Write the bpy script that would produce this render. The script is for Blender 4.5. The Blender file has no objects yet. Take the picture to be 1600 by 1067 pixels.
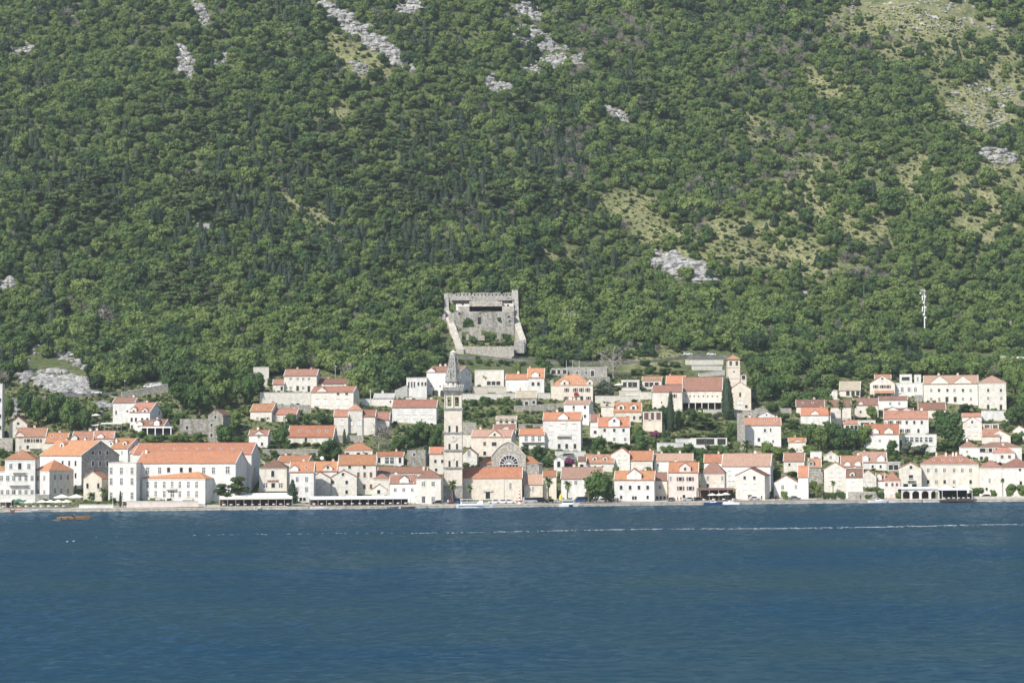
import bpy, math, random
import numpy as np
from mathutils import Vector, Matrix, noise

SC = bpy.context.scene
COL = SC.collection

# ------------------------------------------------------------------ camera
F_PX = 3118.0
CAM_H = 25.0
PITCH = math.atan((681.6 - 533.5) / F_PX)
ROLL = math.radians(0.2)
CAM_R = Matrix.Rotation(math.pi / 2 + PITCH, 3, 'X') @ Matrix.Rotation(-ROLL, 3, 'Z')
CAM_P = Vector((0, 0, CAM_H))
cd = bpy.data.cameras.new('camera')
cam = bpy.data.objects.new('camera', cd)
COL.objects.link(cam)
cam.location = CAM_P
cam.rotation_euler = CAM_R.to_euler()
cd.sensor_width = 36.0
cd.lens = F_PX / 1600 * 36.0
cd.clip_start = 1.0
cd.clip_end = 6000.0
SC.camera = cam

# ------------------------------------------------------------------ light
SUN_TO = Vector((-0.52, -0.70, 0.78)).normalized()
EL = math.asin(SUN_TO.z)
AZ = math.atan2(SUN_TO.x, SUN_TO.y)
world = bpy.data.worlds.new('World')
SC.world = world
world.use_nodes = True
wn = world.node_tree
wn.nodes.clear()
wo = wn.nodes.new('ShaderNodeOutputWorld')
wb = wn.nodes.new('ShaderNodeBackground')
ws = wn.nodes.new('ShaderNodeTexSky')
ws.sky_type = 'NISHITA'
ws.sun_disc = False
ws.sun_elevation = EL
ws.sun_rotation = AZ
ws.air_density = 1.0
ws.dust_density = 1.0
wb.inputs['Strength'].default_value = 0.11
wn.links.new(ws.outputs['Color'], wb.inputs['Color'])
wn.links.new(wb.outputs['Background'], wo.inputs['Surface'])
sd = bpy.data.lights.new('sun', 'SUN')
sd.energy = 4.2
sd.angle = math.radians(0.5)
sd.color = (1.0, 0.955, 0.88)
sun = bpy.data.objects.new('sun', sd)
COL.objects.link(sun)
sun.rotation_euler = (-SUN_TO).to_track_quat('-Z', 'Y').to_euler()
sun.location = (-100, -100, 300)
SC.view_settings.view_transform = 'Standard'
SC.view_settings.look = 'None'
SC.view_settings.gamma = 1.0
SC.view_settings.use_curve_mapping = False
SC.view_settings.exposure = 0.5
SC.render.engine = 'CYCLES'
SC.cycles.max_bounces = 5
SC.cycles.diffuse_bounces = 3
SC.cycles.glossy_bounces = 2
SC.cycles.transmission_bounces = 2
SC.cycles.volume_bounces = 0
SC.cycles.caustics_reflective = False
SC.cycles.caustics_refractive = False

# ------------------------------------------------------------------ pixel -> place
def rdir(px, py):
    d = CAM_R @ Vector(((px - 800.0) / F_PX, -(py - 533.5) / F_PX, -1.0))
    return d / d.y

def at(px, py, Y):
    return CAM_P + rdir(px, py) * Y

def to_px(p):
    q = CAM_R.transposed() @ (Vector(p) - CAM_P)
    return 800 + F_PX * q.x / -q.z, 533.5 - F_PX * q.y / -q.z

def lerp_tab(tab, x):
    if x <= tab[0][0]: return tab[0][1]
    for (a, b), (c, d) in zip(tab, tab[1:]):
        if x <= c: return b + (d - b) * (x - a) / (c - a)
    return tab[-1][1]

_sh = []
for _px, _py in ((-260, 801), (0, 800), (200, 798.5), (400, 796.3), (600, 794.6), (800, 792.6), (1000, 789.8), (1200, 787.2), (1400, 785), (1600, 783.5), (1850, 782.5)):
    _d = rdir(_px, _py)
    _Y = -CAM_H / _d.z
    _sh.append((_d.x * _Y, _Y))

def shore(x):
    return lerp_tab(_sh, x)

PROF = ((0, 1.1), (15, 1.35), (30, 3.2), (60, 11), (100, 22.5), (150, 37.5), (200, 51), (235, 63), (270, 82),
        (340, 134), (450, 218), (700, 420), (900, 560), (1200, 700))

def fbm(x, y, s, o=3):
    v = 0.0; a = 1.0; t = 0.0
    for k in range(o):
        v += a * noise.noise(Vector((x / s, y / s, 3.7 * k + 1.3)))
        t += a; a *= 0.5; s *= 0.5
    return v / t

def terrain(x, y):
    s = y - shore(x)
    z = lerp_tab(PROF, s)
    k = min(max((s - 210) / 120, 0), 1)
    if k > 0:
        z += k * (34 * fbm(x + 71, y * 0.5, 170, 3) + 5 * fbm(x, y, 34, 2) - 0.00035 * x * x * 0.3)
    k2 = min(max((s - 25) / 40, 0), 1)
    z += k2 * 1.0 * fbm(x, y, 25, 2)
    return z

def hit(px, py, Y0=None):
    """where the sight line of a pixel meets the ground"""
    d = rdir(px, py)
    Y = Y0 or 655.0
    last = Y
    while Y < 1900:
        p = CAM_P + d * Y
        if Y > shore(p.x) + 0.5 and p.z < terrain(p.x, p.y):
            break
        last = Y
        Y += 4.0
    a, b = last, Y
    for _ in range(14):
        m = (a + b) / 2
        p = CAM_P + d * m
        if p.z < terrain(p.x, p.y): b = m
        else: a = m
    p = CAM_P + d * b
    return p

# ------------------------------------------------------------------ materials
MATS = {}
def newmat(name):
    m = bpy.data.materials.new(name)
    m.use_nodes = True
    nt = m.node_tree
    nt.nodes.clear()
    out = nt.nodes.new('ShaderNodeOutputMaterial')
    MATS[name] = m
    return m, nt, out

def N(nt, typ, **kw):
    n = nt.nodes.new('ShaderNode' + typ)
    for k, v in kw.items():
        if k.startswith('i_'):
            n.inputs[k[2:].replace('_', ' ')].default_value = v
        else:
            setattr(n, k, v)
    return n

def ramp(nt, stops):
    r = nt.nodes.new('ShaderNodeValToRGB')
    while len(r.color_ramp.elements) < len(stops):
        r.color_ramp.elements.new(0.5)
    for e, (p, c) in zip(r.color_ramp.elements, stops):
        e.position = p
        e.color = tuple(c) + (1,)
    return r

def mix(nt, fac, a, b, mode='MIX'):
    m = nt.nodes.new('ShaderNodeMix')
    m.data_type = 'RGBA'; m.blend_type = mode
    for sock, val in ((m.inputs[0], fac), (m.inputs[6], a), (m.inputs[7], b)):
        if hasattr(val, 'is_linked') or isinstance(val, bpy.types.NodeSocket):
            nt.links.new(val, sock)
        elif isinstance(val, (tuple, list)):
            sock.default_value = tuple(val) + (1,)
        else:
            sock.default_value = val
    return m.outputs[2]

def simple(name, col, rough=0.6, metal=0.0, spec=0.3):
    m, nt, out = newmat(name)
    b = N(nt, 'BsdfPrincipled')
    b.inputs['Base Color'].default_value = tuple(col) + (1,)
    b.inputs['Roughness'].default_value = rough
    b.inputs['Metallic'].default_value = metal
    b.inputs['Specular IOR Level'].default_value = spec
    nt.links.new(b.outputs[0], out.inputs[0])
    return m

def surfaced(name, a, b, scale, stain=None, stain_amt=0.4, rough=0.85, bump=0.0, bscale=3.0, vary=0.12, stretch=(1, 1, 1), detail=5.0, blocks=0.0):
    """weathered surface: two tones, streaky stains, per-object tone, fine relief"""
    m, nt, out = newmat(name)
    L = nt.links.new
    tc = N(nt, 'TexCoord')
    geo = N(nt, 'NewGeometry')
    mp = N(nt, 'Mapping'); mp.inputs['Scale'].default_value = stretch
    L(geo.outputs['Position'], mp.inputs['Vector'])
    n1 = N(nt, 'TexNoise'); n1.inputs['Scale'].default_value = scale; n1.inputs['Detail'].default_value = detail
    L(mp.outputs[0], n1.inputs['Vector'])
    r = ramp(nt, [(0.35, a), (0.65, b)])
    L(n1.outputs['Fac'], r.inputs[0])
    col = r.outputs[0]
    if stain:
        mp2 = N(nt, 'Mapping'); mp2.inputs['Scale'].default_value = (0.9, 0.9, 0.18)
        L(geo.outputs['Position'], mp2.inputs['Vector'])
        n2 = N(nt, 'TexNoise'); n2.inputs['Scale'].default_value = 0.9; n2.inputs['Detail'].default_value = 4
        L(mp2.outputs[0], n2.inputs['Vector'])
        r2 = ramp(nt, [(0.5, (0, 0, 0)), (0.72, (stain_amt,) * 3)])
        L(n2.outputs['Fac'], r2.inputs[0])
        col = mix(nt, r2.outputs[0], col, stain)
    if blocks:
        vo = N(nt, 'TexVoronoi'); vo.inputs['Scale'].default_value = 1.6
        mp3 = N(nt, 'Mapping'); mp3.inputs['Scale'].default_value = (1, 1, 1.9)
        L(geo.outputs['Position'], mp3.inputs['Vector']); L(mp3.outputs[0], vo.inputs['Vector'])
        rr = ramp(nt, [(0.0, (1 - blocks,) * 3), (1.0, (1 + blocks * 0.6,) * 3)])
        L(vo.outputs['Color'], rr.inputs[0])
        col = mix(nt, 1.0, col, rr.outputs[0], 'MULTIPLY')
    oi = N(nt, 'ObjectInfo')
    hs = N(nt, 'HueSaturation')
    mr = N(nt, 'MapRange')
    mr.inputs['To Min'].default_value = 1 - vary; mr.inputs['To Max'].default_value = 1 + vary * 0.6
    L(oi.outputs['Random'], mr.inputs['Value'])
    L(mr.outputs[0], hs.inputs['Value'])
    L(col, hs.inputs['Color'])
    bs = N(nt, 'BsdfPrincipled')
    bs.inputs['Roughness'].default_value = rough
    bs.inputs['Specular IOR Level'].default_value = 0.2
    L(hs.outputs[0], bs.inputs['Base Color'])
    if bump:
        n3 = N(nt, 'TexNoise'); n3.inputs['Scale'].default_value = bscale; n3.inputs['Detail'].default_value = 3
        L(geo.outputs['Position'], n3.inputs['Vector'])
        bp = N(nt, 'Bump'); bp.inputs['Strength'].default_value = bump; bp.inputs['Distance'].default_value = 0.3
        L(n3.outputs['Fac'], bp.inputs['Height'])
        L(bp.outputs[0], bs.inputs['Normal'])
    L(bs.outputs[0], out.inputs[0])
    return m

surfaced('white_plaster', (0.64, 0.63, 0.60), (0.76, 0.75, 0.73), 0.6, (0.46, 0.44, 0.39), 0.42, vary=0.07, bump=0.15)
surfaced('cream_plaster', (0.60, 0.56, 0.49), (0.72, 0.685, 0.61), 0.6, (0.42, 0.37, 0.30), 0.45, vary=0.06)
surfaced('ochre_plaster', (0.64, 0.57, 0.46), (0.73, 0.67, 0.56), 0.5, (0.48, 0.38, 0.28), 0.35, vary=0.04)
surfaced('pink_plaster', (0.62, 0.54, 0.49), (0.73, 0.66, 0.61), 0.5, (0.5, 0.4, 0.34), 0.3, vary=0.04)
surfaced('pale_stone', (0.62, 0.585, 0.52), (0.76, 0.73, 0.67), 1.1, (0.48, 0.44, 0.38), 0.35, bump=0.2, vary=0.07, blocks=0.10)
surfaced('grey_stone', (0.27, 0.26, 0.24), (0.46, 0.44, 0.40), 1.2, (0.18, 0.17, 0.15), 0.5, bump=0.5, vary=0.08, blocks=0.2)
surfaced('church_stone', (0.60, 0.535, 0.45), (0.72, 0.66, 0.57), 0.8, (0.50, 0.42, 0.32), 0.3, bump=0.2, vary=0.03, blocks=0.07)
surfaced('spire_stone', (0.22, 0.22, 0.20), (0.42, 0.41, 0.37), 1.3, (0.10, 0.10, 0.08), 0.6, bump=0.5, vary=0.03, blocks=0.15)
surfaced('ruin_stone', (0.22, 0.21, 0.19), (0.42, 0.40, 0.36), 0.9, (0.07, 0.09, 0.04), 0.6, bump=0.7, vary=0.06, blocks=0.25)
surfaced('rubble_wall', (0.30, 0.28, 0.24), (0.54, 0.50, 0.44), 1.5, (0.17, 0.17, 0.12), 0.5, bump=0.6, vary=0.08, blocks=0.25)
surfaced('limestone', (0.22, 0.22, 0.215), (0.44, 0.43, 0.41), 0.45, (0.17, 0.17, 0.16), 0.6, bump=0.8, bscale=1.2, vary=0.1, blocks=0.15, detail=8)
surfaced('quay_stone', (0.42, 0.39, 0.33), (0.62, 0.58, 0.50), 0.8, (0.24, 0.21, 0.17), 0.5, bump=0.3, vary=0.03, blocks=0.15)
surfaced('asphalt', (0.16, 0.155, 0.15), (0.24, 0.23, 0.22), 0.4, None, bump=0.0)
def roofmat(name, a, b, c, moss=(0.16, 0.13, 0.10), amt=0.35):
    """clay tiles: courses along the slope, tile-to-tile tone, weather stains"""
    m, nt, out = newmat(name)
    L = nt.links.new
    geo = N(nt, 'NewGeometry'); tc = N(nt, 'TexCoord')
    n1 = N(nt, 'TexNoise'); n1.inputs['Scale'].default_value = 3.4; n1.inputs['Detail'].default_value = 2
    mp = N(nt, 'Mapping'); mp.inputs['Scale'].default_value = (1.0, 0.45, 0.45)
    L(tc.outputs['Object'], mp.inputs['Vector']); L(mp.outputs[0], n1.inputs['Vector'])
    r = ramp(nt, [(0.3, a), (0.5, b), (0.7, c)])
    L(n1.outputs['Fac'], r.inputs[0])
    n2 = N(nt, 'TexNoise'); n2.inputs['Scale'].default_value = 0.5; n2.inputs['Detail'].default_value = 5
    L(geo.outputs['Position'], n2.inputs['Vector'])
    r2 = ramp(nt, [(0.48, (0, 0, 0)), (0.7, (amt,) * 3)])
    L(n2.outputs['Fac'], r2.inputs[0])
    col = mix(nt, r2.outputs[0], r.outputs[0], moss)
    oi = N(nt, 'ObjectInfo'); hs = N(nt, 'HueSaturation'); mr = N(nt, 'MapRange')
    mr.inputs['To Min'].default_value = 0.72; mr.inputs['To Max'].default_value = 1.1
    m7 = N(nt, 'Math', operation='MULTIPLY'); m7.inputs[1].default_value = 7.3; L(oi.outputs['Random'], m7.inputs[0]); fr = N(nt, 'Math', operation='FRACT'); L(m7.outputs[0], fr.inputs[0])
    mh = N(nt, 'MapRange'); mh.inputs['To Min'].default_value = 0.497; mh.inputs['To Max'].default_value = 0.514; L(fr.outputs[0], mh.inputs['Value']); L(mh.outputs[0], hs.inputs['Hue'])
    L(oi.outputs['Random'], mr.inputs['Value']); L(mr.outputs[0], hs.inputs['Value']); L(col, hs.inputs['Color'])
    wv = N(nt, 'TexWave'); wv.wave_type = 'BANDS'; wv.bands_direction = 'X'
    wv.inputs['Scale'].default_value = 0.65; wv.inputs['Distortion'].default_value = 0.6
    L(tc.outputs['Object'], wv.inputs['Vector'])
    bp = N(nt, 'Bump'); bp.inputs['Strength'].default_value = 0.5; bp.inputs['Distance'].default_value = 0.15
    L(wv.outputs['Fac'], bp.inputs['Height'])
    bs = N(nt, 'BsdfPrincipled'); bs.inputs['Roughness'].default_value = 0.85
    bs.inputs['Specular IOR Level'].default_value = 0.15
    L(hs.outputs[0], bs.inputs['Base Color']); L(bp.outputs[0], bs.inputs['Normal'])
    L(bs.outputs[0], out.inputs[0])
roofmat('orange_tiles', (0.40, 0.165, 0.095), (0.49, 0.22, 0.13), (0.57, 0.29, 0.185), (0.30, 0.15, 0.10), 0.45)
roofmat('terracotta_tiles', (0.32, 0.145, 0.10), (0.41, 0.205, 0.145), (0.50, 0.28, 0.21), (0.23, 0.135, 0.10), 0.55)
roofmat('old_tiles', (0.23, 0.11, 0.08), (0.31, 0.16, 0.12), (0.41, 0.24, 0.185), (0.20, 0.14, 0.11), 0.5)
roofmat('brown_tiles', (0.20, 0.115, 0.09), (0.27, 0.15, 0.115), (0.34, 0.21, 0.16), (0.14, 0.10, 0.08), 0.5)
roofmat('faded_tiles', (0.34, 0.20, 0.15), (0.44, 0.27, 0.205), (0.54, 0.37, 0.29), (0.34, 0.24, 0.19), 0.4)
roofmat('tan_tiles', (0.44, 0.36, 0.27), (0.54, 0.46, 0.35), (0.62, 0.54, 0.43), (0.34, 0.28, 0.21), 0.4)
roofmat('grey_tiles', (0.33, 0.32, 0.30), (0.42, 0.41, 0.39), (0.5, 0.49, 0.47), (0.24, 0.23, 0.22), 0.4)
simple('window_glass', (0.022, 0.026, 0.032), 0.12, 0, 0.5)
simple('grey_glass', (0.10, 0.11, 0.12), 0.25, 0, 0.5)  # grey pane colour for windows with glazing bars
simple('blue_glass', (0.05, 0.085, 0.12), 0.08, 0, 0.6)
simple('grey_shutter', (0.30, 0.32, 0.31), 0.7)
simple('pale_shutter', (0.72, 0.71, 0.68), 0.7)
simple('brown_shutter', (0.16, 0.085, 0.065), 0.7)
simple('gap_and_shade', (0.03, 0.03, 0.03), 0.9)  # near-black for gaps, dark openings and painted-in shade
simple('trim_stone', (0.62, 0.60, 0.55), 0.8)
simple('white_paint', (0.80, 0.80, 0.79), 0.5)
simple('cream_canvas', (0.76, 0.74, 0.66), 0.9)
simple('green_canvas', (0.05, 0.16, 0.09), 0.9)
simple('red_canvas', (0.33, 0.02, 0.03), 0.9)
simple('dark_metal', (0.06, 0.06, 0.065), 0.5, 0.4)
simple('grey_metal', (0.42, 0.43, 0.44), 0.45, 0.3)
simple('tyre_rubber', (0.02, 0.02, 0.02), 0.9)
simple('wood_brown', (0.42, 0.22, 0.09), 0.35, 0, 0.5)
simple('wood_light', (0.48, 0.27, 0.12), 0.45)
simple('dark_wood', (0.08, 0.05, 0.035), 0.8)
simple('red_paint', (0.5, 0.03, 0.03), 0.5)
simple('yellow_cloth', (0.7, 0.55, 0.06), 0.9)
simple('skin', (0.45, 0.28, 0.2), 0.7)
simple('sign_letters', (0.32, 0.13, 0.07), 0.7)
for n_, c_ in (('car_white', (0.78, 0.78, 0.78)), ('car_black', (0.015, 0.016, 0.02)), ('car_silver', (0.42, 0.44, 0.46)),
               ('car_blue', (0.03, 0.07, 0.2)), ('car_grey', (0.14, 0.15, 0.17)), ('car_red', (0.3, 0.03, 0.03))):
    simple(n_, c_, 0.25, 0.1, 0.6)
for n_, c_ in (('cloth_white', (0.75, 0.74, 0.72)), ('cloth_red', (0.45, 0.05, 0.05)), ('cloth_blue', (0.06, 0.1, 0.3)), ('cloth_dark', (0.04, 0.04, 0.05))):
    simple(n_, c_, 0.9)
simple('bark', (0.13, 0.10, 0.075), 0.95)
simple('dead_wood', (0.34, 0.31, 0.28), 0.95)

def leafmat(name, stops, trans=0.25, zone=0.5):
    """foliage: tone differs from plant to plant and from one part of the slope to the next"""
    m, nt, out = newmat(name)
    L = nt.links.new
    oi = N(nt, 'ObjectInfo'); geo = N(nt, 'NewGeometry')
    n1 = N(nt, 'TexNoise'); n1.inputs['Scale'].default_value = 0.018; n1.inputs['Detail'].default_value = 3
    L(geo.outputs['Position'], n1.inputs['Vector'])
    n2 = N(nt, 'TexNoise'); n2.inputs['Scale'].default_value = 1.4; n2.inputs['Detail'].default_value = 1
    L(geo.outputs['Position'], n2.inputs['Vector'])
    a = N(nt, 'Math', operation='MULTIPLY'); a.inputs[1].default_value = 1 - zone; L(oi.outputs['Random'], a.inputs[0])
    b = N(nt, 'Math', operation='MULTIPLY_ADD'); b.inputs[1].default_value = zone; L(n1.outputs['Fac'], b.inputs[0]); L(a.outputs[0], b.inputs[2])
    c = N(nt, 'Math', operation='MULTIPLY_ADD'); c.inputs[1].default_value = 0.3; L(n2.outputs['Fac'], c.inputs[0]); L(b.outputs[0], c.inputs[2])
    d = N(nt, 'Math', operation='SUBTRACT'); d.inputs[1].default_value = 0.15; L(c.outputs[0], d.inputs[0])
    r = ramp(nt, stops)
    L(d.outputs[0], r.inputs[0])
    df = N(nt, 'BsdfPrincipled'); df.inputs['Roughness'].default_value = 0.65; df.inputs['Specular IOR Level'].default_value = 0.25
    tr = N(nt, 'BsdfTranslucent')
    L(r.outputs[0], df.inputs['Base Color']); L(r.outputs[0], tr.inputs['Color'])
    ms = N(nt, 'MixShader'); ms.inputs[0].default_value = trans
    L(df.outputs[0], ms.inputs[1]); L(tr.outputs[0], ms.inputs[2]); L(ms.outputs[0], out.inputs[0])
leafmat('broad_leaves', [(0.10, (0.030, 0.062, 0.028)), (0.3, (0.070, 0.128, 0.042)), (0.55, (0.125, 0.195, 0.055)), (0.85, (0.195, 0.26, 0.078))], 0.28, 0.2)
leafmat('light_leaves', [(0.15, (0.095, 0.155, 0.045)), (0.5, (0.15, 0.225, 0.062)), (0.85, (0.22, 0.285, 0.09))], 0.3, 0.3)
leafmat('garden_leaves', [(0.1, (0.038, 0.078, 0.028)), (0.5, (0.085, 0.15, 0.042)), (0.9, (0.19, 0.26, 0.07))])
leafmat('conifer_leaves', [(0.1, (0.026, 0.046, 0.030)), (0.5, (0.040, 0.068, 0.036)), (0.9, (0.065, 0.095, 0.045))], 0.1)
leafmat('pine_leaves', [(0.1, (0.05, 0.08, 0.028)), (0.5, (0.075, 0.115, 0.036)), (0.9, (0.10, 0.14, 0.048))], 0.15)
leafmat('olive_leaves', [(0.1, (0.10, 0.125, 0.085)), (0.9, (0.16, 0.19, 0.12))], 0.2)
leafmat('scrub_leaves', [(0.1, (0.06, 0.10, 0.035)), (0.5, (0.11, 0.155, 0.05)), (0.9, (0.19, 0.22, 0.08))], 0.2)
leafmat('palm_leaves', [(0.1, (0.10, 0.15, 0.05)), (0.9, (0.18, 0.24, 0.08))], 0.2)
leafmat('bare_twigs', [(0.1, (0.20, 0.18, 0.165)), (0.9, (0.30, 0.275, 0.25))], 0.0)
leafmat('flower_leaves', [(0.1, (0.18, 0.04, 0.12)), (0.9, (0.34, 0.07, 0.2))], 0.2)

# ground: grass, dry grass, earth and bare rock, steered by where they are on the slope
def groundmat():
    m, nt, out = newmat('slope_ground')
    L = nt.links.new
    geo = N(nt, 'NewGeometry')
    at_d = N(nt, 'Attribute', attribute_name='dry')
    at_r = N(nt, 'Attribute', attribute_name='rocky')
    n1 = N(nt, 'TexNoise'); n1.inputs['Scale'].default_value = 0.5; n1.inputs['Detail'].default_value = 8
    n2 = N(nt, 'TexNoise'); n2.inputs['Scale'].default_value = 0.16; n2.inputs['Detail'].default_value = 8; n2.inputs['Roughness'].default_value = 0.7
    L(geo.outputs['Position'], n1.inputs['Vector']); L(geo.outputs['Position'], n2.inputs['Vector'])
    g = ramp(nt, [(0.3, (0.05, 0.075, 0.03)), (0.5, (0.09, 0.115, 0.045)), (0.7, (0.16, 0.155, 0.08))]); L(n1.outputs['Fac'], g.inputs[0])
    d = ramp(nt, [(0.3, (0.13, 0.15, 0.06)), (0.5, (0.21, 0.215, 0.10)), (0.7, (0.33, 0.30, 0.18))]); L(n1.outputs['Fac'], d.inputs[0])
    ad = N(nt, 'Math', operation='ADD'); L(at_d.outputs['Fac'], ad.inputs[0]); 
    s1 = N(nt, 'Math', operation='SUBTRACT'); s1.inputs[1].default_value = 0.5; L(n2.outputs['Fac'], s1.inputs[0]); L(s1.outputs[0], ad.inputs[1])
    c1 = ramp(nt, [(0.25, (0, 0, 0)), (0.85, (1, 1, 1))]); L(ad.outputs[0], c1.inputs[0])
    col = mix(nt, c1.outputs[0], g.outputs[0], d.outputs[0])
    rk = ramp(nt, [(0.3, (0.30, 0.29, 0.27)), (0.7, (0.62, 0.60, 0.56))]); L(n1.outputs['Fac'], rk.inputs[0])
    ar = N(nt, 'Math', operation='ADD'); L(at_r.outputs['Fac'], ar.inputs[0]); L(n2.outputs['Fac'], ar.inputs[1])
    c2 = ramp(nt, [(0.92, (0, 0, 0)), (1.05, (1, 1, 1))]); L(ar.outputs[0], c2.inputs[0])
    col = mix(nt, c2.outputs[0], col, rk.outputs[0])
    bp = N(nt, 'Bump'); bp.inputs['Strength'].default_value = 0.8; bp.inputs['Distance'].default_value = 0.8
    L(n1.outputs['Fac'], bp.inputs['Height'])
    bs = N(nt, 'BsdfPrincipled'); bs.inputs['Roughness'].default_value = 0.95; bs.inputs['Specular IOR Level'].default_value = 0.1
    L(col, bs.inputs['Base Color']); L(bp.outputs[0], bs.inputs['Normal']); L(bs.outputs[0], out.inputs[0])
groundmat()

def watermat():
    m, nt, out = newmat('sea_water')
    L = nt.links.new
    geo = N(nt, 'NewGeometry')
    mp = N(nt, 'Mapping'); mp.inputs['Scale'].default_value = (0.55, 1.0, 1.0)
    mp.inputs['Rotation'].default_value = (0, 0, 0.15)
    L(geo.outputs['Position'], mp.inputs['Vector'])
    n1 = N(nt, 'TexNoise'); n1.inputs['Scale'].default_value = 0.8; n1.inputs['Detail'].default_value = 4; n1.inputs['Roughness'].default_value = 0.6
    n2 = N(nt, 'TexNoise'); n2.inputs['Scale'].default_value = 0.11; n2.inputs['Detail'].default_value = 3
    n3 = N(nt, 'TexNoise'); n3.inputs['Scale'].default_value = 0.02; n3.inputs['Detail'].default_value = 4
    for n in (n1, n2, n3): L(mp.outputs[0], n.inputs['Vector'])
    def vm(op, a, b):
        v = N(nt, 'VectorMath', operation=op)
        for i, q in ((0, a), (1, b)):
            if isinstance(q, tuple): v.inputs[i].default_value = q
            else: L(q, v.inputs[i])
        return v.outputs[0]
    w1 = vm('MULTIPLY', vm('SUBTRACT', n1.outputs['Color'], (.5, .5, .5)), (0.5, 0.7, 0))
    w2 = vm('MULTIPLY', vm('SUBTRACT', n2.outputs['Color'], (.5, .5, .5)), (0.0, 0.0, 0))
    nn = N(nt, 'VectorMath', operation='NORMALIZE'); L(vm('ADD', vm('ADD', w1, w2), (0, 0, 1)), nn.inputs[0])
    col = ramp(nt, [(0.3, (0.014, 0.056, 0.108)), (0.7, (0.030, 0.068, 0.092))]); L(n3.outputs['Fac'], col.inputs[0])
    # light scattered back from within the water, plus a share mirrored by the ripples
    df = N(nt, 'BsdfDiffuse'); gl = N(nt, 'BsdfAnisotropic'); gl.inputs['Roughness'].default_value = 0.15
    gl.inputs['Color'].default_value = (0.75, 0.9, 1.0, 1)
    L(col.outputs[0], df.inputs['Color'])
    for q in (df, gl): L(nn.outputs[0], q.inputs['Normal'])
    ms = N(nt, 'MixShader'); ms.inputs[0].default_value = 0.2
    L(df.outputs[0], ms.inputs[1]); L(gl.outputs[0], ms.inputs[2]); L(ms.outputs[0], out.inputs[0])
watermat()

# ------------------------------------------------------------------ building blocks
class MB:
    def __init__(s): s.v = []; s.f = []; s.m = []
    def add(s, vs, fs, mi=0):
        o = len(s.v); s.v += [tuple(p) for p in vs]
        s.f += [tuple(i + o for i in f) for f in fs]; s.m += [mi] * len(fs)
        return s
    def box(s, x0, x1, y0, y1, z0, z1, mi=0):
        return s.add([(x0, y0, z0), (x1, y0, z0), (x1, y1, z0), (x0, y1, z0), (x0, y0, z1), (x1, y0, z1), (x1, y1, z1), (x0, y1, z1)],
                     [(0, 3, 2, 1), (4, 5, 6, 7), (0, 1, 5, 4), (1, 2, 6, 5), (2, 3, 7, 6), (3, 0, 4, 7)], mi)
    def slab(s, top, t, mi=0):
        n = len(top); vs = [tuple(p) for p in top] + [(p[0], p[1], p[2] - t) for p in top]
        return s.add(vs, [tuple(range(n)), tuple(range(2 * n - 1, n - 1, -1))] + [(i, i + n, (i + 1) % n + n, (i + 1) % n) for i in range(n)], mi)
    def prism(s, prof, y0, y1, mi=0):
        """profile in x,z pushed from y0 to y1"""
        n = len(prof); vs = [(x, y0, z) for x, z in prof] + [(x, y1, z) for x, z in prof]
        return s.add(vs, [tuple(range(n)), tuple(range(2 * n - 1, n - 1, -1))] + [(i, i + n, (i + 1) % n + n, (i + 1) % n) for i in range(n)], mi)
    def ring(s, rings, mi=0, cap=True):
        n = len(rings[0]); o = len(s.v)
        for r in rings: s.v += [tuple(p) for p in r]
        for k in range(len(rings) - 1):
            for i in range(n):
                j = (i + 1) % n
                s.f.append((o + k * n + i, o + k * n + j, o + (k + 1) * n + j, o + (k + 1) * n + i)); s.m.append(mi)
        if cap:
            s.f.append(tuple(o + n - 1 - i for i in range(n))); s.m.append(mi)
            s.f.append(tuple(o + (len(rings) - 1) * n + i for i in range(n))); s.m.append(mi)
        return s
    def cyl(s, c, r0, r1, z0, z1, n=8, mi=0, rot=0.0):
        return s.ring([[(c[0] + r * math.cos(2 * math.pi * i / n + rot), c[1] + r * math.sin(2 * math.pi * i / n + rot), z) for i in range(n)] for r, z in ((r0, z0), (r1, z1))], mi)
    def tube(s, pts, rads, n=5, mi=0):
        rings = []
        for k, p in enumerate(pts):
            p = Vector(p); a = Vector(pts[max(k - 1, 0)]); b = Vector(pts[min(k + 1, len(pts) - 1)])
            d = (b - a).normalized(); u = d.orthogonal().normalized(); w = d.cross(u)
            rings.append([p + rads[k] * (math.cos(2 * math.pi * i / n) * u + math.sin(2 * math.pi * i / n) * w) for i in range(n)])
        return s.ring(rings, mi)
    def mesh(s, name, mats):
        me = bpy.data.meshes.new(name)
        me.from_pydata(s.v, [], s.f)
        for m in mats: me.materials.append(MATS[m])
        if len(mats) > 1: me.polygons.foreach_set('material_index', s.m)
        me.update()
        return me

def link(name, me, parent=None, loc=(0, 0, 0), rotz=0.0, scale=None):
    o = bpy.data.objects.new(name, me)
    COL.objects.link(o)
    o.location = loc
    if rotz: o.rotation_euler = (0, 0, rotz)
    if scale is not None: o.scale = scale
    if parent: o.parent = parent
    return o

def tag(o, label, cat, group=None):
    o['label'] = label; o['category'] = cat; o['kind'] = 'thing'
    if group: o['group'] = group
    return o

def struct(name, me, kind='structure', label=None):
    o = link(name, me); o['kind'] = kind
    if label: o['label'] = label
    return o

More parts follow.
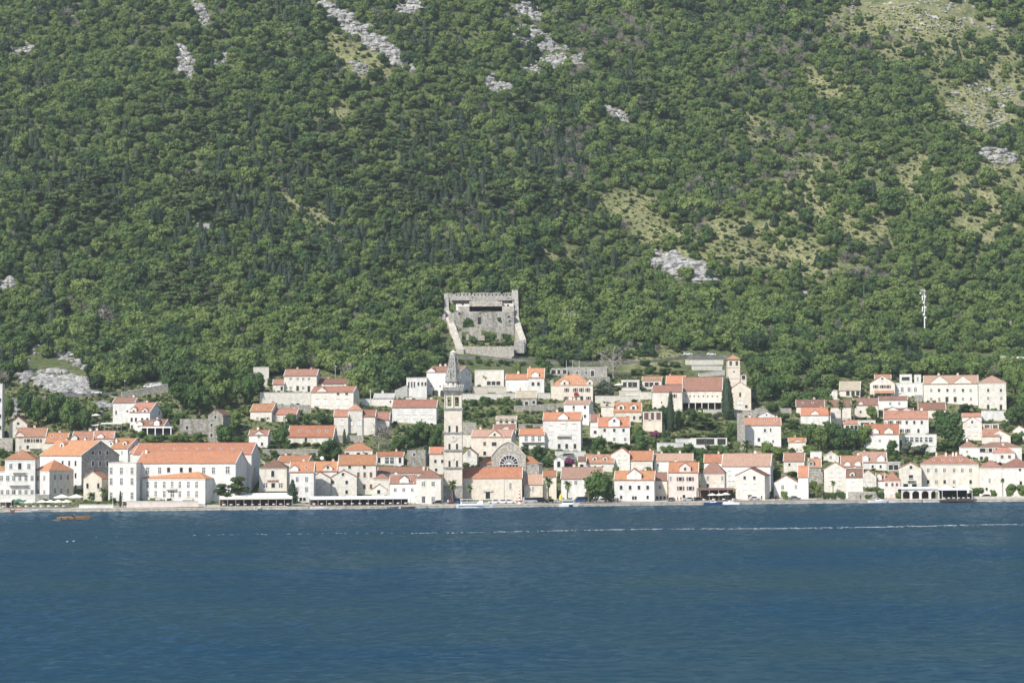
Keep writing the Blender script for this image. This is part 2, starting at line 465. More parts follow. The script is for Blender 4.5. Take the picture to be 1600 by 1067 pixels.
# ------------------------------------------------------------------ zones of the slope (where trees thin out, rock shows, conifers stand)
# each: centre px, py, half sizes, tilt in degrees -- looked up once per ground point
DRYZ = [(1190, 385, 150, 45, 12), (1290, 300, 90, 70, 20), (1440, 50, 170, 60, 5), (1540, 150, 95, 90, 20), (1570, 260, 70, 40, 10), (1060, 370, 80, 30, 5),
        (1350, 365, 60, 40, 0), (1000, 560, 75, 24, 0), (1090, 380, 60, 50, 0), (560, 90, 60, 30, 30), (980, 320, 60, 25, 0), (860, 395, 50, 14, 0),
        (520, 180, 25, 30, 60), (1180, 200, 50, 20, 30), (1290, 130, 60, 25, 20), (230, 622, 45, 12, 0), (1450, 280, 90, 40, 10), (480, 330, 60, 20, 30), (760, 535, 60, 10, 0), (1545, 340, 60, 60, 0)]
ROCKZ = [(290, 98, 32, 13, 68), (573, 58, 95, 13, 36), (640, 12, 22, 12, -20), (560, 108, 18, 9, 30), (780, 132, 24, 14, 0), (835, 62, 42, 18, 20), (880, 88, 40, 13, 10),
         (830, 20, 30, 14, 10), (848, 105, 30, 12, -20), (1065, 418, 58, 17, 18), (32, 78, 10, 20, 80), (126, 25, 12, 8, 0), (310, 20, 30, 10, 50), (345, 95, 25, 9, -60),
         (100, 600, 44, 17, 12), (45, 540, 20, 8, 40), (115, 562, 44, 9, 25), (38, 578, 9, 30, -15), (1440, 22, 130, 32, 8), (1540, 160, 60, 50, 0), (1560, 246, 30, 12, 10), (965, 180, 26, 8, 20), (1440, 460, 10, 7, 0),
         (20, 640, 10, 14, 0), (6, 445, 9, 16, 80), (1262, 460, 8, 5, 0), (320, 354, 14, 5, 10), (158, 638, 16, 9, 0)]
CONIFZ = [(770, 300, 110, 90, 0), (880, 230, 40, 90, 0), (690, 280, 80, 70, 0), (470, 410, 80, 50, 0), (930, 425, 50, 34, 0), (400, 300, 90, 90, 0), (120, 290, 120, 60, 0), (620, 400, 130, 40, 0), (330, 390, 60, 50, 0),
          (30, 230, 50, 60, 0), (850, 340, 70, 40, 0), (520, 360, 70, 60, 0), (950, 225, 20, 50, 0), (820, 430, 40, 25, 0), (470, 30, 30, 30, 0)]
PINEZ = [(600, 250, 120, 70, 0), (320, 190, 70, 50, 0), (1020, 170, 40, 22, 0), (640, 330, 70, 50, 0), (130, 330, 60, 40, 0), (290, 470, 60, 30, 0), (300, 330, 50, 40, 0), (820, 300, 60, 30, 0)]
DEADZ = [(915, 108, 40, 24, 0), (900, 250, 45, 50, 0), (1200, 100, 70, 50, 0), (1340, 60, 80, 30, 0), (960, 60, 60, 30, 0), (1110, 330, 60, 40, 0), (120, 490, 40, 14, 0), (330, 480, 30, 14, 0), (750, 345, 60, 40, 0), (1230, 240, 90, 50, 0), (1340, 430, 60, 20, 0), (245, 60, 20, 20, 0)]
BRIGHTZ = [(730, 375, 35, 26, 0), (500, 535, 150, 45, 0), (1000, 480, 160, 60, 0), (860, 520, 40, 60, 0), (1540, 500, 60, 30, 0), (660, 180, 140, 60, 0), (250, 210, 100, 60, 0)]

def zone(zs, px, py):
    b = 0.0
    for cx, cy, a, c, t in zs:
        dx, dy = px - cx, py - cy
        if abs(dx) > 2.2 * max(a, c) or abs(dy) > 2.2 * max(a, c): continue
        t = math.radians(t)
        u = (dx * math.cos(t) + dy * math.sin(t)) / a; v = (-dx * math.sin(t) + dy * math.cos(t)) / c
        q = u * u + v * v
        if q < 3: b = max(b, math.exp(-q * q * 0.7))
    return b

def rock_at(px, py):
    z = zone(ROCKZ, px, py)
    if z <= 0.02: return 0.0
    n = noise.noise(Vector((px / 13, py / 8, 7))) + .6 * noise.noise(Vector((px / 5, py / 4, 9)))
    return z * min(1, max(0, .85 + 1.5 * n))
def dry_at(px, py):
    z = zone(DRYZ, px, py)
    if z <= 0.02: return 0.0
    n = noise.noise(Vector((px / 22, py / 10, 17))) + .6 * noise.noise(Vector((px / 8, py / 5, 19)))
    return z * min(1, max(0, .85 + .9 * n))

# ------------------------------------------------------------------ ground sheet
def build_ground():
    xs = list(np.arange(-900, -260, 20.0)) + list(np.arange(-260, 330, 4.0)) + list(np.arange(330, 1000, 20.0))
    ss = list(np.arange(12, 330, 4.0)) + list(np.arange(330, 760, 6.0)) + list(np.arange(760, 1250, 30.0))
    v = []; dry = []; rk = []
    for s in ss:
        for x in xs:
            y = shore(x) + s
            z = terrain(x, y)
            if s > 250: z += 1.6 * noise.noise(Vector((x / 9, y / 9, 0)))
            v.append((x, y, z))
            px, py = to_px((x, y, z))
            tn = .5 * min(1, max(0, (235 - s) / 40))
            dry.append(max(dry_at(px, py), tn + tn * .7 * noise.noise(Vector((x / 9, y / 9, 3))))); rk.append(max(rock_at(px, py) * (.42 if zone(ROCKZ[18:20], px, py) > .1 else .7), tn * .62))
    nx = len(xs)
    f = [(j * nx + i, j * nx + i + 1, (j + 1) * nx + i + 1, (j + 1) * nx + i) for j in range(len(ss) - 1) for i in range(nx - 1)]
    me = bpy.data.meshes.new('hillside')
    me.from_pydata(v, [], f)
    for nm, d in (('dry', dry), ('rocky', rk)):
        a = me.attributes.new(nm, 'FLOAT', 'POINT'); a.data.foreach_set('value', d)
    me.polygons.foreach_set('use_smooth', [True] * len(f))
    me.materials.append(MATS['slope_ground'])
    struct('hillside', me)
build_ground()

def build_sea():
    # real waves across the part of the bay in view, calm sheet further out
    rs = np.random.RandomState(12)
    xs = np.arange(-225, 265.1, 0.8); ys = np.arange(160, 800.1, 0.5)
    X, Y = np.meshgrid(xs, ys); Z = np.zeros_like(X)
    gust = 0.75 + 0.35 * np.sin(X / 61 + 1.3 * np.sin(Y / 83)) * np.sin(Y / 47 + X / 120)
    for k in range(46):
        wl = 1.5 * (1.0 + 3.0 * rs.uniform(0, 1) ** 2.6); a = 0.0098 * min(wl, 3.2) * rs.uniform(.6, 1.2)
        th = math.radians(rs.normal(78, 32)); kx, ky = 2 * math.pi / wl * math.cos(th), 2 * math.pi / wl * math.sin(th)
        Z += a * np.sin(kx * X + ky * Y + rs.uniform(0, 6.28))
    Z *= gust
    edge = np.clip(np.minimum(np.minimum(X + 225, 265 - X), np.minimum(Y - 160, 800 - Y)) / 12, 0, 1)
    Z = Z * edge
    nx, ny = len(xs), len(ys)
    v = np.stack([X, Y, Z], -1).reshape(-1, 3).astype(np.float32)
    i = (np.arange(ny - 1)[:, None] * nx + np.arange(nx - 1)[None, :]).reshape(-1)
    f = np.stack([i, i + 1, i + nx + 1, i + nx], 1).astype(np.int32)
    n0 = len(v)
    out = np.array([(-1500, -200, 0), (1500, -200, 0), (1500, 1100, 0), (-1500, 1100, 0), (-225, 160, 0), (265, 160, 0), (265, 800, 0), (-225, 800, 0)], np.float32)
    v = np.concatenate([v, out]); o = n0
    f = np.concatenate([f, np.array([(o, o + 1, o + 5, o + 4), (o + 1, o + 2, o + 6, o + 5), (o + 2, o + 3, o + 7, o + 6), (o + 3, o, o + 4, o + 7)], np.int32)])
    me = bpy.data.meshes.new('sea'); me.vertices.add(len(v)); me.vertices.foreach_set('co', v.reshape(-1))
    me.loops.add(len(f) * 4); me.loops.foreach_set('vertex_index', f.reshape(-1)); me.polygons.add(len(f))
    me.polygons.foreach_set('loop_start', np.arange(0, len(f) * 4, 4, dtype=np.int32)); me.polygons.foreach_set('use_smooth', np.ones(len(f), bool))
    me.update(calc_edges=True); me.materials.append(MATS['sea_water']); struct('sea', me)
build_sea()
# sea bed under the quay line
# quay: a walled edge that follows the shore, with small steps in and out
def build_quay():
    rnd = random.Random(5)
    mb = MB(); x = -300.0; off = 0.0
    pts = []
    while x < 340:
        w = rnd.choice([9, 14, 20, 6])
        pts.append((x, off)); x += w; pts.append((x, off))
        off = rnd.choice([0, 0, -0.8, 0.6, 0, -1.4])
    for (xa, oa), (xb, ob) in zip(pts, pts[1:]):
        if xb - xa < 0.01: continue
        ya, yb = shore(xa) + oa, shore(xb) + ob
        za = 1.0 + 0.12 * math.sin(xa)
        mb.add([(xa, ya, -1.5), (xb, yb, -1.5), (xb, yb, za), (xa, ya, za), (xa, shore(xa) + 18, za), (xb, shore(xb) + 18, za)],
               [(0, 1, 2, 3), (3, 2, 5, 4)])
        mb.add([(xa, ya, za), (xb, yb, za), (xb, yb, -1.5), (xa, ya, -1.5)], [])
    # coping course, a shade lighter, 2 cm proud
    for (xa, oa), (xb, ob) in zip(pts, pts[1:]):
        if xb - xa < 0.01:
            continue
        ya, yb = shore(xa) + oa, shore(xb) + ob
        za = 1.0 + 0.12 * math.sin(xa)
        mb.slab([(xa + .02, ya - 0.12, za + 0.12), (xb - .02, yb - 0.12, za + 0.12), (xb - .02, yb + 0.7, za + 0.12), (xa + .02, ya + 0.7, za + 0.12)], 0.3, 1)
    # sides of the steps
    for k in range(1, len(pts) - 1, 2):
        xa, oa = pts[k]; ob = pts[k + 1][1]
        y0, y1 = shore(xa) + min(oa, ob), shore(xa) + max(oa, ob)
        if y1 - y0 > 0.01:
            mb.box(xa - .06, xa + .06, y0, y1, -1.5, 0.95)
    struct('quay', mb.mesh('quay', ['quay_stone', 'church_stone']))
build_quay()
def build_rocks():
    rnd = random.Random(8); mb = MB()
    for k in range(420):
        x = rnd.uniform(-185, 210); 
        if rnd.random() > 0.35 + 0.65 * (noise.noise(Vector((x / 18, 0, 4))) > 0.02): continue
        y = shore(x) - rnd.uniform(0.1, 1.3); r = rnd.uniform(0.18, 0.5)
        mb.cyl((x, y), r, r * 0.5, -0.3, r * 0.7, 5, 0, rnd.random() * 3)
    struct('shore_rocks', mb.mesh('shore_rocks', ['grey_stone']), 'stuff', 'low dark stones at the foot of the quay wall')
build_rocks()

# ------------------------------------------------------------------ windows (unit size: scaled per opening)
def win_mesh(kind):
    mb = MB()
    # surround: sill, lintel and jambs standing 7 cm proud
    if kind not in 'r':
        mb.box(-0.68, 0.68, -0.09, 0.0, 0.5, 0.62, 0); mb.box(-0.68, 0.68, -0.12, 0.0, -0.62, -0.5, 0)
        mb.box(-0.66, -0.5, -0.06, 0.0, -0.5, 0.5, 0); mb.box(0.5, 0.66, -0.06, 0.0, -0.5, 0.5, 0)
    else:
        a = [(0.62 * math.cos(t * math.pi / 6), 0.62 * math.sin(t * math.pi / 6)) for t in range(12)]
        mb.prism(a, -0.07, 0.0, 0)
    return mb.mesh('window', ['trim_stone'])
def pane_mesh(kind):
    mb = MB()
    if kind == 'r':
        a = [(0.45 * math.cos(t * math.pi / 6), 0.45 * math.sin(t * math.pi / 6)) for t in range(12)]
        mb.prism(a, -0.1, -0.02, 0); return mb.mesh('pane', ['window_glass'])
    g = {'g': 'grey_glass'}.get(kind, 'window_glass')
    if kind == 'c':
        mb.box(-0.5, 0.5, -0.05, -0.02, -0.5, 0.42, 0); mb.box(-0.5, 0.5, -0.03, -0.01, 0.42, 0.5, 1)  # top strip: shadow under the lintel, put in as dark colour
        mb.box(-0.02, 0.02, -0.055, -0.05, -0.5, 0.42, 1)
        return mb.mesh('closed_shutters', ['pale_shutter', 'gap_and_shade'])
    if kind in 'bq':
        mb.box(-0.5, 0.5, -0.05, -0.02, -0.5, 0.5, 0); mb.box(-0.03, 0.03, -0.06, -0.05, -0.5, 0.5, 1)
        return mb.mesh('closed_shutters', ['brown_shutter' if kind == 'b' else 'grey_shutter', 'gap_and_shade'])
    if kind == 'a':
        a = [(-0.5, -0.5), (0.5, -0.5)] + [(0.5 * math.cos(t * math.pi / 6), 0.2 + 0.4 * math.sin(t * math.pi / 6)) for t in range(0, 7)]
        mb.prism(a, -0.04, -0.01, 0); return mb.mesh('pane', [g])
    mb.box(-0.5, 0.5, -0.03, -0.01, -0.5, 0.5, 0)
    if kind == 'g':
        mb.box(-0.05, 0.05, -0.05, -0.03, -0.5, 0.5, 1); mb.box(-0.5, 0.5, -0.05, -0.03, 0.1, 0.15, 1)
        return mb.mesh('pane', [g, 'white_paint'])
    return mb.mesh('pane', [g])
WM = {k: win_mesh(k) for k in 'dgcsbtraq'}
PM = {k: pane_mesh(k) for k in 'dgcbraq'}
for k in 'st': PM[k] = PM['d']
_s = MB(); _s.box(-0.5, 0.5, -0.03, 0.0, -0.5, 0.5); SHUT = {'s': _s.mesh('shutter', ['brown_shutter']), 'g': _s.mesh('shutter', ['grey_shutter'])}

def window(parent, x, z, kind, w, h, y=0.0, rotz=0.0, open_sh=False):
    o = link('window' if kind != 't' else 'door', WM[kind], parent, (x, y, z), rotz, (w, 1, h))
    nm = {'c': 'closed_shutters', 'b': 'closed_shutters', 'q': 'closed_shutters'}.get(kind, 'pane')
    p = link(nm, PM[kind], o)
    if kind == 's':
        for s in (-1, 1):
            link('shutter', SHUT['s'], o, (s * 0.95, -0.1, 0), 0, (0.5, 1, 1))
    if kind == 'g' and open_sh:
        for s in (-1, 1):
            link('shutter', SHUT['g'], o, (s * 0.95, -0.1, 0), 0, (0.45, 1, 1))
    return o

# ------------------------------------------------------------------ houses
CROPS = {'A': (0, 600, 220 / 1067), 'B': (200, 600, 220 / 1067), 'C': (380, 560, 220 / 939), 'D': (580, 560, 220 / 939), 'E': (780, 560, 220 / 939),
         'F': (980, 540, 240 / 948), 'G': (1180, 560, 240 / 1024), 'I': (1380, 560, 220 / 939), 'K': (660, 440, 200 / 1524), 'P': (0, 0, 1.0)}
def cp(c, u, v):
    x, y, s = CROPS[c]
    return x + u * s, y + v * s

class House: pass
ALLH = []
FOOT = []
WALLM = {'w': 'white_plaster', 'c': 'cream_plaster', 'o': 'ochre_plaster', 'p': 'pink_plaster', 's': 'pale_stone', 'g': 'grey_stone', 'k': 'church_stone', 'r': 'ruin_stone'}
ROOFM = {'o': 'orange_tiles', 't': 'terracotta_tiles', 'l': 'old_tiles', 'b': 'brown_tiles', 'f': 'faded_tiles', 'n': 'tan_tiles', 'y': 'grey_tiles'}

def lin(a, b, n):
    return [a + (b - a) * i / (n - 1) for i in range(n)]

def H(crop, kind, u0, u1, ve, vr, vb, wall, roof, label, wins=(), side=0, D=None, wg=(), dm=(), sk=(), ch=None, ua=None, swins=(), name='house', cat='house', yaw=None,
      Y=None, back=0.0, over=0.3, below=4.0, balc=(), group=None, verge=True, root=None, smat=None):
    h = House(); rnd = random.Random(len(ALLH) * 7 + 3)
    p0 = cp(crop, u0, vb); p1 = cp(crop, u1, vb); pe = cp(crop, (u0 + u1) / 2, ve); pr = cp(crop, (u0 + u1) / 2, vr)
    P = hit(*p0) if Y is None else at(p0[0], p0[1], Y)
    pc = hit((p0[0] + p1[0]) / 2, p0[1]) if Y is None else P
    Y0 = pc.y
    P = at(p0[0], p0[1], Y0)
    midx = ((p0[0] + p1[0]) / 2 - 800) / F_PX
    phi = math.atan(midx)
    # how far back the house goes and how it is turned
    if side:
        ps = cp(crop, side, vb); wpx = ps[0] - p1[0]
        DD = D or 10.0
        if yaw is None:
            q = max(-0.95, min(0.95, wpx * (Y0 / F_PX) / DD))
            th = math.atan((p1[0] - 800) / F_PX) + math.asin(q)
        else: th = yaw
    else:
        DD = D
        th = phi * .7 + math.radians(3.5 + rnd.uniform(-2.5, 2.5)) if yaw is None else yaw
    t = Vector((math.cos(th), -math.sin(th), 0)); n = Vector((math.sin(th), math.cos(th), 0))
    d1 = rdir(p1[0], p1[1])
    W = (P.y * d1.x - P.x * 1.0) / (t.x * 1.0 - t.y * d1.x)
    # the corner nearest to the water keeps the depth of the foot; never closer than 5 m to the quay edge
    near = min(P.y, P.y + W * t.y)
    foot = max(Y0, shore(P.x) + 8.5, shore(P.x + W * t.x) + 8.5) + back
    k_ = 1.0 + (foot - near) / near
    P = CAM_P + (P - CAM_P) * k_; W *= k_
    C0 = P + t * (W / 2)
    zb = CAM_H + rdir((p0[0] + p1[0]) / 2, p0[1]).z * C0.y
    FOOT.append((C0.copy(), t.copy(), n.copy(), W, DD or 9.0, zb))
    He = CAM_H + rdir(*pe).z * C0.y - zb
    if DD is None:
        zr = CAM_H + rdir(*pr).z * (C0.y + 4)
        DD = 9.0 if kind == 'g' else max(6.0, min(13.0, (zr - zb - He) / 0.26))
        if kind == 'f': DD = 8
    if kind == 'g': Rr = CAM_H + rdir(*pr).z * C0.y - zb - He
    else:
        Rr = CAM_H + rdir(*pr).z * (C0.y + DD / 2 * n.y) - zb - He
        if kind != 'f': Rr = min(max(Rr, 0.2 * DD / 2), 1.0 * DD / 2)
    if root is None:
        root = bpy.data.objects.new(name, None); COL.objects.link(root)
        root.empty_display_size = 1.0
        root.location = (C0.x, C0.y, zb); root.rotation_euler = (0, 0, -th)
        tag(root, label, cat, group)
        par = root; shift = Vector((0, 0, 0)); h.root = root; h.par = root
        h.M = Matrix.Translation((C0.x, C0.y, zb)) @ Matrix.Rotation(-th, 4, 'Z')
        h.off = None
    else:
        # a wing of an existing building
        h.root = root.root
        h.M = Matrix.Translation((C0.x, C0.y, zb)) @ Matrix.Rotation(-th, 4, 'Z')
        rel = Matrix.Translation(root.root.location) @ Matrix.Rotation(root.root.rotation_euler.z, 4, 'Z')
        par = ('rel', root.root, rel.inverted() @ h.M)
        h.par = par
    h.W, h.D, h.He, h.R, h.kind = W, DD, He, Rr, kind
    def put(nm, me, loc=(0, 0, 0), rz=0.0, parent=None):
        if parent is not None: return link(nm, me, parent, loc, rz)
        if isinstance(h.par, tuple):
            o = link(nm, me, h.root); m = h.par[2] @ Matrix.Translation(loc) @ Matrix.Rotation(rz, 4, 'Z')
            o.location = m.translation; o.rotation_euler = m.to_euler(); return o
        return link(nm, me, h.par, loc, rz)
    h.put = put
    Mi = h.M.inverted()
    def local(u, v):
        a = Mi @ CAM_P; d = (Mi.to_3x3() @ rdir(*cp(crop, u, v))); return a, d
    def on_front(u, v, y=0.0):
        a, d = local(u, v); k = (y - a.y) / d.y; return a + d * k
    def on_right(u, v):
        a, d = local(u, v); k = (W / 2 - a.x) / d.x; return a + d * k
    h.on_front = on_front; h.cx = lambda u: on_front(u, (ve + vb) / 2).x
    sl = Rr / (DD / 2)
    # walls
    mb = MB(); hw = W / 2
    if kind == 'e':
        mb.box(-hw, hw, 0, DD, -below, He, 0)
        mb.prism([(0, He), (DD, He), (DD / 2, He + Rr)], 0, 1)  # placeholder replaced below
        mb.v = mb.v[:8]; mb.f = mb.f[:6]; mb.m = mb.m[:6]
        for x in (-hw, hw - 0.3):
            mb.add([(x, 0.0, He), (x, DD, He), (x, DD / 2, He + Rr), (x + 0.3, 0.0, He), (x + 0.3, DD, He), (x + 0.3, DD / 2, He + Rr)],
                   [(0, 2, 1), (3, 4, 5), (0, 3, 5, 2), (1, 2, 5, 4)])
    elif kind == 'g':
        ax = on_front(ua if ua is not None else (u0 + u1) / 2, ve).x
        h.ax = ax
        mb.prism([(-hw, -below), (hw, -below), (hw, He), (ax, He + Rr), (-hw, He)], 0, DD, 0)
    elif kind in 'hp':
        mb.box(-hw, hw, 0, DD, -below, He, 0)
    elif kind == 'f':
        mb.box(-hw, hw, 0, DD, -below, He, 0)
    # eaves course / string course / socle
    if kind in 'ehp': mb.box(-hw - 0.08, hw + 0.08, -0.14, -0.02, He - 0.35, He - 0.05, 1)
    if kind == 'f' and wall != 'r':
        mb.box(-hw - 0.1, hw + 0.1, -0.12, DD + 0.1, He, He + 0.22, 1)
    wo_ = put('wall', mb.mesh('wall', [WALLM[wall], 'trim_stone']))
    h.wall = wo_
    if smat:
        mb = MB(); pr_ = [(0.02, -below), (DD, -below), (DD, He)] + ([(DD / 2, He + Rr)] if kind == 'e' else []) + [(0.02, He)]
        mb.add([(hw + .002, y, z) for y, z in pr_] + [(hw + .06, y, z) for y, z in pr_], [tuple(range(len(pr_)))[::-1], tuple(range(len(pr_), 2 * len(pr_)))] + [(i, (i + 1) % len(pr_), (i + 1) % len(pr_) + len(pr_), i + len(pr_)) for i in range(len(pr_))])
        put('side_wall', mb.mesh('side_wall', [WALLM[smat]]))
    # roof
    T = 0.22; o = over
    if kind != 'f':
        mb = MB()
        if kind == 'e':
            z0 = He - sl * o + T; zt = He + Rr + T; x0, x1 = -hw - 0.2, hw + 0.2
            mb.slab([(x0, -o, z0), (x1, -o, z0), (x1, DD / 2, zt), (x0, DD / 2, zt)], T)
            mb.slab([(x0, DD / 2, zt), (x1, DD / 2, zt), (x1, DD + o, z0), (x0, DD + o, z0)], T)
            mb.box(x0 + .03, x1 - .03, DD / 2 - 0.16, DD / 2 + 0.16, zt - 0.05, zt + 0.12)
        elif kind == 'g':
            sL = Rr / (ax + hw); sR = Rr / (hw - ax); zt = He + Rr + T
            mb.slab([(-hw - o, -0.18, He - sL * o + T), (ax, -0.18, zt), (ax, DD + .2, zt), (-hw - o, DD + .2, He - sL * o + T)], T)
            mb.slab([(ax, -0.18, zt), (hw + o, -0.18, He - sR * o + T), (hw + o, DD + .2, He - sR * o + T), (ax, DD + .2, zt)], T)
            mb.box(ax - .15, ax + .15, -0.15, DD + .15, zt - 0.05, zt + 0.12)
        else:
            z0 = He - sl * o + T; zt = He + Rr + T
            ins = min(hw - 0.01, DD / 2) if kind == 'h' else hw - 0.01
            a, b, c, d = (-hw - o, -o, z0), (hw + o, -o, z0), (hw + o, DD + o, z0), (-hw - o, DD + o, z0)
            r1, r2 = (-hw + ins, DD / 2, zt), (hw - ins, DD / 2, zt)
            mb.add([a, b, c, d, r1, r2], [(0, 1, 5, 4), (1, 2, 5), (2, 3, 4, 5), (3, 0, 4), (3, 2, 1, 0)])
            if kind == 'h': mb.box(r1[0], r2[0], DD / 2 - .15, DD / 2 + .15, zt - .05, zt + .1)
        ro = put('roof', mb.mesh('roof', [ROOFM[roof]])); h.roof = ro
        # plastered verge along the gable edges of the roof
        if verge and kind == 'e':
            for x in (-hw - 0.24, hw + 0.02):
                mb = MB()
                mb.slab([(x, -o - .02, z0 + .07), (x + .22, -o - .02, z0 + .07), (x + .22, DD / 2, zt + .07), (x, DD / 2, zt + .07)], 0.3)
                link('verge', mb.mesh('verge', ['trim_stone']), ro)
    # plane of the visible roof: z = He + sl*y ; for gable: by x
    def on_roof(u, v):
        a, d = local(u, v)
        if kind == 'g':
            s_ = Rr / (hw - ax) if u > (ua or (u0 + u1) / 2) else -Rr / (ax + hw)
            zc = He + Rr
            k = (zc - s_ * (a.x - ax) - a.z) / (d.z + s_ * d.x)
        else:
            k = (He + sl * a.y - a.z) / (d.z - sl * d.y)
        return a + d * k
    h.on_roof = on_roof
    slp = math.atan(sl)
    for (su, sv) in sk:
        p = on_roof(su, sv)
        mb = MB()
        mb.add([(-.45, -.6, .0), (.45, -.6, .0), (.45, .6, .0), (-.45, .6, .0), (-.45, -.6, .14), (.45, -.6, .14), (.45, .6, .14), (-.45, .6, .14)],
               [(4, 5, 6, 7), (0, 1, 5, 4), (1, 2, 6, 5), (2, 3, 7, 6), (3, 0, 4, 7)], 0)
        mb.box(-.35, .35, -.5, .5, .145, .16, 1)
        s_ = put('skylight', mb.mesh('skylight', ['white_paint', 'blue_glass']), (p.x, p.y, p.z + T - 0.02))
        s_.rotation_euler = (slp, 0, s_.rotation_euler.z)
    # gables that rise from the front wall, with their own little roofs
    for g in wg:
        gu, ghw, gv = g[:3]
        top = on_front(gu, gv); gx = top.x; gw = abs(on_front(gu + ghw, gv).x - gx)
        gz = top.z; gr = min(gw * 0.75, (gz - He) * 0.85); sh_ = gz - gr
        dep = min(max((gz - He) / max(sl, .2), 1.0) + 0.5, DD - 0.5)
        mb = MB(); mb.prism([(gx - gw, He - 0.4), (gx + gw, He - 0.4), (gx + gw, sh_), (gx, gz), (gx - gw, sh_)], -0.1, dep, 0)
        dmo = put('dormer', mb.mesh('dormer', [WALLM[wall]]))
        mb = MB(); k = gr / gw; e = 0.22
        mb.slab([(gx - gw - e, -.3, sh_ - k * e + .16), (gx, -.3, gz + .16), (gx, dep, gz + .16), (gx - gw - e, dep, sh_ - k * e + .16)], .16)
        mb.slab([(gx, -.3, gz + .16), (gx + gw + e, -.3, sh_ - k * e + .16), (gx + gw + e, dep, sh_ - k * e + .16), (gx, dep, gz + .16)], .16)
        link('dormer_roof', mb.mesh('dormer_roof', [ROOFM[roof] if roof != 'y' else 'grey_tiles']), dmo)
        if len(g) > 3:
            wx = on_front(gu, g[3], -0.1)
            w_ = link('window', WM['d'], dmo, (wx.x, -0.1, wx.z), 0, (0.8, 1, 1.0)); link('pane', PM[g[4] if len(g) > 4 else 'd'], w_)
    for g in dm:
        p = on_roof(g[0], g[1]); wv = g[2] if len(g) > 2 else 1.6; hh = wv * 0.62
        mb = MB(); y1 = min((hh + wv * .3) / max(sl, .25) + 0.3, DD)
        mb.prism([(-wv / 2, -.5), (wv / 2, -.5), (wv / 2, hh), (0, hh + wv * .3), (-wv / 2, hh)], 0, y1, 0)
        d_ = put('dormer', mb.mesh('dormer', [WALLM[wall]]), (p.x, p.y, p.z))
        mb = MB()
        for s in (-1, 1):
            mb.slab([(0, -.2, hh + wv * .3 + .14), (s * (wv / 2 + .2), -.2, hh - .12 + .14), (s * (wv / 2 + .2), y1, hh - .12 + .14), (0, y1, hh + wv * .3 + .14)], .14)
        link('dormer_roof', mb.mesh('dormer_roof', [ROOFM[roof]]), d_)
        w_ = link('window', WM['d'], d_, (0, 0, hh * .45), 0, (wv * .4, 1, hh * .7)); link('pane', PM['d'], w_)
    # chimneys
    chs = ch
    if chs is None and kind in 'ehp' and W > 6:
        chs = [None] * (1 if W < 14 else 2)
    for c_ in (chs or []):
        if c_ is None:
            x = rnd.uniform(-hw * .8, hw * .8); y = DD / 2 + rnd.uniform(0.3, 1.2)
            z = He + Rr - sl * abs(y - DD / 2) if kind != 'h' or abs(x) < hw - DD / 2 else None
            if z is None: continue
        else:
            p = on_roof(*c_); x, y, z = p
        mb = MB(); cw = rnd.uniform(.35, .5)
        mb.box(-cw, cw, -.35, .35, -1.2, 1.5, 0); mb.box(-cw - .1, cw + .1, -.45, .45, 1.5, 1.65, 1); mb.prism([(-cw, 1.65), (cw, 1.65), (0, 2.0)], -.3, .3, 1)
        put('chimney', mb.mesh('chimney', [WALLM[wall], ROOFM[roof]]), (x, y, z))
    # openings
    for w in wins:
        v, us = w[0], w[1]; kd = w[2] if len(w) > 2 else 'd'
        ww = w[3] if len(w) > 3 else (1.15 if kd == 'c' else 0.95); hh = w[4] if len(w) > 4 else (2.2 if kd == 't' else 1.4)
        for u in us:
            p = on_front(u, v)
            if abs(p.x) + ww / 2 > hw + 0.3: continue
            kk = kd
            o_ = window(h.root, 0, 0, kk, ww, hh)
            m = Matrix.Translation((p.x, 0, p.z))
            if isinstance(h.par, tuple): m = h.par[2] @ m
            o_.location = m.translation; o_.rotation_euler = m.to_euler(); o_.scale = (ww, 1, hh)
    for w in swins:
        v, us = w[0], w[1]; kd = w[2] if len(w) > 2 else 'd'
        for u in us:
            p = on_right(u, v)
            if not (0.3 < p.y < DD - 0.3): continue
            o_ = window(h.root, 0, 0, kd, 0.95, w[3] if len(w) > 3 else 1.4)
            m = Matrix.Translation((hw + (.06 if smat else 0), p.y, p.z)) @ Matrix.Rotation(math.pi / 2, 4, 'Z')
            if isinstance(h.par, tuple): m = h.par[2] @ m
            o_.location = m.translation; o_.rotation_euler = m.to_euler(); o_.scale = (0.95, 1, w[3] if len(w) > 3 else 1.4)
    for (b0, b1, vt, vbb) in balc:
        a = on_front(b0, vbb); b = on_front(b1, vbb); c = on_front(b0, vt)
        mb = MB(); hh = c.z - a.z; wd = b.x - a.x
        mb.box(0, wd, -1.1, -0.01, 0, 0.18, 0); mb.box(0, wd, -1.1, -1.02, hh - .1, hh, 0)
        nb = max(3, int(wd / 0.3))
        for i in range(nb + 1):
            x = wd * i / nb; mb.box(max(x - .05, 0.001), min(x + .05, wd - 0.001), -1.09, -1.03, .18, hh - .1, 0)
        for s in (0.1, wd - .25): mb.box(s, s + .15, -0.8, -0.01, -.4, 0, 0)
        put('balcony', mb.mesh('balcony', ['trim_stone']), (a.x, 0, a.z))
    ALLH.append((root if not isinstance(root, House) else None, label))
    return h

